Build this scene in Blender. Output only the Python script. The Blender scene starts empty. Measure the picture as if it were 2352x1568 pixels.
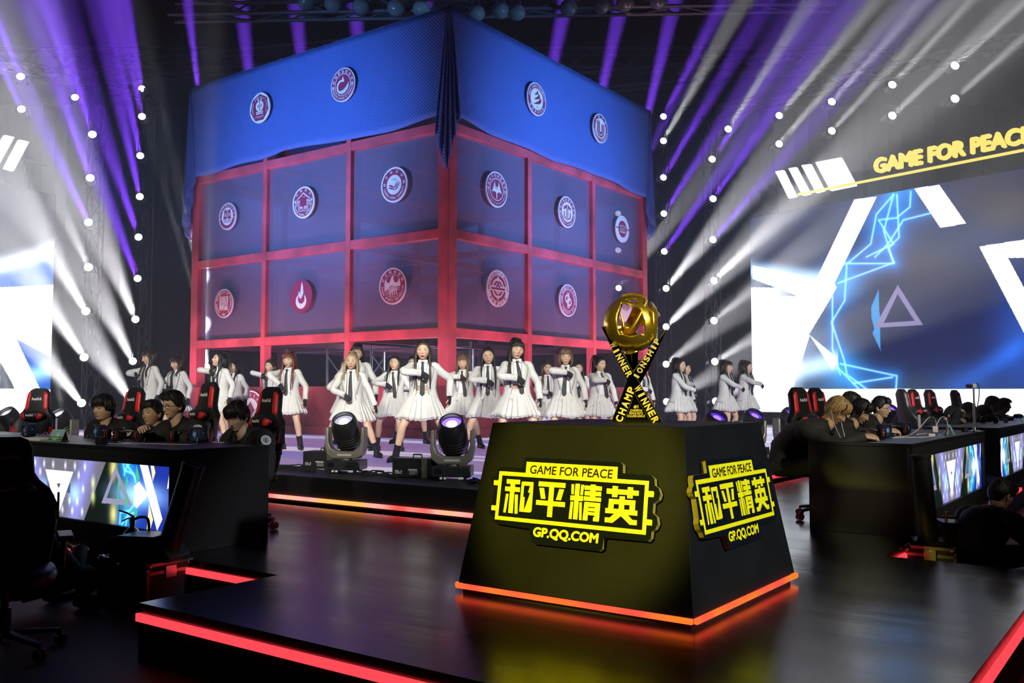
import bpy, bmesh, math, random
import numpy as np
from mathutils import Vector as V, Matrix, Euler, Quaternion
from mathutils.bvhtree import BVHTree

S = bpy.context.scene
COL = S.collection
R = math.radians
random.seed(7)

# ---------------------------------------------------------------- camera
F_PX, PITCH, EYE = 2130.0, math.atan(119 / 2130), 1.157
cam = bpy.data.cameras.new('camera')
cam_o = bpy.data.objects.new('camera', cam)
COL.objects.link(cam_o)
cam.sensor_width = 36.0
cam.lens = 36.0 * F_PX / 2352
cam.clip_start, cam.clip_end = 0.05, 300
cam_o.location = (0, 0, EYE)
cam_o.rotation_euler = (math.pi / 2 + PITCH, 0, 0)
S.camera = cam_o

# ---------------------------------------------------------------- world, exposure
wd = bpy.data.worlds.new('dark_hall')
S.world = wd
wd.use_nodes = True
wd.node_tree.nodes['Background'].inputs[0].default_value = (0.0025, 0.003, 0.0045, 1)
wd.node_tree.nodes['Background'].inputs[1].default_value = 1.0
S.view_settings.view_transform = 'Standard'
S.view_settings.look = 'None'
S.view_settings.exposure = 0.0
S.view_settings.gamma = 1.0
S.view_settings.use_curve_mapping = False
S.cycles.use_denoising = True
S.cycles.max_bounces = 5
S.cycles.diffuse_bounces = 2
S.cycles.glossy_bounces = 3
S.cycles.transmission_bounces = 3
S.cycles.transparent_max_bounces = 10
S.cycles.volume_bounces = 0
S.cycles.caustics_reflective = False
S.cycles.caustics_refractive = False
S.cycles.sample_clamp_indirect = 4.0

# stage axes: a runs to the right and towards the camera, b runs away to the right
TH = R(36)
AX, BX = V((math.cos(TH), -math.sin(TH), 0)), V((math.sin(TH), math.cos(TH), 0))
ROT = -TH
STG = 0.282        # height of the LED stage above the black platform (platform floor is z = 0)
GND = -0.32        # hall floor


def W(a, b, z=0.0):
    return AX * a + BX * b + V((0, 0, z))


def AB(p):
    return p.dot(AX), p.dot(BX)


def ray(px, py):
    x, y = (px - 1176) / F_PX, (784 - py) / F_PX
    return V((x, math.cos(PITCH) - y * math.sin(PITCH), math.sin(PITCH) + y * math.cos(PITCH)))


def at(px, py, d):            # the point seen at a pixel, at a given distance in front of the camera
    r = ray(px, py)
    return r * (d / r.y) + V((0, 0, EYE))


def onz(px, py, z):
    r = ray(px, py)
    return r * ((z - EYE) / r.z) + V((0, 0, EYE))


def on_plane(px, py, p0, n):
    r = ray(px, py)
    o = V((0, 0, EYE))
    return o + r * ((p0 - o).dot(n) / r.dot(n))


def pix(p):
    d = p - V((0, 0, EYE))
    zc = d.y * math.cos(PITCH) + d.z * math.sin(PITCH)
    yc = -d.y * math.sin(PITCH) + d.z * math.cos(PITCH)
    return 1176 + F_PX * d.x / zc, 784 - F_PX * yc / zc


def lamp(kind, loc, target, energy, color=(1, 1, 1), size=0.3, spot=60, blend=0.5, name='stage_or_fill_light'):
    L = bpy.data.lights.new(name, kind)
    o = bpy.data.objects.new(name, L)
    COL.objects.link(o)
    o.location = loc
    L.energy, L.color = energy, color
    if kind == 'AREA':
        L.size = size
    else:
        L.shadow_soft_size = size
    if kind == 'SPOT':
        L.spot_size, L.spot_blend = R(spot), blend
    o.rotation_euler = (V(target) - V(loc)).to_track_quat('-Z', 'Y').to_euler()
    return o


# front-of-house key lights on the dancers
CUBE = (-11.386, 13.589, 8.15)
for x0, px_, d_, e_, c_ in ((-6.0, 420, 16.2, 4200, (1.0, 0.97, 0.92)), (-3.0, 720, 14.0, 2500, (1.0, 0.97, 0.90)), (0.0, 980, 13.0, 2000, (1.0, 0.98, 0.93)), (3.0, 1230, 13.2, 2300, (1.0, 0.98, 0.95)), (6.5, 1640, 17.0, 5000, (0.97, 0.98, 1.0))):
    lamp('SPOT', (x0, -2.0, 6.5), at(px_, 900, d_), e_ * 2.7, c_, 0.25, 19, 0.7)
# blue wash on the cube and its cloth, pink uplights at the foot of both faces
BLU = (0.17, 0.44, 1.0)
lamp('SPOT', W(-14.5, 3.5, 3.2), W(-15.4, 13.6, 6.3), 9500, BLU, 0.3, 46, 1.0)
lamp('SPOT', W(-1.3, 16.7, 3.2), W(-11.4, 17.6, 6.3), 9500, BLU, 0.3, 46, 1.0)
for k_ in (2.2, 6.0):      # added unseen spots behind the cube, grazing down to brighten its back panels
    lamp('SPOT', W(CUBE[0] - k_, CUBE[1] + CUBE[2] + 1.6, STG + 7.6), W(CUBE[0] - k_, CUBE[1] + CUBE[2] - 0.3, STG + 3.0), 1500, BLU, 0.2, 95, 1.0)
    lamp('SPOT', W(CUBE[0] - CUBE[2] - 1.6, CUBE[1] + k_, STG + 7.6), W(CUBE[0] - CUBE[2] + 0.3, CUBE[1] + k_, STG + 3.0), 1500, BLU, 0.2, 95, 1.0)
for k_ in (1.6, 4.6, 7.4):
    lamp('SPOT', W(CUBE[0] - k_, CUBE[1] - 1.5, STG + 0.15), W(CUBE[0] - k_, CUBE[1] + 0.2, STG + 3.4), 330, (1.0, 0.34, 0.48), 0.15, 110, 0.9)
    lamp('SPOT', W(CUBE[0] + 1.5, CUBE[1] + k_, STG + 0.15), W(CUBE[0] - 0.2, CUBE[1] + k_, STG + 3.4), 330, (1.0, 0.34, 0.48), 0.15, 110, 0.9)
lamp('POINT', W(-15.0, 17.5, STG + 1.6), (0, 0, 0), 160, (0.75, 0.85, 1.0), 0.6)  # added unseen fill lamp that brightens the inside of the cube
TROPHY = W(-2.72, 5.02, 1.5)
# warm yellow light from the left on the plinth, cool light from the right
lamp('SPOT', (-2.3, 1.8, 2.3), (0.27, 5.05, 0.66), 1550, (1.0, 0.90, 0.10), 0.10, 19.5, 0.5)
lamp('SPOT', (-1.6, 2.6, 2.9), TROPHY, 500, (1.0, 0.93, 0.55), 0.12, 12, 0.5)  # added narrow spot that brightens the trophy's gold from the left
lamp('SPOT', (2.8, 3.4, 2.9), TROPHY, 260, (1.0, 0.97, 0.85), 0.12, 12, 0.5)  # second added trophy spot, from the right
lamp('SPOT', (6.5, 0.5, 3.6), (1.4, 5.6, 0.7), 2600, (0.85, 0.92, 1.0), 0.15, 22, 0.5)
# soft warm spots aimed at the players from the front
lamp('SPOT', (-4.5, -1.0, 5.0), W(-7.8, 5.3, 1.3), 1500, (1.0, 0.88, 0.66), 0.2, 20, 0.6)
lamp('SPOT', (6.5, 1.5, 5.0), W(-2.7, 9.5, 1.35), 1900, (1.0, 0.90, 0.72), 0.2, 29, 0.6)


# ---------------------------------------------------------------- materials
MATS = {}


def mat(name, color=(0.5, 0.5, 0.5), rough=0.5, metal=0.0, emit=None, strength=0.0, noise=0.0, nscale=8.0, bump=0.0,
        bscale=60.0, coat=0.0, spec=0.5, sheen=0.0, sampling=None):
    if name in MATS:
        return MATS[name]
    m = bpy.data.materials.new(name)
    m.use_nodes = True
    nt = m.node_tree
    b = nt.nodes['Principled BSDF']
    c = tuple(color) + (1.0,)
    b.inputs['Base Color'].default_value = c
    b.inputs['Roughness'].default_value = rough
    b.inputs['Metallic'].default_value = metal
    b.inputs['Coat Weight'].default_value = coat
    b.inputs['Specular IOR Level'].default_value = spec
    b.inputs['Sheen Weight'].default_value = sheen
    if emit:
        b.inputs['Emission Color'].default_value = tuple(emit) + (1.0,)
        b.inputs['Emission Strength'].default_value = strength
    tc = None
    if noise or bump:
        tc = nt.nodes.new('ShaderNodeTexCoord')
    if noise:
        n = nt.nodes.new('ShaderNodeTexNoise')
        n.inputs['Scale'].default_value = nscale
        n.inputs['Detail'].default_value = 4
        nt.links.new(tc.outputs['Object'], n.inputs['Vector'])
        r = nt.nodes.new('ShaderNodeValToRGB')
        r.color_ramp.elements[0].position, r.color_ramp.elements[1].position = 0.3, 0.7
        r.color_ramp.elements[0].color = tuple(x * (1 - noise) for x in color) + (1,)
        r.color_ramp.elements[1].color = tuple(min(1, x * (1 + noise * 0.5)) for x in color) + (1,)
        nt.links.new(n.outputs['Fac'], r.inputs['Fac'])
        nt.links.new(r.outputs['Color'], b.inputs['Base Color'])
    if bump:
        n2 = nt.nodes.new('ShaderNodeTexNoise')
        n2.inputs['Scale'].default_value = bscale
        n2.inputs['Detail'].default_value = 3
        nt.links.new(tc.outputs['Object'], n2.inputs['Vector'])
        bp = nt.nodes.new('ShaderNodeBump')
        bp.inputs['Strength'].default_value = bump
        bp.inputs['Distance'].default_value = 0.02
        nt.links.new(n2.outputs['Fac'], bp.inputs['Height'])
        nt.links.new(bp.outputs['Normal'], b.inputs['Normal'])
    if sampling:
        m.cycles.emission_sampling = sampling
    MATS[name] = m
    return m


def glow(name, color, strength, sampling='NONE'):
    if name in MATS:
        return MATS[name]
    m = bpy.data.materials.new(name)
    m.use_nodes = True
    nt = m.node_tree
    nt.nodes.remove(nt.nodes['Principled BSDF'])
    e = nt.nodes.new('ShaderNodeEmission')
    e.inputs[0].default_value = tuple(color) + (1,)
    e.inputs[1].default_value = strength
    nt.links.new(e.outputs[0], nt.nodes['Material Output'].inputs['Surface'])
    m.cycles.emission_sampling = sampling
    MATS[name] = m
    return m


def attr_glow(name, strength=1.0, sampling='NONE'):      # an LED wall: every LED cell keeps its own colour
    m = bpy.data.materials.new(name)
    m.use_nodes = True
    nt = m.node_tree
    nt.nodes.remove(nt.nodes['Principled BSDF'])
    at_ = nt.nodes.new('ShaderNodeVertexColor')
    at_.layer_name = 'led'
    e = nt.nodes.new('ShaderNodeEmission')
    e.inputs[1].default_value = strength
    nt.links.new(at_.outputs['Color'], e.inputs[0])
    nt.links.new(e.outputs[0], nt.nodes['Material Output'].inputs['Surface'])
    m.cycles.emission_sampling = sampling
    return m


BLACK = mat('black_paint', (0.012, 0.012, 0.013), 0.45, noise=0.3, nscale=5)
BLACKM = mat('black_plastic', (0.014, 0.014, 0.015), 0.35, bump=0.05, bscale=200)
RUBBER = mat('dark_rubber', (0.01, 0.01, 0.01), 0.8)
STEEL = mat('bare_steel', (0.55, 0.55, 0.56), 0.3, 1.0)
GREYM = mat('grey_metal', (0.22, 0.21, 0.17), 0.4, 0.6, noise=0.2)
DARKM = mat('dark_truss_metal', (0.10, 0.10, 0.12), 0.5, 0.5)
WHITE = mat('white_plastic', (0.8, 0.8, 0.78), 0.4)
RED = mat('red_fabric', (0.62, 0.02, 0.02), 0.6, bump=0.05, bscale=300)
WLET = mat('white_lettering', (0.8, 0.8, 0.8), 0.5)
BRASS = mat('brass', (0.6, 0.42, 0.15), 0.35, 1.0)
GLASSB = mat('dark_lens', (0.01, 0.01, 0.015), 0.05, coat=1.0)


# ---------------------------------------------------------------- mesh helpers
class MB:
    def __init__(s):
        s.v, s.f, s.m = [], [], []

    def add(s, verts, faces, m=0, M=None):
        o = len(s.v)
        if M is not None:
            verts = [M @ V(p) for p in verts]
        s.v += [tuple(p) for p in verts]
        s.f += [tuple(i + o for i in f) for f in faces]
        s.m += ([m] * len(faces)) if isinstance(m, int) else list(m)
        return s

    def box(s, c, d, m=0, M=None, rot=None):
        x, y, z = (q / 2 for q in d)
        vs = [V((i * x, j * y, k * z)) for k in (-1, 1) for j in (-1, 1) for i in (-1, 1)]
        if rot:
            e = Euler(rot).to_matrix()
            vs = [e @ p for p in vs]
        vs = [p + V(c) for p in vs]
        return s.add(vs, [(0, 2, 3, 1), (4, 5, 7, 6), (0, 1, 5, 4), (2, 6, 7, 3), (0, 4, 6, 2), (1, 3, 7, 5)], m, M)

    def rings(s, rings, m=0, caps=(True, True), closed=True, M=None):
        n = len(rings[0])
        vs = [p for r in rings for p in r]
        fs = []
        for k in range(len(rings) - 1):
            for i in range(n if closed else n - 1):
                j = (i + 1) % n
                fs.append((k * n + i, k * n + j, (k + 1) * n + j, (k + 1) * n + i))
        if closed and caps[0]:
            fs.append(tuple(range(n - 1, -1, -1)))
        if closed and caps[1]:
            o = (len(rings) - 1) * n
            fs.append(tuple(o + i for i in range(n)))
        return s.add(vs, fs, m, M)

    def tube(s, pts, r, n=8, m=0, ref=None, caps=(True, True), M=None):
        pts = [V(p) for p in pts]
        k = len(pts)
        rs = r if isinstance(r, (list, tuple)) and len(r) == k else [r] * k
        rg, x = [], None
        for i in range(k):
            t = (pts[min(i + 1, k - 1)] - pts[max(i - 1, 0)])
            t = t.normalized() if t.length > 1e-9 else V((0, 0, 1))
            if x is None:
                q = V(ref) if ref is not None else (V((1, 0, 0)) if abs(t.x) < 0.8 else V((0, 1, 0)))
                x = (q - t * q.dot(t)).normalized()
            else:
                x = (x - t * x.dot(t))
                x = x.normalized() if x.length > 1e-6 else t.orthogonal().normalized()
            y = t.cross(x)
            a, b = rs[i] if isinstance(rs[i], (tuple, list)) else (rs[i], rs[i])
            rg.append([pts[i] + x * (a * math.cos(2 * math.pi * j / n)) + y * (b * math.sin(2 * math.pi * j / n)) for j in range(n)])
        return s.rings(rg, m, caps, True, M)

    def lathe(s, prof, n=16, m=0, M=None, caps=(True, True)):
        rg = [[V((r * math.cos(2 * math.pi * j / n), r * math.sin(2 * math.pi * j / n), z)) for j in range(n)] for r, z in prof]
        return s.rings(rg, m, caps, True, M)

    def ball(s, c, r, nu=12, nv=8, m=0, M=None, rot=None):
        r = r if isinstance(r, (tuple, list)) else (r, r, r)
        e = Euler(rot).to_matrix() if rot else Matrix.Identity(3)
        rg = []
        for k in range(nv + 1):
            l = -math.pi / 2 + math.pi * k / nv
            cl = max(math.cos(l), 0.02)
            rg.append([V(c) + e @ V((r[0] * cl * math.cos(2 * math.pi * j / nu), r[1] * cl * math.sin(2 * math.pi * j / nu), r[2] * math.sin(l))) for j in range(nu)])
        return s.rings(rg, m, (True, True), True, M)

    def prism(s, poly, z0, z1, m=0, M=None):
        n = len(poly)
        vs = [(x, y, z0) for x, y in poly] + [(x, y, z1) for x, y in poly]
        fs = [tuple(range(n - 1, -1, -1)), tuple(range(n, 2 * n))] + [(i, (i + 1) % n, n + (i + 1) % n, n + i) for i in range(n)]
        return s.add(vs, fs, m, M)

    def disc(s, r, z, n=40, m=0, M=None, c=(0, 0)):
        return s.add([(c[0] + r * math.cos(2 * math.pi * i / n), c[1] + r * math.sin(2 * math.pi * i / n), z) for i in range(n)], [tuple(range(n))], m, M)

    def annulus(s, r0, r1, z, a0=0, a1=360, n=48, m=0, M=None, c=(0, 0)):
        full = abs(a1 - a0) >= 359.9
        k = n if full else n + 1
        vs = []
        for i in range(k):
            t = R(a0 + (a1 - a0) * i / n)
            vs += [(c[0] + r0 * math.cos(t), c[1] + r0 * math.sin(t), z), (c[0] + r1 * math.cos(t), c[1] + r1 * math.sin(t), z)]
        fs = []
        for i in range(n):
            j = (i + 1) % k
            fs.append((2 * i, 2 * i + 1, 2 * j + 1, 2 * j))
        return s.add(vs, fs, m, M)

    def flat(s, poly, z, m=0, M=None):
        return s.add([(x, y, z) for x, y in poly], [tuple(range(len(poly)))], m, M)

    def build(s, name, mats, parent=None, loc=None, rotz=None, smooth=40, bevel=0, solid=0, sub=0, fix=True, M=None):
        me = bpy.data.meshes.new(name)
        me.from_pydata(s.v, [], s.f)
        mats = mats if isinstance(mats, (list, tuple)) else [mats]
        for q in mats:
            me.materials.append(q)
        if len(mats) > 1:
            me.polygons.foreach_set('material_index', s.m)
        if fix:
            bm = bmesh.new()
            bm.from_mesh(me)
            bmesh.ops.recalc_face_normals(bm, faces=bm.faces)
            bm.to_mesh(me)
            bm.free()
        if smooth:
            me.polygons.foreach_set('use_smooth', [True] * len(me.polygons))
            me.set_sharp_from_angle(angle=R(smooth))
        me.update()
        o = bpy.data.objects.new(name, me)
        COL.objects.link(o)
        if parent:
            o.parent = parent
        if loc is not None:
            o.location = loc
        if rotz is not None:
            o.rotation_euler = (0, 0, rotz)
        if M is not None:
            o.matrix_world = M
        if solid:
            q = o.modifiers.new('s', 'SOLIDIFY')
            q.thickness, q.offset = solid, 0
        if bevel:
            q = o.modifiers.new('b', 'BEVEL')
            q.width, q.segments, q.limit_method, q.angle_limit = bevel, 2, 'ANGLE', R(40)
        if sub:
            q = o.modifiers.new('u', 'SUBSURF')
            q.levels = q.render_levels = sub
        return o


def tag(o, label=None, cat=None, group=None, kind=None):
    if label:
        o['label'] = label
    if cat:
        o['category'] = cat
    if group:
        o['group'] = group
    if kind:
        o['kind'] = kind
    return o


def thing(name, label, cat, loc=(0, 0, 0), rotz=0.0, group=None, M=None):
    o = bpy.data.objects.new(name, None)
    COL.objects.link(o)
    o.empty_display_size = 0.1
    if M is not None:
        o.matrix_world = M
    else:
        o.location = loc
        o.rotation_euler = (0, 0, rotz)
    return tag(o, label, cat, group)


KIDS = {}


def kids(o):
    return [c for c in bpy.data.objects if c.parent == o]


def copy_tree(o, parent=None, ch=None):
    if ch is None:
        ch = {}
        for q in bpy.data.objects:
            if q.parent:
                ch.setdefault(q.parent.name, []).append(q)
    c = o.copy()
    COL.objects.link(c)
    if parent:
        c.parent = parent
    for k in ch.get(o.name, []):
        copy_tree(k, c, ch)
    return c


def basis(origin, x, z):           # matrix with local x along x and local z along z (z is the outward side of a panel)
    z = V(z).normalized()
    x = V(x)
    x = (x - z * x.dot(z)).normalized()
    y = z.cross(x)
    m = Matrix((x, y, z)).transposed().to_4x4()
    m.translation = V(origin)
    return m


GL = {}


def text_mesh(body, bold=0.0, res=2):
    k = (body, bold, res)
    if k in GL:
        return GL[k]
    cu = bpy.data.curves.new('t', 'FONT')
    cu.body, cu.offset, cu.resolution_u = body, bold, res
    o = bpy.data.objects.new('t', cu)
    COL.objects.link(o)
    bpy.context.view_layer.update()
    me = bpy.data.meshes.new_from_object(o.evaluated_get(bpy.context.evaluated_depsgraph_get()))
    vs = [tuple(v.co)[:2] for v in me.vertices]
    fs = [tuple(p.vertices) for p in me.polygons]
    bpy.data.objects.remove(o)
    bpy.data.curves.remove(cu)
    bpy.data.meshes.remove(me)
    if vs:
        x0, x1 = min(v[0] for v in vs), max(v[0] for v in vs)
        y0, y1 = min(v[1] for v in vs), max(v[1] for v in vs)
    else:
        x0 = x1 = y0 = y1 = 0.0
    GL[k] = (vs, fs, (x0, x1, y0, y1))
    return GL[k]


def bold_steps(b):
    return [(0, 0)] + ([(b * math.cos(q * math.pi / 4), b * math.sin(q * math.pi / 4)) for q in range(8)] if b else [])


def put_text(mb, body, cx, cy, w, h, z=0.0, m=0, bold=0.0, M=None, ext=0.0, res=5, fit=True):
    """flat lettering; bold thickens the strokes by overlaying shifted copies"""
    vs, fs, (x0, x1, y0, y1) = text_mesh(body, 0.0, res)
    if not vs:
        return
    sx, sy = (w / max(x1 - x0 + 2 * bold, 1e-6) if fit else h / 0.73), h / max(y1 - y0 + 2 * bold, 1e-6)
    for k, (dx, dy) in enumerate(bold_steps(bold)):
        pts = [(cx + (x + dx - (x0 + x1) / 2) * sx, cy + (y + dy - (y0 + y1) / 2) * sy, z + k * 4e-5) for x, y in vs]
        mb.add(pts, fs, m, M)
        if ext:
            mb.add([(x, y, q - ext) for x, y, q in pts], fs, m, M)


def arc_text(mb, body, r, a_mid, span, h, z, m=0, flip=False, M=None, bold=0.02, wmax=1.0):
    n = len(body)
    if n < 1:
        return
    st = span / max(n - 1, 1)
    for i, c in enumerate(body):
        if c == ' ':
            continue
        vs, fs, (x0, x1, y0, y1) = text_mesh(c, 0.0, 1)
        if not vs:
            continue
        a = a_mid + (span / 2 - st * i if not flip else -span / 2 + st * i)
        ww = min(r * R(st) * 0.86, (x1 - x0) / 0.73 * h * wmax) if ord(c) < 256 else min(h, r * R(st) * 0.95)
        k, kh = ww / max(x1 - x0, 0.05), (h / max(y1 - y0, 0.05))
        if c in '.·-':
            kh = k = h / 0.73
        t = R(a)
        up = V((math.cos(t), math.sin(t), 0)) * (-1 if flip else 1)
        rt = V((up.y, -up.x, 0))
        cc = V((math.cos(t) * r, math.sin(t) * r, z))
        for dx, dy in ((0, 0), (bold, 0), (-bold, 0), (0, bold * .6)):
            pts = [cc + rt * ((x + dx - (x0 + x1) / 2) * k) + up * ((y + dy - (y0 + y1) / 2) * kh) + V((0, 0, abs(dx + 2 * dy) * .02)) for x, y in vs]
            mb.add(pts, fs, m, M)


def led_grid(name, M, w, h, nu, nv, colfn, material, parent=None, z=0.0):
    """an LED panel as a grid of cells lying in local x, y; colfn(world points, uv) gives the colour each cell shows"""
    u, v = np.meshgrid(np.linspace(0, 1, nu), np.linspace(0, 1, nv))
    L = np.stack([u.ravel() * w, v.ravel() * h, np.full(u.size, z)], 1)
    m = np.array(M)
    P = L @ m[:3, :3].T + m[:3, 3]
    idx = np.arange(nu * nv).reshape(nv, nu)
    q = np.stack([idx[:-1, :-1], idx[:-1, 1:], idx[1:, 1:], idx[1:, :-1]], -1).reshape(-1, 4)
    me = bpy.data.meshes.new(name)
    me.vertices.add(len(L))
    me.vertices.foreach_set('co', L.astype(np.float32).ravel())
    me.loops.add(q.size)
    me.loops.foreach_set('vertex_index', q.ravel().astype(np.int32))
    me.polygons.add(len(q))
    me.polygons.foreach_set('loop_start', np.arange(0, q.size, 4, dtype=np.int32))
    me.update()
    c = np.clip(colfn(P, np.stack([u.ravel(), v.ravel()], 1)), 0, 30)
    ca = me.color_attributes.new('led', 'FLOAT_COLOR', 'POINT')
    ca.data.foreach_set('color', np.concatenate([c, np.ones((len(c), 1))], 1).astype(np.float32).ravel())
    me.materials.append(material)
    o = bpy.data.objects.new(name, me)
    COL.objects.link(o)
    if parent:
        o.parent = parent
    return o


def npix(P):
    d = P - np.array([0, 0, EYE])
    c, s = math.cos(PITCH), math.sin(PITCH)
    zc = d[:, 1] * c + d[:, 2] * s
    yc = -d[:, 1] * s + d[:, 2] * c
    return np.stack([1176 + F_PX * d[:, 0] / zc, 784 - F_PX * yc / zc], 1)


def seg_d(p, a, b):
    a, b = np.array(a, float), np.array(b, float)
    t = np.clip(((p - a) @ (b - a)) / max((b - a) @ (b - a), 1e-9), 0, 1)
    return np.linalg.norm(p - (a + t[:, None] * (b - a)), axis=1)


def inside(p, poly):
    r = np.zeros(len(p), bool)
    n = len(poly)
    for i in range(n):
        x0, y0 = poly[i]
        x1, y1 = poly[(i + 1) % n]
        if y0 == y1:
            continue
        c = ((p[:, 1] > min(y0, y1)) & (p[:, 1] <= max(y0, y1)) & (p[:, 0] < (x1 - x0) * (p[:, 1] - y0) / (y1 - y0) + x0))
        r ^= c
    return r
# ================================================================ the setting
HALLFLOOR = mat('hall_floor_black', (0.012, 0.012, 0.013), 0.6, noise=0.3, nscale=2)
DRAPE = mat('black_drape', (0.007, 0.007, 0.008), 0.95)


def struct(name, mb, m, **k):
    return tag(mb.build(name, m, **k), kind='structure')


struct('floor', MB().box((0, 18, GND - 0.05), (90, 70, 0.1)), HALLFLOOR)
bw = MB()
n = 220
bw.rings([[V((-45 + 90 * i / n, 44 + 0.25 * math.sin(i * 1.7), z)) for i in range(n + 1)] for z in (GND, 15)], closed=False)
struct('wall_back', bw, DRAPE, fix=False)
struct('ceiling', MB().box((0, 18, 15.6), (90, 70, 0.2)), mat('dark_roof_deck', (0.006, 0.006, 0.007), 0.9, noise=0.4, nscale=0.5))

# the black glossy platform: corner block and the extension that carries the plinth
PLAT = bpy.data.materials.new('glossy_black_stage_vinyl')
PLAT.use_nodes = True
nt = PLAT.node_tree
pb = nt.nodes['Principled BSDF']
pb.inputs['Base Color'].default_value = (0.010, 0.010, 0.012, 1)
pb.inputs['Specular IOR Level'].default_value = 0.95
tc = nt.nodes.new('ShaderNodeTexCoord')
mp = nt.nodes.new('ShaderNodeMapping')
mp.inputs['Scale'].default_value = (0.35, 1.6, 1)
nz = nt.nodes.new('ShaderNodeTexNoise')
nz.inputs['Scale'].default_value = 1.3
nz.inputs['Detail'].default_value = 5
mr = nt.nodes.new('ShaderNodeMapRange')
mr.inputs['To Min'].default_value, mr.inputs['To Max'].default_value = 0.12, 0.34
bp = nt.nodes.new('ShaderNodeBump')
bp.inputs['Strength'].default_value, bp.inputs['Distance'].default_value = 0.12, 0.05
nt.links.new(tc.outputs['Object'], mp.inputs['Vector'])
nt.links.new(mp.outputs[0], nz.inputs['Vector'])
nt.links.new(nz.outputs['Fac'], mr.inputs['Value'])
nt.links.new(mr.outputs[0], pb.inputs['Roughness'])
nt.links.new(nz.outputs['Fac'], bp.inputs['Height'])
nt.links.new(bp.outputs[0], pb.inputs['Normal'])

FA, FB = -4.51, 6.70          # front faces of the LED stage (a on the right side, b on the left side)
poly = [(-24, 3.97), (-4.73, 3.97), (-4.73, 3.0), (-0.744, 3.0), (-0.744, 6.97), (-1.78, 6.97), (-1.78, 30), (FA + 0.2, 30), (FA + 0.2, FB - 0.2), (-24, FB - 0.2)]
plat = struct('stage_platform', MB().prism(poly, GND, 0.0), PLAT, rotz=ROT, smooth=0)
LEDR = glow('red_led_strip', (1.0, 0.045, 0.06), 1.6)


def strip(p, q, z, h, m, parent, nm='led_strip', off=0.012):
    """a lit strip along a step edge; p to q with the outside on the right-hand side"""
    d = (V((*q, 0)) - V((*p, 0)))
    L = d.length
    d.normalize()
    nrm = V((d.y, -d.x, 0))
    c = (V((*p, 0)) + V((*q, 0))) / 2 + nrm * off
    o = MB().box((0, 0, 0), (L, 0.02, h)).build(nm, m, parent, loc=(c.x, c.y, z), rotz=math.atan2(d.y, d.x), smooth=0)
    return o


for p, q in (((-4.73, 3.0), (-0.744, 3.0)), ((-0.744, 3.0), (-0.744, 6.2)), ((-9.4, 3.97), (-7.05, 3.97)), ((-6.2, 3.97), (-4.78, 3.97)), ((-1.78, 7.02), (-1.78, 8.4)), ((-1.78, 8.95), (-1.78, 11.3)),
             ((-1.78, 12.0), (-1.78, 13.6)), ((-13.5, 3.97), (-9.5, 3.97))):
    tag(strip(p, q, -0.075, 0.042, LEDR, plat), 'glowing red LED strip along the platform edge')

# the LED stage: black border, lit floor
LEDM = bpy.data.materials.new('led_floor_content')
LEDM.use_nodes = True
nt = LEDM.node_tree
pb = nt.nodes['Principled BSDF']
pb.inputs['Base Color'].default_value = (0.05, 0.05, 0.06, 1)
pb.inputs['Roughness'].default_value = 0.38
pb.inputs['Specular IOR Level'].default_value = 0.25
tc = nt.nodes.new('ShaderNodeTexCoord')
mp = nt.nodes.new('ShaderNodeMapping')
mp.inputs['Scale'].default_value = (0.075, 0.62, 1)
mp.inputs['Rotation'].default_value = (0, 0, R(33))
nz = nt.nodes.new('ShaderNodeTexNoise')
nz.inputs['Scale'].default_value = 1.0
nz.inputs['Detail'].default_value = 1.6
rp = nt.nodes.new('ShaderNodeValToRGB')
els = rp.color_ramp.elements
els[0].position, els[0].color = 0.30, (0.10, 0.16, 0.62, 1)
els[1].position, els[1].color = 0.38, (0.20, 0.13, 0.36, 1)
for p, c in ((0.47, (0.27, 0.17, 0.36, 1)), (0.52, (0.22, 0.14, 0.40, 1)), (0.55, (0.62, 0.55, 0.72, 1)), (0.585, (0.60, 0.52, 0.70, 1)), (0.60, (0.24, 0.16, 0.40, 1)), (0.66, (0.12, 0.22, 0.75, 1)), (0.72, (0.30, 0.24, 0.42, 1))):
    e = els.new(p)
    e.color = c
nt.links.new(tc.outputs['Object'], mp.inputs['Vector'])
nt.links.new(mp.outputs[0], nz.inputs['Vector'])
nt.links.new(nz.outputs['Fac'], rp.inputs['Fac'])
nt.links.new(rp.outputs[0], pb.inputs['Emission Color'])
pb.inputs['Emission Strength'].default_value = 0.8
LEDM.cycles.emission_sampling = 'NONE'
sb = MB().prism([(-34, FB), (FA, FB), (FA, 36), (-34, 36)], 0.0, STG - 0.004)
lst = struct('led_stage', sb, mat('black_stage_border', (0.014, 0.014, 0.013), 0.5, noise=0.3), rotz=ROT, smooth=0)
LA, LB = FA - 0.75, FB + 0.75
MB().prism([(-21.5, LB), (LA, LB), (LA, 23.5), (-21.5, 23.5)], STG - 0.003, STG).build('led_floor', LEDM, lst, smooth=0)
LEDG = bpy.data.materials.new('warm_gradient_led_strip')
LEDG.use_nodes = True
nt = LEDG.node_tree
nt.nodes.remove(nt.nodes['Principled BSDF'])
tc, gr, rp, em = [nt.nodes.new(x) for x in ('ShaderNodeTexCoord', 'ShaderNodeTexNoise', 'ShaderNodeValToRGB', 'ShaderNodeEmission')]
gr.inputs['Scale'].default_value = 0.9
rp.color_ramp.elements[0].position, rp.color_ramp.elements[0].color = 0.40, (1.0, 0.06, 0.05, 1)
rp.color_ramp.elements[1].position, rp.color_ramp.elements[1].color = 0.60, (1.0, 0.30, 0.07, 1)
e = rp.color_ramp.elements.new(0.5)
e.color = (1.0, 0.26, 0.22, 1)
em.inputs[1].default_value = 1.9
nt.links.new(tc.outputs['Object'], gr.inputs['Vector'])
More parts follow.
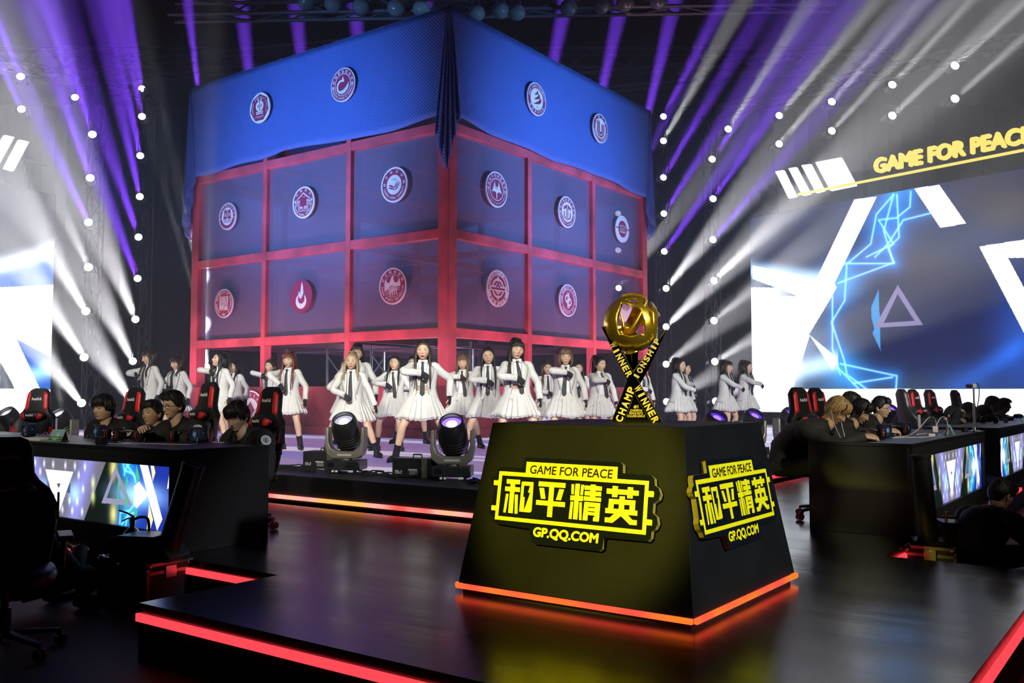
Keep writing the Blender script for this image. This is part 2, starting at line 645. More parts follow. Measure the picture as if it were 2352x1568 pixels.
nt.links.new(gr.outputs['Fac'], rp.inputs['Fac'])
nt.links.new(rp.outputs[0], em.inputs[0])
nt.links.new(em.outputs[0], nt.nodes['Material Output'].inputs['Surface'])
LEDG.cycles.emission_sampling = 'NONE'
strip((-13.0, FB), (FA, FB), 0.045, 0.04, LEDG, lst)
strip((FA, FB + 0.05), (FA, 24), 0.045, 0.04, LEDR, lst)

# ================================================================ roof trusses, lamp towers
TRC = mat('black_truss_metal', (0.03, 0.03, 0.034), 0.5, 0.4)


def truss(mb, p, q, s=0.30, step=0.55, r=0.024, rr=0.014):
    p, q = V(p), V(q)
    d = (q - p).normalized()
    x = d.orthogonal().normalized()
    if abs(d.z) < 0.9:
        x = V((0, 0, 1))
    y = d.cross(x).normalized()
    cs = [x * (s / 2 * i) + y * (s / 2 * j) for i, j in ((1, 1), (-1, 1), (-1, -1), (1, -1))]
    for c in cs:
        mb.tube([p + c, q + c], r, 6)
    n = max(1, int((q - p).length / step))
    for k in range(n):
        u, v = p + (q - p) * (k / n), p + (q - p) * ((k + 1) / n)
        for i in range(4):
            c0, c1 = cs[i], cs[(i + 1) % 4]
            mb.tube([u + c0, v + c1], rr, 5) if k % 2 else mb.tube([u + c1, v + c0], rr, 5)
    return mb


for k, (p, q, s, lb) in enumerate((
        ((-9, 24.0, 11.3), (8.5, 24.0, 11.6), 0.5, 'dark roof truss crossing above the cube behind its top corner'),
        ((-14, 32.0, 12.4), (-1.5, 32.0, 13.6), 0.6, 'dim roof truss upper left behind the purple beams'),
        ((1.0, 33.0, 12.2), (13, 32.5, 13.2), 0.6, 'dim roof truss upper right above the cube'),
        ((-20, 33.0, 13.2), (14, 33.0, 13.2), 0.7, 'faint long roof truss farthest back under the ceiling'))):
    tag(truss(MB(), p, q, s, 1.0, 0.05, 0.03).build('roof_truss', DARKM, smooth=60), lb, 'truss', 'roof trusses')

# ---- beam lights
LENSW = glow('white_lamp_lens', (1.0, 0.98, 1.0), 18)
LENSP = glow('violet_lamp_lens', (0.80, 0.86, 1.0), 7)
LAMPB = mat('lamp_housing', (0.015, 0.015, 0.018), 0.4)


def beam_light_proto(name, lens):
    """local +z is where the lamp points"""
    t = thing(name, None, 'lamp')
    MB().lathe([(0.05, -0.30), (0.105, -0.27), (0.12, -0.1), (0.115, 0.0), (0.105, 0.0), (0.10, -0.02)], 14).build('head', LAMPB, t)
    MB().disc(0.095, -0.012, 18).build('lens', lens, t, fix=False, smooth=0)
    mb = MB()
    for sx in (-1, 1):
        mb.box((sx * 0.14, 0, -0.16), (0.03, 0.09, 0.26))
    mb.box((0, 0, -0.31), (0.31, 0.12, 0.05))
    mb.build('yoke', LAMPB, t, bevel=0.008)
    return t


PW, PP = beam_light_proto('beam_light', LENSW), beam_light_proto('beam_light', LENSP)
DL = V((0.289, -1.0, 0.196)).normalized()
DR = V((-0.064 * -1, -1.0, 0.154)).normalized()
WHT, VIO = (1.0, 0.98, 1.0), (0.22, 0.05, 1.0)
BEAM_E = 150000
# (pixel x, pixel y, distance, kind, strength, label)
BL = []
names = ['lowest', 'second from the bottom', 'third from the bottom', 'fourth from the bottom', 'fifth from the bottom', 'sixth from the bottom', 'seventh from the bottom', 'topmost']
for i, (x, y, k) in enumerate(((303, 923, 'W'), (305, 829, 'W'), (311, 733, 'W'), (316, 639, 'P'), (318, 544, 'P'), (321, 451, 'P'), (322, 357, 'P'), (326, 267, 'P'))):
    BL.append((x, y, 24.9, k, 'L', names[i] + ' of the left tower nearest the cube'))
for i, (x, y, k) in enumerate(((187, 925, 'W'), (193, 820, 'W'), (197, 714, 'W'), (203, 613, 'w'), (203, 510, 'P'), (207, 408, 'P'), (212, 308, 'P'))):
    BL.append((x, y, 22.6, k, 'L', names[i] + ' of the tower beside the left screen'))
for x, y, k, d, w in ((47, 175, 'P', 23, 'upper one of the pair hung at the far left top'), (49, 250, 'P', 23, 'lower one of the pair hung at the far left top'), (172, 223, 'P', 25, 'hung by itself between the far left pair and the tower'),
                      (326, 203, 'P', 26, 'hung just above the tower nearest the cube on the left'), (456, 211, 'P', 27, 'peeping over the left end of the blue cloth')):
    BL.append((x, y, d, k, 'L', w))
for i, (x, y, k) in enumerate(((1531, 922, 'w'), (1530, 836, 'w'), (1530, 750, 'W'), (1530, 662, 'W'), (1526, 577, 'P'), (1525, 490, 'P'), (1524, 407, 'P'), (1524, 323, 'W'))):
    BL.append((x, y, 27.4, k, 'R', names[i] + ' of the tower just right of the cube'))
BL.append((1524, 267, 27.4, 'P', 'R', 'hung above the lamp tower just right of the cube'))
for i, (x, y, k) in enumerate(((1644, 921, 'w'), (1642, 830, 'w'), (1640, 736, 'w'), (1640, 644, 'W'), (1638, 550, 'P'), (1638, 456, 'P'), (1636, 365, 'P'))):
    BL.append((x, y, 25.3, k, 'R', names[i] + ' of the tower beside the right screen'))
BL.append((1673, 296, 25.3, 'W', 'R', 'hung alone above the tower beside the right screen'))
for x, yu, yl, d, w in ((1790, 265, 330, 25.4, 'first'), (1911, 233, 300, 24.0, 'second'), (2050, 194, 265, 22.5, 'third'), (2194, 150, 226, 21.2, 'fourth')):
    for y, p in ((yu, 'upper'), (yl, 'lower')):
        BL.append((x, y, d, 'W', 'R', '%s one of the %s pair hung over the right screen' % (p, w)))
for x, y, k, w in ((1421, 661, 'w', 'lowest'), (1420, 574, 'P', 'middle'), (1420, 490, 'P', 'topmost')):
    BL.append((x, y, 29.5, k, 'R', w + ' of three seen through the right mesh of the cube'))
for x, y, k, w in ((462, 560, 'W', 'topmost'), (466, 655, 'W', 'second'), (470, 748, 'W', 'third'), (474, 842, 'W', 'lowest')):
    BL.append((x, y, 26.6, k, 'L', w + ' of four behind the left edge of the cube'))
for x, y, d, w in ((600, 420, 30, 'far left'), (722, 420, 30, 'middle left'), (850, 420, 30, 'middle'), (985, 420, 30, 'right')):
    BL.append((x, y, d, 'p', 'C', w + ' one of four behind the cube pointing up'))
for x, y, d, w in ((1215, 420, 30, 'left'), (1335, 420, 30, 'middle'), (1450, 420, 30, 'right')):
    BL.append((x, y, d, 'p', 'D', w + ' one of three behind the right half of the cube'))
DC, DD = V((0.0, -0.45, 0.75)).normalized(), V((0.16, -0.55, 0.75)).normalized()
DIRS = {'L': DL, 'R': DR, 'C': DC, 'D': DD}
pkids = {id(p): kids(p) for p in (PW, PP)}
first = {}
rnd = random.Random(3)
for x, y, d, k, side, w in BL:
    src = PW if k in 'Ww' else PP
    P = at(x, y, d)
    if id(src) not in first:
        first[id(src)] = True
        t = src
    else:
        t = src.copy()
        COL.objects.link(t)
        for c in pkids[id(src)]:
            q = c.copy()
            COL.objects.link(q)
            q.parent = t
    dd = (DIRS[side] + V((rnd.uniform(-.02, .02), 0, rnd.uniform(-.02, .02)))).normalized()
    t.matrix_world = Matrix.Translation(P) @ dd.to_track_quat('Z', 'Y').to_matrix().to_4x4()
    t['label'] = ('white' if k in 'Ww' else 'violet') + ' beam light, ' + w
    t['group'] = 'beam lights'
    e = {'W': 1.0, 'w': 0.45, 'P': 1.9, 'p': 5.0}[k]
    if side == 'R':
        e *= 0.6 if y < 340 else 0.75
    elif side == 'L':
        e *= 0.85
    cone = {'L': 5.6, 'R': 4.2 if y < 600 else 6.0}.get(side, 4.0) if k in 'Ww' else (3.6 if k == 'P' else 5.5)
    lamp('SPOT', P + dd * 0.02, P + dd * 5, BEAM_E * e, WHT if k in 'Ww' else VIO, 0.07, cone, 0.6, 'beam')

# towers that carry them
for lb, x, y0, d, ztop in (('lamp tower nearest the cube on the left', 322, 600, 25.2, 9.6), ('lamp tower beside the left screen', 205, 600, 22.9, 9.0),
                           ('lamp tower just right of the cube', 1526, 600, 27.7, 9.6), ('lamp tower beside the right screen', 1639, 600, 25.6, 9.0),
                           ('lamp tower hidden behind the left edge of the cube', 470, 600, 26.9, 9.0)):
    P = at(x, y0, d)
    tag(truss(MB(), (P.x, P.y + 0.25, STG), (P.x, P.y + 0.25, ztop), 0.3, 0.5).build('truss_tower', TRC, smooth=60), 'black vertical ' + lb, 'truss', 'lamp towers')
for lb, p, q in (('black truss hung over the right screen', at(1665, 245, 26.5), at(2420, 60, 19.5)), ('black truss hung over the left screen', at(-60, 120, 22.5), at(345, 215, 26.6))):
    tag(truss(MB(), p + V((0, .5, 0)), q + V((0, .5, 0)), 0.3, 0.5).build('hanging_truss', TRC, smooth=60), lb, 'truss', 'trusses over the screens')

# unlit globe lamps along the roof truss
gp = thing('roof_lamp', None, 'lamp')
MB().lathe([(0.02, 0.32), (0.10, 0.30), (0.13, 0.10), (0.20, 0.02), (0.20, 0.0)], 16).build('housing', LAMPB, gp)
MB().ball((0, 0, -0.03), (0.235, 0.235, 0.21), 18, 10).build('glass_globe', mat('dull_lamp_glass', (0.13, 0.15, 0.15), 0.1, coat=0.5), gp)
MB().tube([(0, 0, 0.3), (0, 0, 0.62)], 0.025, 6).build('hanger', LAMPB, gp)
gk = kids(gp)
for i, (x, y, lb) in enumerate(((703, 0, 'cut by the frame at the top left'), (765, 6, 'second from the left'), (830, 12, 'third from the left, with a bright glint'), (910, 16, 'fourth from the left, just left of the cube corner'),
                                (968, 18, 'dim one touching the cube corner on the left'), (1094, 28, 'lowest one, right of the cube corner'), (1150, 22, 'second one right of the cube corner'), (1187, 26, 'faint small one behind the second right'),
                                (1306, 15, 'largest bright one right of centre'), (1382, 10, 'right of the largest bright one'), (1436, 4, 'under the pink beam at the right'), (1512, 0, 'far right at the frame top'))):
    if i == 0:
        t = gp
    else:
        t = gp.copy()
        COL.objects.link(t)
        for c in gk:
            q = c.copy()
            COL.objects.link(q)
            q.parent = t
    t.location = at(x, y, 23.4)
    t['label'] = 'unlit round glass roof lamp, ' + lb
    t['group'] = 'roof lamps'

# ================================================================ LED screens and signs
S0 = at(1729, 945, 27.0)
SD = V((math.sin(R(38)), -math.cos(R(38)), 0))          # along the right screen towards the camera
SH = at(1729, 501, 27.0).z - S0.z
SW = 10.5
SN = V((SD.y, -SD.x, 0))                                # faces the audience
if SN.dot(V((0, -1, 0))) < 0:
    SN = -SN


def right_content(p):
    x, y = p[:, 0], p[:, 1]
    c = np.zeros((len(p), 3)) + np.array([0.014, 0.018, 0.075])

    def addg(cx, cy, sx, sy, col):
        nonlocal c
        g = np.exp(-((x - cx) / sx) ** 2 - ((y - cy) / sy) ** 2)
        c = c + g[:, None] * np.array(col)
    addg(1760, 785, 95, 85, (0.5, 0.75, 1.1))
    addg(2110, 600, 130, 50, (0.045, 0.03, 0.0))
    addg(2310, 480, 90, 60, (0.06, 0.045, 0.0))
    addg(2345, 790, 60, 130, (0.01, 0.07, 0.40))
    addg(2215, 885, 70, 45, (0.005, 0.04, 0.22))
    addg(2180, 790, 200, 120, (0.006, 0.008, 0.035))
    addg(2000, 900, 300, 40, (0.03, 0.06, 0.06))
    addg(2020, 520, 60, 55, (0.01, 0.10, 0.34))
    addg(2065, 440, 60, 40, (0.01, 0.18, 0.55))
    addg(1930, 650, 45, 45, (0.04, 0.30, 0.75))
    addg(1930, 850, 45, 50, (0.04, 0.28, 0.65))
    addg(1830, 590, 90, 40, (0.05, 0.05, 0.05))
    streak = np.exp(-(((x - 2352) * 0.62 + (y - 790)) / 26.0) ** 2) * np.clip((x - 2150) / 150, 0, 1) * np.clip((2352 - x) / 60 + 0.6, 0, 1)
    c = c + streak[:, None] * np.array([0.01, 0.10, 0.50])
    bolts = [[(2052, 447), (2013, 492), (2000, 560), (1950, 602), (1900, 625)], [(2052, 447), (2030, 530), (2052, 605), (1950, 605)], [(2092, 440), (2090, 475), (2060, 500), (2018, 505), (2052, 560), (1990, 590)],
             [(2135, 490), (2075, 505), (2040, 560), (2010, 590)], [(2060, 447), (2065, 545), (2040, 570), (2054, 603)], [(1945, 605), (1940, 690), (1910, 740), (1940, 830), (1945, 860), (1990, 893)],
             [(1912, 680), (1912, 800), (1930, 860)], [(2052, 603), (1925, 650)], [(1930, 835), (2060, 863), (2058, 893)], [(1960, 880), (2050, 866)], [(1925, 845), (1975, 895)]]
    for b in bolts:
        d = np.min([seg_d(p, b[i], b[i + 1]) for i in range(len(b) - 1)], axis=0)
        c = c + np.exp(-d / 10.0)[:, None] * np.array([0.005, 0.16, 0.60]) * 0.8 + np.exp(-(d / 1.9) ** 2)[:, None] * np.array([0.35, 0.8, 1.0])
    blue = [(2018, 664), (2021, 743), (2012, 770), (2002, 730), (2001, 705)]
    c[inside(p, blue)] = (0.05, 0.36, 0.86)
    c[inside(p, [(2012, 745), (2021, 745), (2023, 806), (2004, 765)])] = (0.05, 0.36, 0.86)
    tri = [(2062, 654), (2120, 746), (2008, 752)]
    tin = [(2062, 675), (2101, 737), (2030, 741)]
    c[inside(p, tri) & ~inside(p, tin)] = (0.30, 0.27, 0.52)
    white = [[(2014, 451), (1962, 458), (1875, 640), (1729, 610), (1729, 640), (1860, 690), (1729, 960), (1800, 960), (1860, 770), (1912, 850), (1925, 824), (1858, 768), (1905, 690), (1922, 660), (1917, 650)],
             [(1729, 680), (1880, 680), (1850, 770), (1800, 893), (1729, 930)], [(2100, 433), (2157, 424), (2219, 513), (2160, 523)], [(2249, 566), (2480, 530), (2480, 590), (2315, 592), (2480, 900), (2480, 1010)],
             [(1700, 893), (2600, 893), (2600, 960), (1700, 960)]]
    for w in white:
        c[inside(p, w)] = (1.5, 1.55, 1.6)
    band = np.exp(-((y - 622 - (x - 1729) * 0.12) / 17) ** 2) * (x < 1905) + np.exp(-((y - 860 + (x - 1800) * 0.25) / 20) ** 2) * (x > 1790) * (x < 1925)
    c = c + band[:, None] * np.array([0.7, 1.0, 1.4])
    left = (x < 1850) & (y > 660) & (y < 900)
    c = c + (left * np.clip((1850 - x) / 90, 0, 1))[:, None] * np.array([1.2, 1.3, 1.5])
    return c


M_R = basis(S0, SD, SN)
flipx = M_R.to_3x3() @ V((0, 1, 0))
SCRM = attr_glow('led_wall_right', 1.0)
scr = thing('led_screen', 'huge LED screen on the right showing white triangles and blue lightning', 'screen', group='big LED screens', M=M_R)
MB().box((SW / 2, SH / 2, -0.16), (SW + 0.06, SH + 0.06, 0.28)).build('cabinet', BLACKM, scr, smooth=0)
led_grid('display', M_R, SW, SH, 900, 400, lambda P, uv: right_content(npix(P)), SCRM, scr, 0.0)


def mirror(p):
    a, b = AB(p)
    return W(2.19 - b, 2.19 - a, p.z)


S0L = mirror(S0)
SDL = (mirror(S0 + SD) - S0L).normalized()
SNL = (mirror(S0 + SN) - S0L).normalized()
M_L = basis(S0L + SDL * SW, -SDL, SNL)
scl = thing('led_screen', 'bright LED screen at the left edge showing the white corner of a triangle', 'screen', group='big LED screens', M=M_L)
MB().box((SW / 2, SH / 2, -0.16), (SW + 0.06, SH + 0.06, 0.28)).build('cabinet', BLACKM, scl, smooth=0)


def left_content(P, uv):
    p = npix(P)
    x, y = p[:, 0], p[:, 1]
    c = np.zeros((len(p), 3)) + np.array([0.02, 0.02, 0.04])
    hot = (y > 660 - x * 0.05) & (y < 900)
    c[hot] = (1.4, 1.5, 1.6)
    g = np.exp(-((y - 610 + x * 0.28) / 16) ** 2)
    c += g[:, None] * np.array([1.2, 1.4, 1.7])
    m = (y > 615 - x * 0.2) & (y < 665)
    c[m] += np.array([0.08, 0.25, 0.8])
    dk = inside(p, [(38, 778), (120, 822), (120, 905), (88, 893)])
    c[dk] = (0.03, 0.16, 0.75)
    g2 = np.exp(-((y - 865 + (x - 60) * 0.3) / 18) ** 2) * (x > 60)
    c += g2[:, None] * np.array([0.5, 0.9, 1.3])
    c[inside(p, [(0, 820), (34, 893), (0, 893)])] = (0.16, 0.18, 0.22)
    c[inside(p, [(36, 775), (0, 700), (0, 830), (40, 900), (108, 960), (92, 893)])] = (1.5, 1.55, 1.6)
    c[y > 895] = (1.5, 1.55, 1.6)
    return c


led_grid('display', M_L, SW, SH, 800, 340, left_content, attr_glow('led_wall_left', 1.0), scl, 0.0)

for M_, nm_ in ((M_R, 'right'), (M_L, 'left')):
    mb = MB()
    for k in range(4):
        x_ = 0.9 + (SW - 1.8) * k / 3
        mb.tube([(x_, SH - 0.2, -0.10), (x_, SH + 1.2, -0.10)], 0.022, 6)
    mb.tube([(0.3, SH + 0.75, -0.02), (SW - 0.3, SH + 0.75, -0.02)], 0.035, 6)
    tag(mb.build('pipe_truss', TRC, M=M_), 'black pipe truss carrying the light sign over the %s screen' % nm_, 'truss', 'pipe trusses over the screens')

# the sign over the right screen: four white bars, yellow lettering with an underline
SGW, SGY = glow('white_sign_face', (1, 1, 1), 1.3), glow('yellow_sign_face', (1.0, 0.78, 0.14), 1.05)
MI = M_R.inverted()


def loc_of(px, py, M=M_R, MIv=MI):
    return MIv @ on_plane(px, py, M.translation, M.to_3x3() @ V((0, 0, 1)))


BARS = [[(1787, 395), (1806, 392), (1836, 453), (1818, 457)], [(1817, 388), (1835, 385), (1868, 447), (1850, 451)], [(1847, 381), (1868, 378), (1900, 440), (1881, 445)], [(1879, 374), (1938, 363), (1973, 428), (1914, 440)]]
for k, q in enumerate(BARS):
    pl = [tuple(loc_of(*p))[:2] for p in q]
    tag(MB().prism(pl, 0.05, 0.16).build('sign_bar', SGW, M=M_R, smooth=0, bevel=0.02), ('leftmost narrow', 'second narrow', 'third narrow', 'wide right-hand')[k] + ' slanted white light bar above the right screen', 'sign', 'light bars over the right screen')
sg = thing('lettering_sign', 'yellow glowing lettering sign with an underline above the right screen', 'sign', M=M_R)
b0, b1 = loc_of(2013, 404), loc_of(2352, 337)
mb = MB()
hcap = loc_of(2016, 367).y - loc_of(2016, 403).y
wl = (loc_of(2335, 320).x - b0.x) / 12.6 * 14
put_text(mb, 'GAME FOR PEACE', b0.x + wl / 2, b0.y + 0.03 + hcap / 2, wl, hcap, 0.14, 0, bold=0.05, ext=0.08)
mb.build('lettering', SGY, sg, smooth=0, fix=False)
u0, u1 = loc_of(1842, 443), loc_of(1971, 417)
MB().box(((u0.x + b0.x + wl + 0.6) / 2, b0.y - 0.13, 0.19), (b0.x + wl + 0.6 - u0.x, 0.065, 0.03)).build('underline', SGY, sg, smooth=0)
for k in range(2):
    pl = [(SW - q[0], q[1]) for q in [tuple(loc_of(*p))[:2] for p in BARS[1 - k]]]
    tag(MB().prism(pl[::-1], 0.05, 0.16).build('sign_bar', SGW, M=M_L, smooth=0, bevel=0.02), ("second", "first")[k] + " slanted white light bar from the corner above the left screen", 'sign', 'light bars over the left screen')
# ================================================================ the giant cube
CA, CB, CS = CUBE
CM = Matrix.Translation(W(CA, CB, STG)) @ Matrix.Rotation(ROT, 4, 'Z')     # local x along a (negative = left face), local y along b
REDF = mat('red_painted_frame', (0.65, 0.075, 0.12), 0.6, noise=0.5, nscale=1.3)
REDSH = mat('shaded_red_inner_frame', (0.16, 0.03, 0.06), 0.7, noise=0.3, nscale=2)  # same red paint, its darker look under blue light put into the colour
cube = thing('mesh_cube', 'giant red framed cube with dark mesh panels standing on the lit stage', 'stage set', M=CM)
ZT, ZB1, ZB2, ZB3, ZW = 8.30, 6.07, 3.98, 2.05, 1.02      # roof, beams and base wall, above the stage
xs = [0, -2.75, -5.45, -8.15]


def face_pt(face, s, off=0.0):
    """point on a face at distance s from the near corner; off = outward"""
    return {'L': (-s, -off), 'R': (off, s), 'BL': (-s, CS + off), 'BR': (-CS - off, s)}[face]


for face in ('L', 'R', 'BL', 'BR'):
    for i, s in enumerate((0.0, 2.75, 5.45, 8.15)):
        if (face == 'R' and i == 0) or (face == 'BL' and i == 3) or (face == 'BR' and i in (0,)) or (face == 'BL' and i == 0):
            continue
        w = 0.26 if i in (0, 3) else 0.14
        x, y = face_pt(face, min(max(s, 0.13), CS - 0.13) if i in (0, 3) else s, -0.1)
        if i in (0, 3):
            x, y = face_pt(face, min(max(s, 0.13), CS - 0.13), -0.13)
        MB().box((x, y, ZT / 2), (w, w if i in (0, 3) else 0.2, ZT) if face in ('L', 'BL') else (w if i in (0, 3) else 0.2, w, ZT)).build('post', REDF if face in ('L', 'R') else REDSH, cube, smooth=0, bevel=0.01)
    for z in (ZB3, ZB2, ZB1, ZT - 0.1):
        x, y = face_pt(face, CS / 2, -0.1)
        MB().box((x, y, z), (CS - 0.3, 0.18, 0.19) if face in ('L', 'BL') else (0.18, CS - 0.3, 0.19)).build('beam', REDF if face in ('L', 'R') else REDSH, cube, smooth=0, bevel=0.01)
for s in (2.75, 5.45):
    for z in (ZB3, ZB2, ZB1):
        MB().box((-s, CS / 2, z - 0.02), (0.14, CS - 0.5, 0.14)).build('cross_beam', REDSH, cube, smooth=0)
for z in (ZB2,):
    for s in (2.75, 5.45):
        MB().box((-CS / 2, s, z + 0.02), (CS - 0.5, 0.14, 0.14)).build('cross_beam', REDSH, cube, smooth=0)
MB().box((-CS / 2, CS / 2, ZT + 0.02), (CS - 0.05, CS - 0.05, 0.05)).build('roof_panel', mat('dark_roof_panel', (0.03, 0.03, 0.05), 0.7), cube, smooth=0)
# base wall
REDW = mat('red_base_panel', (0.19, 0.018, 0.032), 0.65, noise=0.25, nscale=1.5)
for face in ('L', 'R'):
    x, y = face_pt(face, CS / 2, 0.06)
    MB().box((x, y, ZW / 2), (CS + 0.1, 0.10, ZW) if face == 'L' else (0.10, CS + 0.1, ZW)).build('base_panel', REDW, cube, smooth=0)
    x, y = face_pt(face, CS / 2, 0.13)
    MB().box((x, y, 0.09), (CS + 0.3, 0.10, 0.18) if face == 'L' else (0.10, CS + 0.3, 0.18)).build('plinth_board', REDW, cube, smooth=0)
# mesh panels
MESH = bpy.data.materials.new('dark_scrim_mesh')
MESH.use_nodes = True
nt = MESH.node_tree
nt.nodes.remove(nt.nodes['Principled BSDF'])
dif, trl, tra = nt.nodes.new('ShaderNodeBsdfDiffuse'), nt.nodes.new('ShaderNodeBsdfTranslucent'), nt.nodes.new('ShaderNodeBsdfTransparent')
dif.inputs[0].default_value = (0.30, 0.22, 0.36, 1)
trl.inputs[0].default_value = (0.30, 0.30, 0.50, 1)
m1, m2 = nt.nodes.new('ShaderNodeMixShader'), nt.nodes.new('ShaderNodeMixShader')
m1.inputs[0].default_value = 0.35
m2.inputs[0].default_value = 0.5
nt.links.new(dif.outputs[0], m1.inputs[1])
nt.links.new(trl.outputs[0], m1.inputs[2])
nt.links.new(tra.outputs[0], m2.inputs[1])
nt.links.new(m1.outputs[0], m2.inputs[2])
nt.links.new(m2.outputs[0], nt.nodes['Material Output'].inputs['Surface'])
for face in ('L', 'R', 'BL', 'BR'):
    for i in range(3):
        s0, s1 = (0.25, 2.82, 5.52)[i], (2.68, 5.38, 7.9)[i]
        for z0, z1 in ((ZB3 + 0.09, ZB2 - 0.09), (ZB2 + 0.09, ZB1 - 0.09)):
            if face in ('BL', 'BR') and z0 < 3:
                continue
            x, y = face_pt(face, (s0 + s1) / 2, -0.1)
            mb = MB()
            (mb.box((x, y, (z0 + z1) / 2), (s1 - s0, 0.006, z1 - z0)) if face in ('L', 'BL') else mb.box((x, y, (z0 + z1) / 2), (0.006, s1 - s0, z1 - z0)))
            mb.build('mesh_panel', MESH, cube, smooth=0)
# scaffolding seen through the open bottom row
sf = MB()
for k in range(5):
    x = -1.2 - k * 1.5
    sf.tube([(x, 2.2, 0.0), (x, 2.2, 2.0)], 0.03, 6)
    sf.tube([(x, 4.2, 0.0), (x, 4.2, 2.0)], 0.03, 6)
    if k < 4:
        sf.tube([(x, 2.2, 0.3), (x - 1.5, 2.2, 1.8)], 0.022, 6)
        sf.tube([(x, 2.2, 1.9), (x - 1.5, 2.2, 1.9)], 0.022, 6)
        sf.tube([(x - 1.5, 4.2, 0.3), (x, 4.2, 1.8)], 0.022, 6)
sf.build('scaffolding', mat('scaffold_steel', (0.30, 0.30, 0.32), 0.4, 0.8), cube)

# ---- blue cloth
CLOTH = bpy.data.materials.new('blue_ribbed_cloth')
CLOTH.use_nodes = True
nt = CLOTH.node_tree
pb = nt.nodes['Principled BSDF']
pb.inputs['Base Color'].default_value = (0.055, 0.12, 0.42, 1)
pb.inputs['Roughness'].default_value = 0.6
pb.inputs['Sheen Weight'].default_value = 0.0
tc = nt.nodes.new('ShaderNodeTexCoord')
wv = nt.nodes.new('ShaderNodeTexWave')
wv.inputs['Scale'].default_value = 8.5
wv.bands_direction = 'DIAGONAL'
bp = nt.nodes.new('ShaderNodeBump')
bp.inputs['Strength'].default_value, bp.inputs['Distance'].default_value = 0.35, 0.02
nt.links.new(tc.outputs['Object'], wv.inputs['Vector'])
nt.links.new(wv.outputs['Fac'], bp.inputs['Height'])
nt.links.new(bp.outputs[0], pb.inputs['Normal'])
HEM = {'L': [(0.0, 6.24), (0.3, 6.23), (1.5, 6.16), (2.76, 6.18), (3.83, 6.23), (4.76, 6.28), (5.6, 6.18), (6.85, 6.14), (8.04, 6.13), (8.2, 6.13)],
       'R': [(0.0, 6.24), (0.28, 6.22), (1.23, 6.14), (2.71, 6.12), (3.65, 6.05), (4.96, 6.13), (6.62, 6.04), (8.0, 6.0), (8.2, 6.0)]}
HEM['BL'], HEM['BR'] = HEM['R'], HEM['L']
cl = thing('cover_cloth', 'big blue ribbed cloth draped over the top of the red cube', 'cloth', M=CM)
for face in ('L', 'R', 'BL', 'BR'):
    hx, hz = zip(*HEM[face])
    nu, nv = 70, 16
    rg = []
    for j in range(nv + 1):
        row = []
        for i in range(nu + 1):
            s = (CS + 0.1) * i / nu - 0.05
            hb = float(np.interp(max(s, 0), hx, hz)) + 0.015 * math.sin(s * 2.3)
            t = j / nv
            z = ZT + 0.07 + (hb - ZT - 0.07) * t
            off = 0.07 + 0.035 * t * math.sin(s * 3.1 + 1) + 0.02 * t * t
            x, y = face_pt(face, s, off)
            row.append(V((x, y, z)))
        rg.append(row)
    mb = MB().rings(rg, closed=False)
    mb.build('drape', CLOTH, cl, solid=0.015, fix=False, smooth=60)
MB().box((-CS / 2, CS / 2, ZT + 0.075), (CS + 0.14, CS + 0.14, 0.02)).build('top_sheet', CLOTH, cl, smooth=0)
for cx, cy, ox, oy, zb in ((0.0, 0.0, 0.7, -0.7, 5.15), (-CS, 0.0, -0.7, -0.7, 4.62), (0.0, CS, 0.7, 0.7, 4.9), (-CS, CS, -0.7, 0.7, 5.0)):
    # a gathered fold at each corner: corrugated and ragged at the bottom
    u = V((-oy, ox, 0)).normalized()
    o = V((ox, oy, 0)).normalized()
    rg = []
    nf, nv = 44, 14
    for j in range(nv + 1):
        t = j / nv
        row = []
        for i in range(nf + 1):
            q = i / nf - 0.5
            zlow = zb + 1.0 * abs(q * 2 + 0.25) ** 1.1 + 0.10 * math.sin(i * 0.9)
            z = ZT + 0.08 + (min(zlow, 6.35) - ZT - 0.08) * t
            wdt = 0.03 + 0.50 * t ** 0.8
            amp = 0.015 + 0.085 * t
            d = 0.10 + 0.05 * t + amp * math.sin(q * 33 + t * 0.8) - 0.35 * t * abs(q)
            p = V((cx, cy, z)) + u * (q * wdt) + o * d
            row.append(p)
        rg.append(row)
    MB().rings(rg, closed=False).build('corner_fold', CLOTH, cl, solid=0.012, fix=False, smooth=70)

# ================================================================ round emblems
PWHT, PMAR = mat('emblem_white_print', (0.80, 0.80, 0.86), 0.6), mat('emblem_maroon_print', (0.30, 0.022, 0.085), 0.6)
WHTI, MARI = 0, 1


def swoosh(pts, w, n=14):
    """tapered curved stroke as a polygon; pts is a 3-point quadratic curve"""
    a, b, c = [V((*p, 0)) for p in pts]
    l, r = [], []
    for i in range(n + 1):
        t = i / n
        p = a * (1 - t) ** 2 + b * 2 * t * (1 - t) + c * t * t
        d = ((b - a) * (1 - t) + (c - b) * t)
        d = d.normalized() if d.length > 1e-6 else V((1, 0, 0))
        q = V((-d.y, d.x, 0)) * (w * math.sin(math.pi * min(max(t, 0.02), 0.98)) ** 0.8)
        l.append((p + q)[:2])
        r.append((p - q)[:2])
    return [tuple(x) for x in l + r[::-1]]


def bar(p, q, w):
    p, q = V((*p, 0)), V((*q, 0))
    d = (q - p).normalized()
    n = V((-d.y, d.x, 0)) * (w / 2)
    return [tuple((p + n)[:2]), tuple((q + n)[:2]), tuple((q - n)[:2]), tuple((p - n)[:2])]


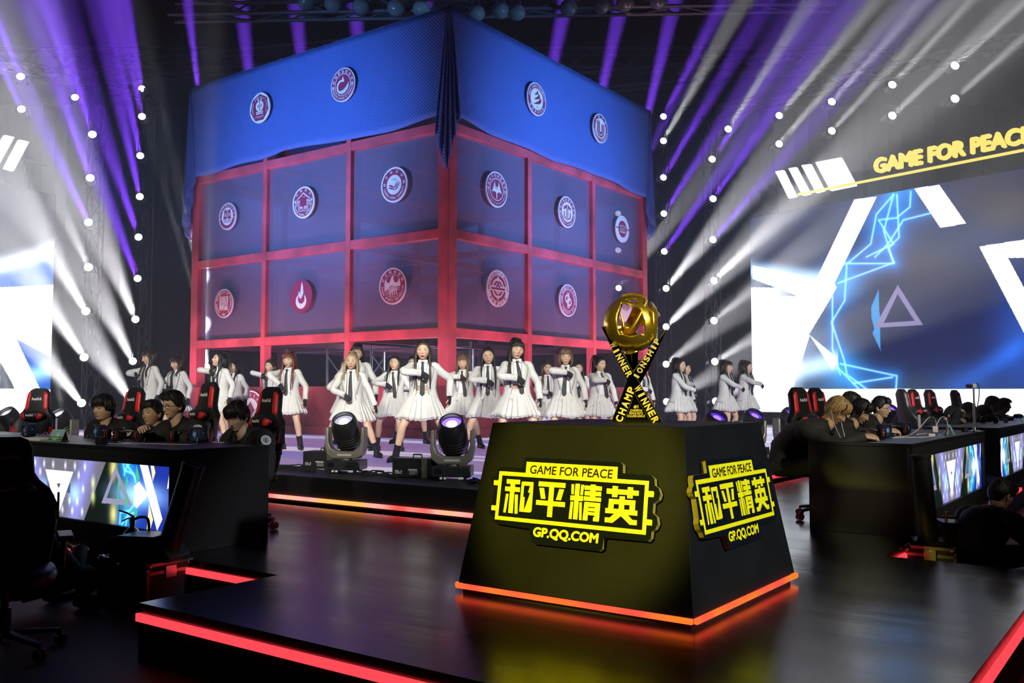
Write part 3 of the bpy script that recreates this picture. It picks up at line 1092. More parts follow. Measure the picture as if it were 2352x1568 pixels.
def em_lyre(mb):
    mb.flat([(math.cos(R(90 + k * 360 / 7)) * 0.92, math.sin(R(90 + k * 360 / 7)) * 0.92) for k in range(7)], .02, MARI)
    for s in (-1, 1):
        mb.annulus(0.15, 0.32, .03, 100 if s < 0 else 280, 260 if s < 0 else 440, 18, WHTI, c=(s * 0.06, 0.12))
        mb.flat(bar((s * 0.07, -0.22), (s * 0.07, 0.45), 0.07), .03, WHTI)
        mb.flat(swoosh([(s * 0.07, 0.40), (s * 0.10, 0.55), (s * 0.25, 0.60)], 0.05), .03, WHTI)
    mb.flat(bar((-0.34, -0.26), (0.34, -0.26), 0.07), .03, WHTI)
    mb.flat(bar((-0.34, -0.38), (0.34, -0.38), 0.07), .03, WHTI)
    arc_text(mb, 'GUANGDONG UNIVERSITY OF TECHNOLOGY', 0.70, 90, 235, 0.09, .03, WHTI)
    put_text(mb, '广东工业大学', 0, -0.58, 0.8, 0.15, .03, WHTI)


def ring_base(mb, inner=0.66, field=WHTI, band=MARI, rim=WHTI, r0=0.93):
    mb.disc(r0, .01, 48, band)
    mb.disc(inner, .02, 48, field)


def em_swan(mb):
    mb.disc(0.94, .01, 48, MARI)
    mb.annulus(0.62, 0.66, .02, m=WHTI)
    mb.annulus(0.30, 0.42, .03, 60, 300, 30, WHTI, c=(-0.08, -0.10))
    for k in range(3):
        mb.flat(swoosh([(-0.36 + 0.05 * k, -0.30 - 0.09 * k), (0.12 + .04 * k, -0.62 + 0.02 * k), (0.52, 0.10 - 0.10 * k)], 0.075 - .01 * k), .035, WHTI)
    mb.flat([(-0.02, 0.52), (0.10, 0.30), (0.08, 0.24), (-0.06, 0.24)], .03, WHTI)
    mb.flat(bar((-0.10, 0.19), (0.12, 0.19), 0.04), .03, WHTI)
    arc_text(mb, '曹妃甸职业技术学院', 0.79, 90, 190, 0.19, .03, WHTI)
    arc_text(mb, 'CAOFEIDIAN COLLEGE OF TECHNOLOGY', 0.80, 270, 165, 0.12, .03, WHTI, flip=True)


def em_threewave(mb):
    ring_base(mb)
    mb.flat(swoosh([(-0.02, 0.52), (0.28, 0.42), (-0.28, 0.22)], 0.075), .03, MARI)
    mb.flat(swoosh([(0.10, 0.36), (0.52, 0.22), (-0.30, -0.06)], 0.10), .03, MARI)
    mb.flat(swoosh([(0.22, 0.16), (0.72, -0.06), (-0.34, -0.34)], 0.11), .03, MARI)
    put_text(mb, '2000', 0.05, -0.48, 0.26, 0.11, .03, MARI)
    arc_text(mb, 'ANHUI XINHUA UNIVERSITY', 0.79, 90, 165, 0.15, .03, WHTI)
    arc_text(mb, '安徽新华学院', 0.79, 270, 110, 0.18, .03, WHTI, flip=True)


def em_u(mb):
    ring_base(mb, 0.70)
    for r0, r1, w in ((0.36, 0.50, MARI), (0.12, 0.30, MARI)):
        mb.annulus(r0, r1, .03, 180, 360, 24, w, c=(0, -0.12))
        for s in (-1, 1):
            mb.flat(bar((s * (r0 + r1) / 2, -0.13), (s * (r0 + r1) / 2, 0.34 if s > 0 else 0.46), r1 - r0), .03, w)
    mb.flat([(-0.30, 0.62), (-0.12, 0.40), (-0.12, 0.05), (-0.30, 0.05)], .03, MARI)
    arc_text(mb, '上海大学', 0.82, 90, 100, 0.19, .03, WHTI)
    arc_text(mb, 'SHANGHAI UNIVERSITY', 0.82, 270, 150, 0.14, .03, WHTI, flip=True)


def em_sails(mb):
    mb.disc(0.94, .01, 48, MARI)
    mb.annulus(0.88, 0.91, .02, m=WHTI)
    mb.disc(0.66, .02, 48, WHTI)
    for s in (-1, 1):
        mb.flat([(s * 0.03, 0.45), (s * 0.34, 0.52), (s * 0.44, -0.18), (s * 0.03, -0.14)], .03, MARI)
        put_text(mb, '诚' if s < 0 else '毅', s * 0.22, 0.12, 0.24, 0.28, .04, WHTI)
    for k in range(3):
        mb.flat(swoosh([(-0.56 + .05 * k, -0.22 - .12 * k), (-0.2, -0.08 - .12 * k), (0.0, -0.28 - .12 * k)], 0.03), .03, MARI)
        mb.flat(swoosh([(0.56 - .05 * k, -0.22 - .12 * k), (0.2, -0.08 - .12 * k), (0.0, -0.28 - .12 * k)], 0.03), .03, MARI)
    arc_text(mb, '厦门海洋职业技术学院', 0.78, 90, 200, 0.15, .03, WHTI)


def em_house(mb):
    mb.disc(0.93, .01, 48, MARI)
    mb.annulus(0.90, 0.97, .02, m=WHTI)
    mb.flat(bar((-0.52, 0.24), (0.0, 0.60), 0.06), .03, WHTI)
    mb.flat(bar((0.52, 0.24), (0.0, 0.60), 0.06), .03, WHTI)
    for s in (-1, 1):
        for k, h in enumerate((0.16, 0.24, 0.32, 0.22)):
            mb.flat(bar((s * (0.34 + 0.12 * k), -0.22), (s * (0.34 + 0.12 * k), h - 0.06), 0.04), .03, WHTI)
        mb.flat(bar((s * 0.30, 0.14), (s * 0.62, 0.02), 0.04), .03, WHTI)
        mb.flat(swoosh([(s * 0.02, -0.36), (s * 0.2, -0.20), (s * 0.38, -0.34)], 0.035), .03, WHTI)
        mb.flat(swoosh([(s * 0.02, -0.46), (s * 0.2, -0.30), (s * 0.40, -0.44)], 0.03), .03, WHTI)
        mb.flat(bar((s * 0.42, -0.2), (s * 0.42, -0.5), 0.04), .03, WHTI)
    mb.flat(bar((-0.4, -0.53), (0.4, -0.53), 0.04), .03, WHTI)
    for q in ((-0.12, 0.36), (0.06, 0.32), (0.14, 0.38)):
        mb.flat(swoosh([(q[0] - .06, q[1] + .03), q, (q[0] + .06, q[1] + .03)], 0.015), .03, WHTI)
    arc_text(mb, '南宁师范大学', 0.77, 90, 165, 0.18, .03, WHTI)
    arc_text(mb, 'NANNING NORMAL UNIVERSITY', 0.78, 270, 155, 0.13, .03, WHTI, flip=True)


def em_hand(mb):
    mb.disc(0.93, .01, 48, MARI)
    mb.annulus(0.90, 0.98, .02, m=WHTI)
    mb.disc(0.56, .02, 44, WHTI)
    for k in range(4):
        mb.flat(bar((-0.02 + .03 * k, -0.20 + .02 * k), (0.24 + .08 * k, 0.20 - .045 * k), 0.03), .03, MARI)
    mb.flat(swoosh([(-0.42, -0.02), (-0.25, 0.02), (0.03, -0.20)], 0.05), .03, MARI)
    mb.flat(swoosh([(-0.46, -0.14), (-0.2, -0.16), (0.06, -0.30)], 0.045), .03, MARI)
    mb.flat(swoosh([(-0.02, -0.28), (0.2, -0.30), (0.42, 0.04)], 0.04), .03, MARI)
    put_text(mb, '1946', 0, 0.30, 0.34, 0.13, .03, MARI)
    arc_text(mb, '廊坊师范学院', 0.74, 90, 170, 0.17, .03, WHTI)
    arc_text(mb, 'LANGFANG NORMAL UNIVERSITY', 0.74, 270, 150, 0.15, .03, WHTI, flip=True)


def em_seal(mb):
    mb.disc(0.94, .01, 48, MARI)
    mb.annulus(0.93, 0.98, .02, m=WHTI)
    for ix in (-1, 1):
        for iy in (-1, 1):
            x, y = ix * 0.245, iy * 0.245
            mb.flat([(x - .23, y - .23), (x + .23, y - .23), (x + .23, y + .23), (x - .23, y + .23)], .02, WHTI)
            put_text(mb, {(-1, 1): '理', (1, 1): '厦', (-1, -1): '工', (1, -1): '門'}[(ix, iy)], x, y, 0.38, 0.38, .03, MARI)
    arc_text(mb, 'XIAMEN UNIVERSITY OF TECHNOLOGY', 0.78, 90, 282, 0.16, .03, WHTI, bold=0.035)
    put_text(mb, '1981', 0, -0.77, 0.3, 0.15, .03, WHTI, bold=0.03)


def em_flame(mb):
    mb.disc(0.985, .01, 48, MARI)
    c = (0.02, -0.28)
    for k in range(24):
        a0, a1 = R(-150 + k * 12.2 - 95), R(-150 + (k + 1) * 12.2 - 95)
        w0, w1 = 0.03 + 0.20 * math.sin(math.pi * k / 24), 0.03 + 0.20 * math.sin(math.pi * (k + 1) / 24)
        q = []
        for a_, w_ in ((a0, w0), (a1, w1)):
            q.append(((c[0] + math.cos(a_) * (0.42 + w_ * .35)), c[1] + math.sin(a_) * (0.42 + w_ * .35)))
            q.append(((c[0] + math.cos(a_) * (0.42 - w_)), c[1] + math.sin(a_) * (0.42 - w_)))
        mb.flat([q[0], q[2], q[3], q[1]], .02, WHTI)
    for p, w in (([(0.04, 0.82), (0.20, 0.40), (-0.10, -0.10)], 0.11), ([(0.16, 0.48), (0.18, 0.20), (-0.02, -0.18)], 0.08), ([(-0.18, 0.30), (-0.16, 0.05), (0.0, -0.2)], 0.07)):
        mb.flat(swoosh(p, w), .025, WHTI)


def em_bird(mb):
    mb.disc(0.93, .01, 48, MARI)
    mb.annulus(0.92, 0.98, .02, m=WHTI)
    mb.annulus(0.62, 0.64, .02, 40, 330, 40, m=WHTI)
    mb.flat([(-0.58, 0.10), (-0.52, 0.42), (-0.40, 0.18), (-0.20, 0.22), (-0.10, 0.50), (0.10, 0.60), (0.04, 0.40), (0.14, 0.20), (0.34, 0.18), (0.50, 0.42), (0.58, 0.10), (0.56, -0.02), (-0.1, 0.02), (-0.58, -0.26)], .02, WHTI)
    for k in range(3):
        mb.flat(swoosh([(-0.56 + .07 * k, -0.30 - .10 * k), (-0.1, 0.02 - .10 * k), (0.58, -0.02 - .09 * k)], 0.035), .03, WHTI)
    for k in range(4):
        mb.flat(bar((-0.10 + .12 * k, -0.22 + .02 * k), (-0.20 + .17 * k, -0.56 + .03 * k), 0.07), .03, WHTI)
    arc_text(mb, '武汉体育学院', 0.78, 90, 130, 0.18, .03, WHTI)
    arc_text(mb, 'WUHAN SPORTS UNIVERSITY', 0.78, 270, 175, 0.14, .03, WHTI, flip=True, bold=0.03)
    arc_text(mb, '1953', 0.60, 270, 32, 0.09, .03, WHTI, flip=True)


def em_wings(mb):
    mb.disc(0.93, .01, 48, MARI)
    mb.annulus(0.92, 0.98, .02, m=WHTI)
    mb.annulus(0.58, 0.63, .02, m=WHTI)
    for s in (-1, 1):
        for k in range(6):
            mb.flat(swoosh([(s * 0.06, -0.02 - .03 * k), (s * (0.18 + .03 * k), 0.02), (s * (0.20 + .05 * k), 0.46 - .13 * k)], 0.05), .03 + .001 * k, WHTI)
    mb.disc(0.06, .04, 16, WHTI, c=(0, 0.10))
    mb.flat([(-0.07, 0.02), (0.07, 0.02), (0.03, -0.52), (-0.03, -0.52)], .035, WHTI)
    arc_text(mb, '湖南电子科技职业学院', 0.77, 90, 185, 0.18, .03, WHTI)
    arc_text(mb, 'HUNAN COLLEGE OF ELECTRONIC TECHNOLOGY', 0.78, 270, 160, 0.08, .03, WHTI, flip=True)


def em_hex(mb):
    mb.disc(0.93, .01, 48, MARI)
    mb.annulus(0.92, 0.97, .02, m=WHTI)
    mb.disc(0.64, .02, 44, WHTI)
    for s in (-1, 1):
        mb.flat([(s * 0.03, 0.50), (s * 0.42, 0.30), (s * 0.42, 0.10), (s * 0.12, 0.24), (s * 0.12, -0.52), (s * 0.03, -0.56)], .03, MARI)
        mb.flat([(s * 0.42, -0.02), (s * 0.42, -0.36), (s * 0.16, -0.50), (s * 0.16, -0.38), (s * 0.30, -0.30), (s * 0.30, 0.04)], .03, MARI)
    arc_text(mb, '贵州工程应用技术学院', 0.78, 90, 190, 0.17, .03, WHTI)
    arc_text(mb, 'GUIZHOU UNIVERSITY OF ENGINEERING SCIENCE', 0.79, 270, 168, 0.11, .03, WHTI, flip=True)


def em_gate(mb):
    mb.disc(0.62, .01, 44, MARI)
    mb.flat(bar((-0.98, 0.03), (0.98, 0.03), 0.09), .02, MARI)
    for x in (-0.36, 0.36):
        mb.flat(bar((x, -0.24), (x, 0.32), 0.05), .03, WHTI)
    mb.flat(bar((-0.42, -0.25), (0.42, -0.25), 0.07), .03, WHTI)
    mb.flat(swoosh([(-0.34, 0.16), (0, 0.34), (0.34, 0.16)], 0.03), .03, WHTI)
    for k in range(4):
        mb.flat(bar((-0.22, -0.16 + .08 * k), (0.22, -0.16 + .08 * k), 0.025), .03, WHTI)
    for k in range(5):
        a = R(50 + 20 * k)
        mb.flat(bar((math.cos(a) * .77, math.sin(a) * .77), (math.cos(a) * .85, math.sin(a) * .85), 0.05), .03, MARI)


def em_shield(mb):
    for a0, a1 in ((8, 84), (96, 172), (188, 264), (276, 352)):
        mb.annulus(0.54, 0.68, .02, a0, a1, 16, MARI)
        mb.annulus(0.30, 0.42, .02, a0, a1, 14, MARI)
    mb.annulus(0.64, 0.70, .025, m=MARI)
    mb.flat([(-0.70, -0.13), (0.70, -0.13), (0.70, 0.13), (-0.70, 0.13)], .03, WHTI)
    mb.flat(bar((-0.62, -0.02), (0.62, -0.02), 0.12), .04, MARI)
    for q in ([(0, 0.34), (0.09, 0.20), (0, 0.08), (-0.09, 0.20)], [(-0.2, 0.2), (-0.06, 0.12), (-0.05, 0.05), (-0.18, 0.08)], [(0.2, 0.2), (0.06, 0.12), (0.05, 0.05), (0.18, 0.08)]):
        mb.flat(q, .04, MARI)
    put_text(mb, '1949', 0, -0.19, 0.2, 0.08, .04, MARI)
    arc_text(mb, 'DALIAN UNIVERSITY OF TECHNOLOGY', 0.83, 90, 190, 0.15, .03, MARI)
    arc_text(mb, '大连理工大学', 0.83, 270, 100, 0.18, .03, MARI, flip=True)


def em_knot(mb):
    mb.disc(0.93, .01, 48, MARI)
    mb.annulus(0.92, 0.97, .02, m=WHTI)
    mb.annulus(0.64, 0.68, .02, m=WHTI)
    for s in (-1, 1):
        mb.annulus(0.17, 0.27, .03, 0, 360, 28, WHTI, c=(s * 0.10, s * -0.10))
        mb.flat(bar((s * 0.07, 0.16), (s * 0.07, 0.50), 0.08), .035, WHTI)
        mb.flat(bar((s * 0.07, -0.16), (s * 0.07, -0.50), 0.08), .035, WHTI)
    mb.flat(bar((-0.06, 0.14), (0.06, -0.14), 0.08), .036, WHTI)
    arc_text(mb, 'CHINA UNIVERSITY OF PETROLEUM', 0.79, 90, 205, 0.16, .03, WHTI)
    arc_text(mb, '中国石油大学·北京', 0.79, 270, 105, 0.14, .03, WHTI, flip=True)


def em_rays(mb):
    mb.annulus(0.88, 0.96, .02, m=MARI)
    for k in range(7):
        a = R(45 + 15 * k)
        mb.flat([(math.cos(a) * 0.2, math.sin(a) * 0.2 - .3), (math.cos(a - .09) * 0.8, math.sin(a - .09) * 0.8 - .3), (math.cos(a + .09) * 0.8, math.sin(a + .09) * 0.8 - .3)], .02, MARI)


def em_bigring(mb):
    mb.disc(0.95, .01, 48, MARI)
    mb.disc(0.62, .02, 40, WHTI)
    mb.annulus(0.93, 0.97, .02, m=WHTI)
    for k in range(16):
        a = R(k * 22.5)
        mb.flat(bar((math.cos(a) * .70, math.sin(a) * .70), (math.cos(a) * .85, math.sin(a) * .85), 0.06), .03, WHTI)
    mb.flat([(0, 0.45), (0.35, 0), (0, -0.45), (-0.35, 0)], .03, MARI)


EMG = 'round emblems on the cube'
EM = [('L', 5.45, 7.35, .35, em_lyre, 'maroon seven-sided crest with a pale lyre shape, left one on the blue cloth'),
      ('L', 2.76, 7.35, .36, em_swan, 'maroon crest with a pale curling swan, on the blue cloth left of the fold'),
      ('R', 2.76, 7.25, .36, em_threewave, 'pale crest with three dark swooshes, on the blue cloth right of the fold'),
      ('R', 5.47, 7.24, .35, em_u, 'crest with nested dark U shapes at the right end of the blue cloth'),
      ('L', 6.74, 5.03, .32, em_sails, 'small ringed crest with two sails over waves, upper left mesh panel'),
      ('L', 4.10, 5.04, .35, em_house, 'ringed crest with a gabled house over an open book, upper middle mesh panel'),
      ('L', 1.40, 5.07, .36, em_hand, 'ringed crest with a striped hand dated 1946, upper row left of the corner'),
      ('L', 6.82, 2.98, .34, em_seal, 'ringed crest with a square of four seal characters, lower left mesh panel'),
      ('L', 4.14, 2.99, .36, em_flame, 'plain maroon disc with a white curling flame, lower middle mesh panel'),
      ('L', 1.42, 3.02, .37, em_bird, 'ringed crest with a white bird dated 1953, lower row left of the corner'),
      ('R', 1.50, 5.06, .37, em_wings, 'ringed crest with a winged figure, upper row right of the corner'),
      ('R', 4.19, 5.02, .36, em_hex, 'ringed crest with a split hexagon sign, upper middle panel of the right face'),
      ('R', 6.77, 5.00, .34, em_gate, 'pale split ring crest with a gateway, upper panel at the right end'),
      ('R', 1.55, 3.02, .38, em_shield, 'white crest with maroon concentric arcs and a bar, lower row right of the corner'),
      ('R', 4.22, 2.99, .37, em_knot, 'maroon crest with a white looped knot, lower middle panel of the right face'),
      ('R', 6.90, 2.98, .36, em_rays, 'pale crest with maroon rays behind the golden trophy'),
      ('L', 5.60, 0.50, .44, em_bigring, 'big crest on the red base wall beside the chair headrest on the left'),
      ('R', 3.10, 0.50, .44, em_bigring, 'big crest on the red base wall behind the long haired dancer right of the corner'),
      ('R', 5.60, 0.50, .44, em_bigring, 'big crest on the red base wall left of the trophy')]
for face, s, z, r, fn, lb in EM:
    off = 0.16 if z > 6 else (0.17 if z < 1 else 0.02)
    x, y = face_pt(face, s, off)
    P = CM @ V((x, y, z))
    xd, zd = (AX, -BX) if face == 'L' else (BX, AX)
    M = basis(P, xd, zd)
    t = thing('round_emblem', lb, 'emblem', group=EMG, M=M)
    base = MARI if fn in (em_flame,) else WHTI
    mb = MB()
    mb.lathe([(r, -0.015), (r, 0.012)], 48)
    mb.build('disc', PMAR if base else PWHT, t, smooth=30)
    mb = MB()
    fn(mb)
    mb.v = [(p[0] * r, p[1] * r, 0.013 + p[2] * 0.12) for p in mb.v]
    mb.build('print', [PWHT, PMAR], t, smooth=0, fix=False)
# ================================================================ plinth, its signs, the trophy
PED = mat('black_painted_plinth', (0.0065, 0.0068, 0.0065), 0.6, spec=0.12, noise=0.35, nscale=3.0, bump=0.04, bscale=25)
PB = [(-3.476, 4.25), (-1.99, 4.25), (-1.99, 5.70), (-3.476, 5.70)]
PT = [(-3.40, 4.48), (-2.14, 4.48), (-2.14, 5.55), (-3.40, 5.55)]
PH, P0 = 0.98, 0.055
ped = thing('display_plinth', 'tapered black plinth with yellow logo boards and a glowing orange base, carrying the golden trophy', 'plinth', W(-2.735, 4.975), ROT)
pl_ = lambda a, b, z: V((a + 2.735, b - 4.975, z))
mb = MB()
mb.rings([[pl_(a, b, P0) for a, b in PB], [pl_(a, b, PH) for a, b in PT]])
mb.build('body', PED, ped, smooth=0, bevel=0.004)
mb = MB()
mb.rings([[pl_(a + (0.02 if a < -3 else -0.02), b + (0.02 if b < 5 else -0.02), 0.0) for a, b in PB], [pl_(a + (0.02 if a < -3 else -0.02), b + (0.02 if b < 5 else -0.02), P0) for a, b in PB]])
mb.build('foot_board', BLACK, ped, smooth=0)
LEDRO = bpy.data.materials.new('red_orange_led_strip')
LEDRO.use_nodes = True
nt = LEDRO.node_tree
nt.nodes.remove(nt.nodes['Principled BSDF'])
tc, gr, rp, em = [nt.nodes.new(x) for x in ('ShaderNodeTexCoord', 'ShaderNodeTexNoise', 'ShaderNodeValToRGB', 'ShaderNodeEmission')]
gr.inputs['Scale'].default_value = 1.3
rp.color_ramp.elements[0].position, rp.color_ramp.elements[0].color = 0.42, (1.0, 0.05, 0.04, 1)
rp.color_ramp.elements[1].position, rp.color_ramp.elements[1].color = 0.58, (1.0, 0.17, 0.005, 1)
em.inputs[1].default_value = 1.7
nt.links.new(tc.outputs['Object'], gr.inputs['Vector'])
nt.links.new(gr.outputs['Fac'], rp.inputs['Fac'])
nt.links.new(rp.outputs[0], em.inputs[0])
nt.links.new(em.outputs[0], nt.nodes['Material Output'].inputs['Surface'])
for p, q in ((PB[0], PB[1]), (PB[1], PB[2]), (PB[2], PB[3]), (PB[3], PB[0])):
    tag(strip((p[0] + 2.735, p[1] - 4.975), (q[0] + 2.735, q[1] - 4.975), 0.042, 0.026, LEDRO, ped), 'glowing orange-red LED strip')

BOARD, YEL = mat('glossy_black_board', (0.006, 0.008, 0.011), 0.12), mat('yellow_vinyl', (0.92, 0.82, 0.0), 0.45)
BEDGE, DKTXT = mat('lamp_yellow_board_edge', (0.35, 0.27, 0.03), 0.5), mat('dark_brown_vinyl', (0.022, 0.008, 0.003), 0.4, spec=0.1)  # board edges carry the warm lamp's yellow in their colour
F0, F1, F2 = W(PB[0][0], PB[0][1], P0), W(PB[1][0], PB[1][1], P0), W(PT[1][0], PT[1][1], PH)
FN = (F1 - F0).cross(W(PT[0][0], PT[0][1], PH) - F0).normalized()
FX = (F1 - F0).normalized()
SC_ = on_plane(1325, 1160, F0, FN)
MSL = basis(SC_, FX, FN)
MSLi = MSL.inverted()
z1 = lambda x, y: (1130 + x / 7.125, 1050 + y / 7.125)
z2 = lambda x, y: (1320 + x / 7.838, 1070 + y / 7.838)
lp = lambda q: tuple((MSLi @ on_plane(q[0], q[1], SC_, FN))[:2])
ZZ1 = [[(303, 372), (522, 386), (517, 460), (300, 446)], [(365, 440), (440, 446), (437, 505), (363, 500)], [(278, 490), (521, 510), (516, 585), (274, 565)], [(357, 560), (430, 567), (400, 930), (324, 922)],
       [(290, 610), (335, 614), (286, 918), (245, 914)], [(438, 622), (486, 626), (477, 937), (428, 933)], [(548, 425), (560, 412), (742, 424), (708, 890), (690, 915), (640, 915), (505, 900)],
       [(826, 410), (1264, 440), (1258, 520), (820, 488)], [(997, 495), (1078, 502), (1040, 995), (957, 988)], [(834, 513), (912, 519), (936, 697), (860, 692)], [(1160, 536), (1240, 543), (1186, 718), (1104, 712)],
       [(783, 712), (1256, 752), (1250, 832), (778, 790)], [(1345, 738), (1390, 742), (1360, 1025), (1312, 1020)], [(95, 390), (172, 394), (165, 476), (88, 468)], [(55, 797), (132, 803), (124, 884), (48, 876)]]
ZZ2 = [[(7, 343), (54, 348), (48, 528), (2, 524)], [(78, 336), (160, 340), (112, 980), (30, 972)], [(183, 353), (232, 358), (212, 543), (162, 540)], [(-13, 545), (218, 560), (212, 650), (-18, 632)],
       [(148, 668), (194, 672), (185, 990), (140, 985)], [(240, 368), (350, 374), (353, 350), (445, 357), (443, 380), (554, 390), (549, 468), (238, 445)], [(345, 440), (438, 448), (432, 590), (338, 580)],
       [(244, 467), (540, 487), (536, 567), (240, 545)], [(230, 562), (540, 590), (535, 665), (224, 638)], [(238, 662), (524, 687), (500, 1000), (485, 1020), (390, 1008), (393, 938), (414, 940), (416, 908), (298, 898), (292, 998), (203, 990)],
       [(640, 422), (1216, 465), (1212, 556), (635, 515)], [(746, 376), (843, 384), (828, 583), (730, 574)], [(1017, 397), (1115, 405), (1103, 606), (1004, 598)], [(870, 560), (966, 567), (962, 645), (866, 638)],
       [(680, 605), (1156, 640), (1144, 830), (662, 790)], [(615, 770), (1192, 822), (1187, 914), (610, 860)], [(780, 870), (900, 876), (893, 918), (740, 1040), (600, 1026), (605, 938), (686, 946)],
       [(893, 918), (900, 876), (1014, 893), (1096, 985), (1182, 994), (1177, 1084), (1050, 1074)], [(1386, 468), (1478, 474), (1490, 500), (1480, 580), (1378, 574)], [(1350, 976), (1445, 984), (1456, 1010), (1448, 1088), (1342, 1080)]]
HOLES = [[z1(*q) for q in [(588, 478), (684, 485), (650, 590), (684, 597), (582, 890), (598, 668), (572, 664)]], [z2(*q) for q in [(312, 750), (428, 762), (426, 778), (308, 768)]],
         [z2(*q) for q in [(304, 826), (422, 836), (420, 852), (302, 842)]], [z2(*q) for q in [(768, 702), (858, 708), (852, 790), (760, 783)]], [z2(*q) for q in [(956, 716), (1050, 722), (1045, 808), (950, 800)]]]
OUT = [z1(185, 243), z2(1398, 290), z2(1340, 1255), z1(107, 1027)]
INN = [z1(230, 312), z2(1325, 360), z2(1274, 1170), z1(163, 972)]
FRAME = [[OUT[i], OUT[(i + 1) % 4], INN[(i + 1) % 4], INN[i]] for i in range(4)] + [[z1(628, 92), z2(838, 38), z2(826, 256), z1(612, 276)]]
BRD = [(1212, 1055), (1216, 1052), (1432, 1064), (1438, 1069), (1438, 1089), (1502, 1094), (1510, 1101), (1511, 1117), (1520, 1124), (1524, 1137), (1520, 1150), (1508, 1158), (1506, 1180), (1516, 1189), (1518, 1205), (1512, 1217),
       (1504, 1222), (1502, 1238), (1495, 1245), (1395, 1236), (1391, 1262), (1384, 1267), (1234, 1250), (1228, 1243), (1223, 1216), (1148, 1204), (1140, 1198), (1139, 1188), (1133, 1180), (1132, 1168), (1138, 1158), (1145, 1120),
       (1138, 1113), (1136, 1104), (1141, 1097), (1148, 1093), (1150, 1080), (1156, 1074), (1208, 1077)]
SHAPES = [[lp(z1(*q)) for q in s] for s in ZZ1] + [[lp(z2(*q)) for q in s] for s in ZZ2] + [[lp(q) for q in s] for s in FRAME]
HOL = [[lp(q) for q in s] for s in HOLES]
BRDL = [lp(q) for q in BRD]
TX = [lp(z1(685, 225)), lp(z2(745, 170))]
TG = [lp(z1(733, 1245)), lp(z2(490, 1330))]
TXH, TGH = (lp(z1(700, 150))[1] - lp(z1(700, 292))[1]), (lp(z1(760, 1155))[1] - lp(z1(760, 1335))[1])


def logo_board(M, lb, sx=1.0, sy=1.0):
    t = thing('logo_board', lb, 'sign', group='logo boards on the plinth', M=M)
    D = Matrix.Diagonal((sx, sy, 1, 1))
    mb = MB()
    mb.prism(BRDL, 0.006, 0.036, 0, D)
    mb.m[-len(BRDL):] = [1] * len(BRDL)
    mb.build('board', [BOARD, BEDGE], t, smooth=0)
    mb = MB()
    for k, s in enumerate(SHAPES):
        mb.flat(s, 0.0375 + k * 1.2e-5, 0, D)
    for s in HOL:
        mb.flat(s, 0.0382, 1, D)
    put_text(mb, 'GAME FOR PEACE', (TX[0][0] + TX[1][0]) / 2, (TX[0][1] + TX[1][1]) / 2 + 0.002, TX[1][0] - TX[0][0], TXH, 0.0384, 2, 0.02, D)
    put_text(mb, 'GP.QQ.COM', (TG[0][0] + TG[1][0]) / 2, (TG[0][1] + TG[1][1]) / 2, TG[1][0] - TG[0][0], TGH * 1.05, 0.0384, 0, 0.045, D)
    mb.build('print', [YEL, BOARD, DKTXT], t, smooth=0, fix=False)
    return t


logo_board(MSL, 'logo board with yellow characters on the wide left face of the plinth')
G1, G2 = W(PB[2][0], PB[2][1], P0), W(PT[2][0], PT[2][1], PH)
GN = (G1 - F1).cross(F2 - F1).normalized()
MSR = basis(on_plane(1687, 1152, F1, GN), G1 - F1, GN)
ri = MSR.inverted()
rl, rr = ri @ on_plane(1606, 1137, F1, GN), ri @ on_plane(1766, 1100, F1, GN)
ll, lr = lp(OUT[0]), lp(OUT[1])
rt, rb_ = ri @ on_plane(1690, 1060, F1, GN), ri @ on_plane(1695, 1250, F1, GN)
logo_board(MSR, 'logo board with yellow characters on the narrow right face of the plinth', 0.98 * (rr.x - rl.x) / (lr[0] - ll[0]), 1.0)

# trophy
GOLD = mat('polished_gold', (1.0, 0.62, 0.04), 0.24, 0.92, coat=1.0)
GOLDD = mat('dark_gold_chrome', (0.30, 0.27, 0.07), 0.10, 1.0)
GOLDL = mat('gold_letter', (1.0, 0.76, 0.12), 0.35, 0.55)
TP = W(-2.72, 5.02, PH)
tro = thing('trophy', 'golden trophy with a pierced globe held by crossed lettered blades on the plinth', 'trophy', TP, R(-7))
KX = TP.y / F_PX
zt = lambda x, y: ((x / 4.614 + 1340 - 1448) * KX, (968 - (650 + y / 4.614)) * KX)
blades = [[(145, 452), (205, 480), (300, 600), (480, 930), (555, 1062), (490, 1172), (415, 1022)], [(838, 462), (825, 510), (640, 905), (550, 1062), (490, 1172), (415, 1022), (480, 925), (770, 565)],
          [(550, 1062), (800, 1484), (668, 1484), (488, 1168)], [(415, 1022), (490, 1166), (372, 1484), (236, 1484)]]
mb = MB()
RX = Matrix(((1, 0, 0, 0), (0, 0, -1, 0), (0, 1, 0, 0), (0, 0, 0, 1)))      # local x, y of a drawing stand up as x, z facing -y
for k, q in enumerate(blades):
    mb.prism([zt(*p) for p in q], 0.03 - .004 * k, 0.075 - .002 * k, 0, RX)
mb.build('front_blades', GOLDD, tro, smooth=0, bevel=0.004)
mb = MB()
R2 = Matrix.Rotation(R(90), 4, 'Z') @ RX
for k, q in enumerate((blades[1], blades[2])):
    mb.prism([(zt(*p)[0] * 0.8, zt(*p)[1] * (0.96 if p[1] < 1000 else 1)) for p in q], -0.02 - .003 * k, 0.02 + .002 * k, 0, R2)
mb.build('rear_blades', GOLDD, tro, smooth=0, bevel=0.004)
mb = MB()
mb.prism([zt(492, 1168), zt(668, 1482), zt(372, 1482)], 0.04, 0.058, 0, RX)
mb.build('name_plate', GOLDD, tro, smooth=0, bevel=0.002)
mb = MB()
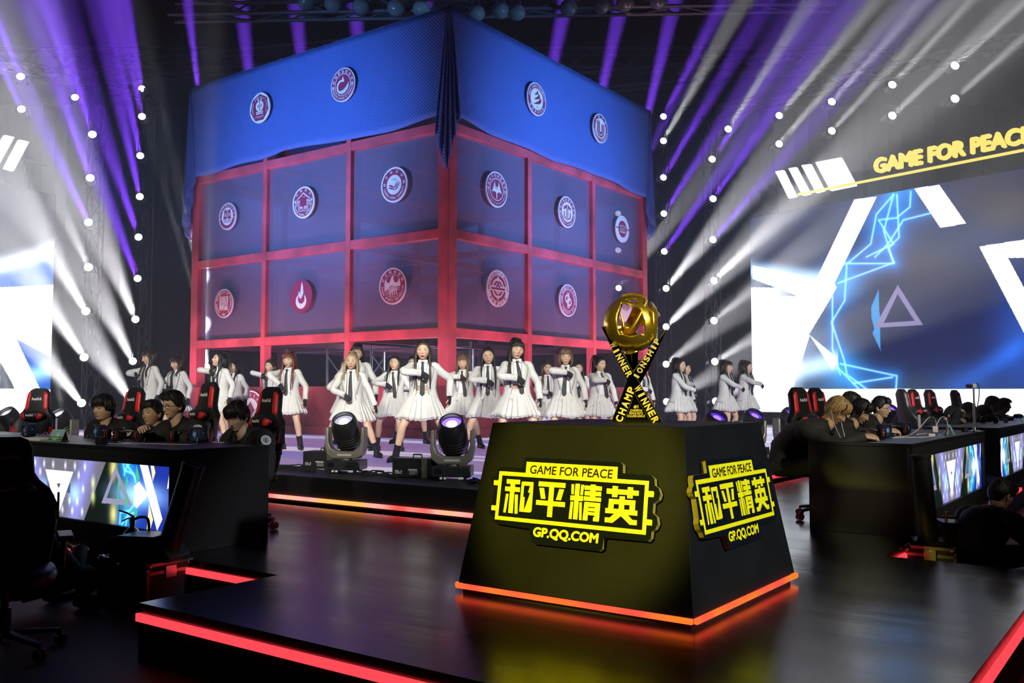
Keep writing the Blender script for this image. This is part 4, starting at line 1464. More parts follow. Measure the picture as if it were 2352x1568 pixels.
for i, (tx, y, w, h) in enumerate((('#1', 1300, 50, 40), ('CHAMPION', 1338, 126, 24), ('PEACE ELITE', 1366, 140, 24), ('COLLEGE LEAGUE', 1396, 186, 26))):
    c = zt(506, y)
    put_text(mb, tx, c[0], c[1], w / 4.614 * KX, h / 4.614 * KX, 0.0595, 0, 0.03, RX)


def blade_text(tx, p, q, h):
    a, b = V((*zt(*p), 0)), V((*zt(*q), 0))
    d = (b - a)
    ang = math.atan2(d.y, d.x)
    n = len(tx)
    for i, c in enumerate(tx):
        m = a + d * ((i + 0.5) / n)
        put_text(mb, c, 0, 0, (0.35 if c in 'I' else 0.78) * d.length / n, h, 0, 0, 0.04, RX @ Matrix.Translation((m.x, m.y, 0.077)) @ Matrix.Rotation(ang, 4, 'Z'), ext=-0.004)


blade_text('WINNER', (255, 625), (450, 990), 0.040)
blade_text('WINNER', (510, 1080), (720, 1465), 0.044)
blade_text('CHAMP', (318, 1460), (470, 1090), 0.044)
blade_text('IONSHIP', (495, 1010), (745, 590), 0.036)
mb.build('lettering', GOLDL, tro, smooth=0, fix=False)
# the pierced globe
GC, GR = V((zt(468, 420)[0], -0.005, zt(468, 420)[1])), 0.172
mb = MB()
nu, nv = 200, 132
vs, fs = [], []
for j in range(nv + 1):
    l = -math.pi / 2 + math.pi * j / nv
    for i in range(nu):
        a = 2 * math.pi * i / nu
        vs.append(GC + V((math.cos(l) * math.cos(a), math.cos(l) * math.sin(a), math.sin(l))) * GR)
for j in range(nv):
    for i in range(nu):
        c = [vs[j * nu + i], vs[j * nu + (i + 1) % nu], vs[(j + 1) * nu + (i + 1) % nu], vs[(j + 1) * nu + i]]
        m = ((c[0] + c[2]) / 2 - GC) / GR
        x, y, z = m
        ang = math.degrees(math.atan2(y, x)) % 360           # -y (towards us) is 270
        keep = False
        keep |= z < -0.52 + 0.20 * abs(((ang / 42) % 1) - 0.35)         # bowl with pointed leaves
        keep |= x < -0.50 + 0.30 * z * z and z > -0.7                    # big crescent on the left
        keep |= z > 0.80 + 0.12 * x and y < 0.2                          # hooked top
        keep |= abs(x * 0.8 - 0.52 + 0.25 * (z + 0.2) ** 2 - 0.1 * y) < 0.085       # ribs on the right
        keep |= abs(x - 0.80 + 0.12 * z * z) < 0.07
        keep |= y > 0.1 and abs(x + 0.1 - 0.5 * z) < 0.16
        keep |= y > 0.25 and abs(z - 0.35 * x) < 0.14
        keep |= y < 0.0 and abs(z - 0.62 + 0.35 * x) < 0.055 and x > -0.5
        if keep:
            fs.append((j * nu + i, j * nu + (i + 1) % nu, (j + 1) * nu + (i + 1) % nu, (j + 1) * nu + i))
bm = bmesh.new()
bv = [bm.verts.new(p) for p in vs]
for q in fs:
    try:
        bm.faces.new([bv[i] for i in q])
    except ValueError:
        pass
bmesh.ops.delete(bm, geom=[v for v in bm.verts if not v.link_faces], context='VERTS')
for _ in range(14):                       # smooth the cut edges
    mv = {}
    for v in bm.verts:
        nb = [e.other_vert(v) for e in v.link_edges if e.is_boundary]
        if len(nb) == 2:
            mv[v] = v.co * 0.4 + (nb[0].co + nb[1].co) * 0.3
    for v, p in mv.items():
        v.co = GC + (p - GC).normalized() * GR
bm.verts.index_update()
mb.add([v.co.copy() for v in bm.verts], [tuple(v.index for v in q.verts) for q in bm.faces])
bm.free()
mb.build('globe', GOLD, tro, solid=0.012, smooth=60)
mb = MB()
mb.tube([GC + V((-0.06, -0.06, -0.055)), GC + V((0.0, -0.09, -0.06)), GC + V((0.035, -0.11, 0.0)), GC + V((0.07, -0.12, 0.07)), GC + V((0.093, -0.125, 0.128))], [0.012, 0.024, 0.021, 0.015, 0.005], 12)
mb.tube([GC + V((-0.05, -0.07, -0.05)), GC + V((-0.055, -0.08, 0.0)), GC + V((-0.065, -0.08, 0.05))], [0.014, 0.010, 0.004], 10)
mb.ball(GC + V((-0.07, -0.07, -0.06)), 0.022, 14, 10)
mb.ball(GC + V((-0.03, -0.09, -0.035)), 0.017, 14, 10)
mb.tube([GC + V((0.0, 0, -0.165)), GC + V((-0.02, -0.03, -0.1)), GC + V((-0.03, -0.06, -0.06))], [0.05, 0.02, 0.015], 12)
mb.build('figure', GOLD, tro, smooth=60)
mb = MB()
mb.tube([GC + V((-0.06, -0.03, 0.172)), GC + V((0.0, -0.03, 0.180)), GC + V((0.045, -0.03, 0.172)), GC + V((0.085, -0.03, 0.158))], [0.004, 0.010, 0.009, 0.005], 10)
mb.build('hook', GOLD, tro, smooth=60)
MB().tube([V((GC.x, 0, zt(0, 1010)[1])), V((GC.x, 0, GC.z - GR + 0.01))], [0.012, 0.042], 4).build('stem', GOLDD, tro, smooth=0)

# ================================================================ player desks
DESK = mat('black_desk_laminate', (0.008, 0.008, 0.009), 0.38, noise=0.25, nscale=2.5)
DESKF = mat('black_desk_front', (0.009, 0.010, 0.011), 0.5)
zz4 = lambda x, y: (60 + x * 0.15306, 1040 + y * 0.15306)
DLEN, DDEP, SZ0, SZ1 = 3.31, 0.84, 0.15, 0.625
ACEN = -5.89 - DLEN / 2


def dsv(q):
    P = on_plane(q[0], q[1], W(0, 4.0), BX)
    return ((AB(P)[0] - ACEN) / (DLEN / 2 - 0.09), (SZ1 - P.z) / (SZ1 - SZ0))


TRI = [dsv(zz4(*q)) for q in [(225, 250), (655, 285), (400, 960)]]
TRI = [(-TRI[1][0], TRI[1][1]), TRI[1], (0.0, 1.0)]
T2 = [dsv(zz4(*q)) for q in [(1290, 190), (1535, 800), (1075, 755)]]
T2I = [dsv(zz4(*q)) for q in [(1290, 300), (1425, 705), (1155, 680)]]
XW = [[dsv(zz4(*q)) for q in s] for s in ([(1645, 155), (1765, 165), (1990, 1000), (1910, 1175)], [(2110, 195), (2195, 200), (2080, 540), (2060, 540)], [(1570, 500), (1640, 430), (1780, 640), (1600, 840), (1555, 760)])]
GRN = [[dsv(zz4(*q)) for q in s] for s in ([(1600, 175), (1650, 380), (1610, 460), (1590, 330)], [(1450, 330), (1480, 430), (1440, 600), (1465, 760), (1420, 900), (1430, 600)], [(1575, 820), (1620, 880), (1555, 1085), (1560, 960)], [(1325, 350), (1350, 480), (1325, 620), (1335, 700), (1300, 860), (1315, 600)])]
YLW = [[dsv(zz4(*q)) for q in s] for s in ([(1810, 170), (1860, 180), (1885, 300), (1845, 430)], [(1790, 760), (1850, 1010), (1805, 1160), (1755, 1150)])]
BNDA, BNDB = dsv(zz4(1145, 120)), dsv(zz4(815, 1005))
DOTS = [dsv(zz4(*q)) for q in [(258, 170), (395, 180), (535, 190), (678, 200), (828, 212), (176, 295), (735, 335), (800, 545), (712, 730), (597, 720), (490, 850), (638, 870), (785, 885), (260, 680), (237, 460)]]


def desk_content(P, uv):
    s, v = np.abs(uv[:, 0] * 2 - 1), 1 - uv[:, 1]
    p = np.stack([s, v], 1)
    ar = (DLEN / 2 - 0.09) / (SZ1 - SZ0)
    pp = np.stack([s * ar, v], 1)
    bx = BNDA[0] + (BNDB[0] - BNDA[0]) * v
    c = np.where((s < bx)[:, None], np.array([0.20, 0.19, 0.23]), np.array([0.008, 0.014, 0.010]))
    g = np.exp(-((s - 0.22 - 0.12 * (0.5 - v)) / 0.07) ** 2) * (s < bx)
    c += g[:, None] * np.array([0.14, 0.14, 0.65])
    g = np.exp(-((s - 0.16) / 0.05) ** 2 - ((v - 0.58) / 0.16) ** 2)
    c += g[:, None] * np.array([0.3, 0.7, 1.2])
    g = np.clip((s - 0.60) / 0.1, 0, 1)
    c += g[:, None] * np.array([0.01, 0.03, 0.42])
    ball = dsv(zz4(1640, 640))
    g = np.exp(-(((s - ball[0]) * ar) / 0.55) ** 2 - ((v - ball[1]) / 0.16) ** 2)
    c += g[:, None] * np.array([0.5, 1.0, 1.6])
    for y in (235, 920):
        q = dsv(zz4(1255, y))
        g = np.exp(-(((s - q[0]) * ar) / 0.085) ** 2 - ((v - q[1]) / 0.15) ** 2)
        c += g[:, None] * np.array([0.95, 0.85, 0.22])
    for y in (450, 660):
        q = dsv(zz4(950, y))
        g = np.exp(-(((s - q[0]) * ar) / 0.05) ** 2 - ((v - q[1]) / 0.09) ** 2)
        c += g[:, None] * np.array([0.7, 0.8, 0.25])
    bolts = [[(1400, 150), (1420, 260), (1560, 320), (1590, 440)], [(1500, 150), (1440, 240), (1420, 330)], [(1350, 1060), (1360, 900), (1500, 870), (1570, 780)], [(1380, 1080), (1460, 960), (1560, 900)], [(1440, 1090), (1480, 890)], [(1440, 160), (1520, 270), (1580, 370)]]
    for b in bolts:
        q = [(dsv(zz4(*t))[0] * ar, dsv(zz4(*t))[1]) for t in b]
        d = np.min([seg_d(pp, q[i], q[i + 1]) for i in range(len(q) - 1)], axis=0)
        c += np.exp(-d / 0.09)[:, None] * np.array([0.01, 0.30, 0.75]) * 0.8 + np.exp(-(d / 0.018) ** 2)[:, None] * np.array([0.25, 0.6, 0.8])
    c[inside(p, T2) & ~inside(p, T2I)] = (0.36, 0.33, 0.50)
    for q in GRN:
        c[inside(p, q)] = (0.08, 0.62, 0.33)
    for q in YLW:
        c[inside(p, q)] = (1.1, 1.0, 0.55)
    for q in XW:
        c[inside(p, q)] = (1.3, 1.3, 1.4)
    for q in DOTS:
        d = np.hypot((s - q[0]) * ar / 0.032, (v - q[1]) / 0.055)
        c += np.exp(-d ** 2)[:, None] * np.array([0.8, 0.9, 0.95])
    c[(s > 0.075) & (s < 0.115) & (v > 0.42) & (v < 0.58)] = (0.10, 0.11, 0.25)
    c[inside(p, TRI)] = (1.15, 1.1, 1.3)
    c[inside(p, [(-0.02, 0.44), (0.02, 0.44), (0, 0.52)])] = (0.1, 0.09, 0.15)
    return c


DSCR = attr_glow('desk_led_panel', 1.0)


LEDP_ = {}


def desk(o, rz, lb):
    t = thing('player_desk', lb, 'desk', o, rz, 'player desks')
    MB().box((DLEN / 2, DDEP / 2, 0.735), (DLEN, DDEP, 0.03)).build('tabletop', DESK, t, bevel=0.003)
    mb = MB()
    mb.box((DLEN / 2, 0.015, (0.72 + SZ1) / 2), (DLEN, 0.03, 0.72 - SZ1))
    mb.box((DLEN / 2, 0.015, SZ0 / 2), (DLEN, 0.03, SZ0))
    for x in (0.04, DLEN - 0.04):
        mb.box((x, 0.015, (SZ0 + SZ1) / 2), (0.08, 0.03, SZ1 - SZ0))
    mb.build('front_panel', DESKF, t, smooth=0)
    for x in (0.015, DLEN - 0.015):
        MB().box((x, DDEP / 2 + 0.016, 0.36), (0.03, DDEP - 0.034, 0.72)).build('side_panel', DESK, t, bevel=0.003)
    MB().box((DLEN / 2, 0.06, (SZ0 + SZ1) / 2), (DLEN - 0.1, 0.04, SZ1 - SZ0 - 0.01)).build('screen_cabinet', BLACKM, t, smooth=0)
    Ml = Matrix.Translation((0.09, 0.030, SZ0)) @ Matrix(((1, 0, 0, 0), (0, 0, -1, 0), (0, 1, 0, 0), (0, 0, 0, 1)))
    if 'mesh' not in LEDP_:
        o2 = led_grid('led_panel', Matrix.Identity(4), DLEN - 0.18, SZ1 - SZ0, 1100, 170, desk_content, DSCR, t)
        LEDP_['mesh'] = o2.data
    else:
        o2 = bpy.data.objects.new('led_panel', LEDP_['mesh'])
        COL.objects.link(o2)
        o2.parent = t
    o2.matrix_local = Ml
    return t


desk(W(-9.2, 4.0), ROT, 'left black player desk with a bright LED front, four seated players behind it')
desk(W(-12.6, 4.0), ROT, 'black player desk running out of the frame at the far left')
RR_ = ROT + math.pi / 2
desk(W(-1.8, 7.95), RR_, 'nearest black player desk on the right with an LED front, camera stand on its end')
desk(W(-1.8, 12.2), RR_, 'second black player desk on the right cut by the frame edge')
desk(W(-1.8, 15.6), RR_, 'farthest black player desk on the right behind the second one')
tag(MB().prism([(0, 0), (0.8, 0), (0.8, 0.12), (0, 0.45)], 0, 0.6, 0, Matrix(((1, 0, 0, 0), (0, 0, 1, 0), (0, 1, 0, 0), (0, 0, 0, 1)))).build('cable_ramp', BLACKM, loc=W(-2.4, 11.3), rotz=ROT, smooth=0), 'dark sloped box in the gap between the two right desks', 'ramp')

# ================================================================ gaming chairs
LEATH = mat('black_leatherette', (0.013, 0.013, 0.014), 0.42, bump=0.08, bscale=250)
REDL = mat('red_leatherette', (0.62, 0.018, 0.022), 0.45, bump=0.05, bscale=250)
BACKP = [(0.46, 0.225, 0.20), (0.56, 0.245, 0.215), (0.70, 0.262, 0.235), (0.82, 0.262, 0.255), (0.90, 0.225, 0.27), (0.955, 0.165, 0.28), (1.00, 0.138, 0.288), (1.08, 0.132, 0.30), (1.15, 0.125, 0.312), (1.195, 0.10, 0.32), (1.215, 0.055, 0.324)]


def back_at(z):
    zs, ws, ys = zip(*BACKP)
    return float(np.interp(z, zs, ws)), float(np.interp(z, zs, ys))


def make_chair(red=True):
    t = thing('gaming_chair', None, 'chair')
    rm = REDL if red else LEATH
    mb = MB()
    for k in range(5):
        a = 2 * math.pi * k / 5 + 0.3
        d = V((math.cos(a), math.sin(a), 0))
        mb.tube([d * 0.03 + V((0, 0, 0.12)), d * 0.30 + V((0, 0, 0.085))], [(0.035, 0.022), (0.022, 0.015)], 8, ref=(-d.y, d.x, 0))
    mb.build('star_base', BLACKM, t)
    for k in range(5):
        a = 2 * math.pi * k / 5 + 0.3
        d = V((math.cos(a), math.sin(a), 0))
        mb = MB()
        for s in (-1, 1):
            mb.lathe([(0.030, -0.009), (0.032, 0.0), (0.030, 0.009)], 12, 0, Matrix.Translation(d * 0.31 + V((-d.y * s * 0.018, d.x * s * 0.018, 0.033))) @ V((-d.y, d.x, 0)).to_track_quat('Z', 'Y').to_matrix().to_4x4())
        mb.tube([d * 0.31 + V((0, 0, 0.035)), d * 0.305 + V((0, 0, 0.085))], 0.01, 6)
        mb.build('caster', mat('dark_red_caster', (0.10, 0.012, 0.014), 0.4), t)
    MB().lathe([(0.035, 0.10), (0.035, 0.26), (0.022, 0.26), (0.022, 0.40)], 12).build('gas_column', BLACKM, t)
    mb = MB()
    sec = lambda z, w, d, r: [V((w * math.copysign(abs(math.cos(q)) ** r, math.cos(q)), d * math.copysign(abs(math.sin(q)) ** r, math.sin(q)) - 0.02, z)) for q in [2 * math.pi * i / 28 for i in range(28)]]
    mb.rings([sec(0.385, 0.20, 0.20, .5), sec(0.40, 0.25, 0.25, .5), sec(0.45, 0.265, 0.26, .5), sec(0.475, 0.25, 0.245, .5), sec(0.478, 0.15, 0.15, .6)])
    mb.build('seat', LEATH, t, smooth=60)
    rg = []
    n = 32
    for z, w, y in BACKP:
        th = 0.055 if z < 1.19 else 0.03
        row = []
        for i in range(n):
            q = 2 * math.pi * i / n
            cx, sy = math.cos(q), math.sin(q)
            x = w * math.copysign(abs(cx) ** 0.55, cx)
            yy = y + th * math.copysign(abs(sy) ** 0.7, sy)
            wing = max(0, (abs(x) / w - 0.6)) * 0.13 * (1 if z < 0.9 else 0.25)
            row.append(V((x, yy - wing, z)))
        rg.append(row)
    MB().rings(rg).build('backrest', LEATH, t, smooth=60)
    for s in (-1, 1):
        for zs, f0, f1 in (([0.97, 1.0, 1.05, 1.1, 1.14, 1.17], 0.62, 0.985), ([0.52, 0.58, 0.66, 0.74, 0.79], 0.74, 0.99)):
            mb = MB()
            rg = []
            for k, z in enumerate(zs):
                w, y = back_at(z)
                e = 0.35 if k in (0, len(zs) - 1) else 0.0
                row = []
                for i in range(7):
                    f = f0 + e * (f1 - f0) * 0.5 + (f1 - f0) * (1 - e) * i / 6
                    wing = max(0, (f - 0.6)) * 0.13 * (1 if z < 0.9 else 0.25)
                    yy = y - 0.055 * max(0.0, 1 - f ** (1 / .55)) ** 0.35 - wing - 0.006
                    row.append(V((s * f * w, yy, z)))
                rg.append(row)
            mb.rings(rg, closed=False)
            mb.build('red_panel' if red else 'side_panel', rm, t, solid=0.006, fix=False, smooth=60)
    for s in (-1, 1):
        mb = MB()
        mb.tube([(s * 0.24, 0.05, 0.42), (s * 0.29, 0.05, 0.44), (s * 0.30, 0.05, 0.62)], [(0.03, 0.018)] * 3, 8)
        mb.box((s * 0.30, 0.0, 0.645), (0.085, 0.26, 0.03))
        mb.build('armrest', BLACKM, t, bevel=0.008)
    w, y = back_at(0.90)
    P = MB()
    P.ball((0, y - 0.085, 0.905), (0.15, 0.05, 0.062), 20, 12)
    pil = P.build('neck_pillow', LEATH, t, smooth=60)
    mb = MB()
    for s in (-1, 1):
        mb = MB()
        rg = []
        for k in range(7):
            q = -0.8 + 1.6 * k / 6
            row = []
            for i in range(4):
                x = s * (0.075 + 0.02 * i + 0.012 * q)
                zz = q * 0.055 * math.sqrt(max(0.05, 1 - (x / 0.15) ** 2))
                yy = -0.05 * math.sqrt(max(0.02, 1 - (x / 0.15) ** 2 - (zz / 0.062) ** 2)) - 0.003
                row.append(V((x, y - 0.085 + yy, 0.905 + zz)))
            rg.append(row)
        mb.rings(rg, closed=False)
        mb.build('pillow_stripe', rm, pil, fix=False, solid=0.003)
    SX = Matrix(((1, 0, 0, 0), (0, 0, -1, 0), (0, 1, 0, 0), (0, 0, 0, 1)))
    mb = MB()
    w, y = back_at(1.10)
    put_text(mb, 'AutoFull', 0, 1.095, 0.115, 0.032, -(y - 0.060), 0, 0.03, SX)
    mb.build('lettering', WLET, t, smooth=0, fix=False)
    mb = MB()
    put_text(mb, 'AutoFull', -0.01, 0.915, 0.09, 0.026, -(back_at(0.90)[1] - 0.139), 0, 0.03, SX)
    mb.build('lettering', WLET, pil, smooth=0, fix=False)
    for s in (-1, 1):
        MB().box((s * 0.268, 0.20, 0.80), (0.012, 0.035, 0.16)).build('hinge_plate', STEEL, t)
    return t


chairA = make_chair(True)
chairB = make_chair(False)
CH = {}
for q in bpy.data.objects:
    if q.parent:
        CH.setdefault(q.parent.name, []).append(q)
used = set()


def put_tree(src, loc, rz, label, group=None, scale=None):
    if src.name in used:
        t = copy_tree(src, None, CH)
    else:
        t = src
        used.add(src.name)
    t.location, t.rotation_euler = loc, (0, 0, rz)
    if scale:
        t.scale = (scale,) * 3
    t['label'] = label
    if group:
        t['group'] = group
    return t


GC_ = 'gaming chairs'
for a, b, dz, lb in ((-8.72, 5.15, 4, 'black and red gaming chair behind the heavy player at the left desk'), (-7.52, 5.14, -3, 'tallest black and red gaming chair behind the player with glasses at the left desk'),
                     (-6.62, 5.16, 2, 'black and red gaming chair at the right end of the left desk'), (-10.35, 5.1, 30, 'black and red gaming chair cut by the left frame edge')):
    put_tree(chairA, W(a, b, 0.05 if 'tallest' in lb else 0.0), ROT + R(dz), lb, GC_)
for a, b, dz, lb in ((-2.72, 8.72, -16, 'black and red gaming chair behind the blond player at the right desk'), (-2.82, 9.6, -10, 'half hidden gaming chair just right of the blond player\'s chair'),
                     (-2.80, 13.15, 35, 'gaming chair turned sideways between the two right desks'), (-2.85, 13.95, -12, 'middle one of three empty gaming chairs at the second right desk'),
                     (-2.85, 15.0, -12, 'rightmost of three empty gaming chairs at the second right desk'), (-2.9, 17.2, -10, 'distant red gaming chair behind the camera stand')):
    put_tree(chairA, W(a, b), RR_ + R(dz), lb, GC_)
p = at(22, 1010, 5.35)
put_tree(chairB, (p.x, p.y, GND), R(28), 'plain black gaming chair in the dark foreground at the left', GC_)
# ================================================================ moving heads on the stage edge
LW2 = glow('bright_white_lens', (0.62, 0.58, 0.75), 1.0)
LV2 = glow('violet_lens', (0.25, 0.12, 1.0), 2.2)


def moving_head(lens, glowm):
    t = thing('moving_head_light', None, 'lamp')
    mb = MB()
    mb.box((0, 0, 0.085), (0.40, 0.30, 0.11))
    for x in (-0.13, 0.13):
        for y in (-0.1, 0.1):
            mb.tube([(x, y, 0.0), (x, y, 0.03)], 0.025, 8)
    mb.build('base', BLACKM, t, bevel=0.02)
    mb = MB()
    mb.box((-0.13, -0.1515, 0.09), (0.07, 0.004, 0.05))
    for k in range(3):
        mb.box((0.05 + .04 * k, -0.1515, 0.075), (0.012, 0.004, 0.012))
    mb.build('control_panel', GLASSB, t, smooth=0)
    mb = MB()
    for k, x in enumerate((-0.10, -0.06, 0.10)):
        MB().box((x, -0.155, 0.022), (0.025 + .03 * (k == 2), 0.03, 0.022)).build('plug', WHITE, t, bevel=0.004)
    mb = MB()
    prof = [(-0.22, 0.50), (-0.225, 0.30), (-0.205, 0.20), (-0.15, 0.155), (0.15, 0.155), (0.205, 0.20), (0.225, 0.30), (0.22, 0.50), (0.185, 0.50), (0.185, 0.34), (0.16, 0.27), (0.10, 0.235), (-0.10, 0.235), (-0.16, 0.27), (-0.185, 0.34), (-0.185, 0.50)]
    mb.prism(prof, -0.075, 0.075, 0, Matrix(((1, 0, 0, 0), (0, 0, -1, 0), (0, 1, 0, 0), (0, 0, 0, 1))))
    mb.tube([(0, 0, 0.13), (0, 0, 0.17)], 0.07, 12)
    y = mb.build('yoke', GREYM, t, bevel=0.008)
    mb = MB()
    mb.box((0, -0.0755, 0.195), (0.16, 0.003, 0.022))
    mb.build('rating_plate', mat('pale_plate', (0.4, 0.38, 0.3), 0.5), y, smooth=0)
    ax = Matrix.Translation((0, 0, 0.44)) @ Matrix.Rotation(R(38), 4, 'X')
    h = MB().lathe([(0.09, -0.20), (0.125, -0.18), (0.148, -0.06), (0.152, 0.09), (0.140, 0.165), (0.122, 0.20), (0.104, 0.20), (0.100, 0.165)], 28, 0, ax, (True, False)).build('head', BLACKM, t, smooth=50)
    mb = MB()
    for k in range(4):
        z = -0.12 + .035 * k
        mb.lathe([(0.150, z), (0.154, z + .006), (0.150, z + .012)], 28, 0, ax, (False, False))
    mb.build('cooling_fin', BLACKM, h)
    MB().disc(0.104, 0.155, 28, 0, ax).build('lens', lens, t, smooth=0, fix=False)
    MB().disc(0.055, 0.158, 22, 0, ax).build('hot_spot', glowm, t, smooth=0, fix=False)
    return t


HOTW = glow('hot_white_lens', (1, 1, 1), 9.0)
mhW, mhV = moving_head(LW2, HOTW), moving_head(LV2, HOTW)
mhD = moving_head(glow('dim_violet_lens', (0.10, 0.04, 0.6), 1.2), glow('violet_hot_spot', (0.25, 0.12, 1.0), 2.5))
for o_ in (mhW, mhV, mhD):
    pass
CH = {}
for q in bpy.data.objects:
    if q.parent:
        CH.setdefault(q.parent.name, []).append(q)
GMH = 'moving heads along the stage edge'
bp_ = FB + 0.33
HEADS = []


def head_at(src, P, rz, lb):
    t = put_tree(src, P, rz, lb, GMH)
    HEADS.append(t)
    return t


P1, P2 = onz(795, 1084, STG), onz(1040, 1100, STG)
head_at(mhW, P1, R(-8), 'moving head light with a bright lens in front of the blonde dancer')
head_at(mhV, P2, R(-4), 'moving head light with a violet rimmed lens just left of the plinth')
for px, lb in ((31, 'leftmost moving head light, shining white behind the far left desk'), (150, 'shining white moving head light left of the heavy player')):
    k = (px - 1176) / F_PX
    b = FB + 0.4
    a = (k * math.cos(TH) * b - math.sin(TH) * b) / (math.cos(TH) + k * math.sin(TH))
    head_at(mhW, W(a, b, STG), R(-22), lb)
for px, lb in ((1635, 'violet moving head light peeping over the plinth, left one'), (1722, 'violet moving head light peeping over the right corner of the plinth'), (1806, 'violet moving head light beside the gaming chair at the right desk'), (2036, 'violet moving head light glowing behind the player with glasses on the right')):
    k = (px - 1176) / F_PX
    a = FA - 0.38
    b = (k * -math.sin(TH) * a - math.cos(TH) * a) / (math.sin(TH) - k * math.cos(TH))
    head_at(mhD, W(a, b, STG), R(25), lb)
for P, c, e in ((P1, WHT, 0.05), (P2, VIO, 0.35)):
    d = V((0.03, -0.30, 0.95)).normalized()
    lamp('SPOT', P + V((0.01, -0.13, 0.60)), P + V((0.01, -0.13, 0.6)) + d * 3, BEAM_E * 0.5 * e, c, 0.05, 8, 0.8, 'beam')
for t in HEADS[2:4]:
    d = V((0.02, -0.42, 0.9)).normalized()
    q = t.location + V((0.05, -0.15, 0.62))
    lamp('SPOT', q, q + d * 3, BEAM_E * 0.12, WHT, 0.05, 9, 0.8, 'beam')

# power boxes and cables on the stage edge
for (px, py), w, lb in (((741, 1076), 0.47, 'black power box left of the moving head on the stage edge'), ((955, 1096), 0.50, 'black power box with a grey strap between the two moving heads')):
    P = onz(px, py, STG)
    t = thing('power_box', lb, 'box', P, R(-16), 'power boxes on the stage edge')
    MB().box((0, 0.09, 0.10), (w, 0.26, 0.20)).build('case', BLACKM, t, bevel=0.006)
    MB().tube([(-0.05, 0.05, 0.20), (-0.045, 0.05, 0.235), (0.045, 0.05, 0.235), (0.05, 0.05, 0.20)], 0.008, 8).build('carry_handle', RUBBER, t)
    MB().box((w * 0.22, 0.09, 0.101), (0.06, 0.268, 0.206)).build('strap', GREYM, t, smooth=0)
    mb = MB()
    SX = Matrix(((1, 0, 0, 0), (0, 0, -1, 0), (0, 1, 0, 0), (0, 0, 0, 1)))
    put_text(mb, 'NL-1', -w * 0.36, 0.065, 0.075, 0.024, 0.0415, 0, 0.04, SX)
    mb.box((-w * 0.36, -0.0412, 0.044), (0.075, 0.002, 0.007))
    mb.box((-0.02, -0.0412, 0.082), (0.10, 0.002, 0.012))
    for k in range(4):
        mb.box((-0.01, -0.0412, 0.066 - .011 * k), (0.09, 0.002, 0.003))
    mb.build('printed_label', mat('dim_white_print', (0.5, 0.5, 0.48), 0.6), t, smooth=0)


def wiggle(p, q, n, amp, sag=0.0, seed=1, zmin=None):
    r = random.Random(seed)
    p, q = V(p), V(q)
    out = []
    for i in range(n + 1):
        t = i / n
        w = math.sin(math.pi * t)
        v = p.lerp(q, t) + V((r.uniform(-amp, amp) * w, r.uniform(-amp, amp) * w, r.uniform(0, amp * 0.5) * w - sag * w))
        if zmin is not None:
            v.z = max(v.z, zmin)
        out.append(v)
    return out


def smooth_path(pts, k=5):
    pts = [V(p) for p in pts]
    out = []
    for i in range(len(pts) - 1):
        p0, p1, p2, p3 = pts[max(i - 1, 0)], pts[i], pts[i + 1], pts[min(i + 2, len(pts) - 1)]
        for j in range(k):
            t = j / k
            out.append(0.5 * ((2 * p1) + (p2 - p0) * t + (2 * p0 - 5 * p1 + 4 * p2 - p3) * t * t + (3 * p1 - p0 - 3 * p2 + p3) * t ** 3))
    out.append(pts[-1])
    return out


for k, (x0, x1, lb) in enumerate(((640, 725, 'black cables lying on the stage edge left of the left power box'), (830, 912, 'tangle of black cables between the left moving head and the right power box'), (1078, 1120, 'black cables running from the right moving head towards the plinth'))):
    mb = MB()
    for j in range(5):
        p = onz(x0, 1068 + (x0 - 640) * 0.078 + 2 + j * 2.0, STG) + V((0, 0, 0.012))
        q = onz(x1, 1068 + (x1 - 640) * 0.078 + 2 + j * 2.4, STG) + V((0, 0, 0.012))
        mb.tube(smooth_path(wiggle(p, q, 8, 0.05, 0, k * 10 + j, STG + 0.012)), 0.008, 6)
    tag(mb.build('stage_cables', RUBBER), lb, 'cable', kind='stuff')

# ================================================================ confetti cannons on flight cases, fire extinguisher
FCB, FCE = mat('black_case_board', (0.012, 0.011, 0.011), 0.55), mat('case_aluminium_edge', (0.30, 0.28, 0.24), 0.35, 0.9)


def flight_case(loc, rz, w, d, h, lb):
    t = thing('flight_case', lb, 'case', loc, rz, 'flight cases')
    MB().box((w / 2, d / 2, h / 2), (w - 0.01, d - 0.01, h - 0.01)).build('body', FCB, t, smooth=0)
    mb = MB()
    e = 0.022
    for x in (e / 2, w - e / 2):
        for y in (e / 2, d - e / 2):
            mb.box((x, y, h / 2), (e, e, h))
        for z in (e / 2, h - e / 2, h * 0.80):
            mb.box((x, d / 2, z), (e, d, e))
    for y in (e / 2, d - e / 2):
        for z in (e / 2, h - e / 2, h * 0.80):
            mb.box((w / 2, y, z), (w, e, e))
    mb.build('edging', FCE, t, smooth=0)
    for x in (0.02, w - 0.02):
        for y in (0.02, d - 0.02):
            for z in (0.02, h - 0.02):
                MB().ball((x, y, z), 0.030, 8, 6).build('corner_cap', STEEL, t)
    MB().box((w * 0.5, -0.004, h * 0.8), (0.09, 0.014, 0.09)).build('latch', STEEL, t, bevel=0.006)
    MB().box((w + 0.004, d * 0.5, h * 0.8), (0.014, 0.09, 0.09)).build('latch', STEEL, t, bevel=0.006)
    return t


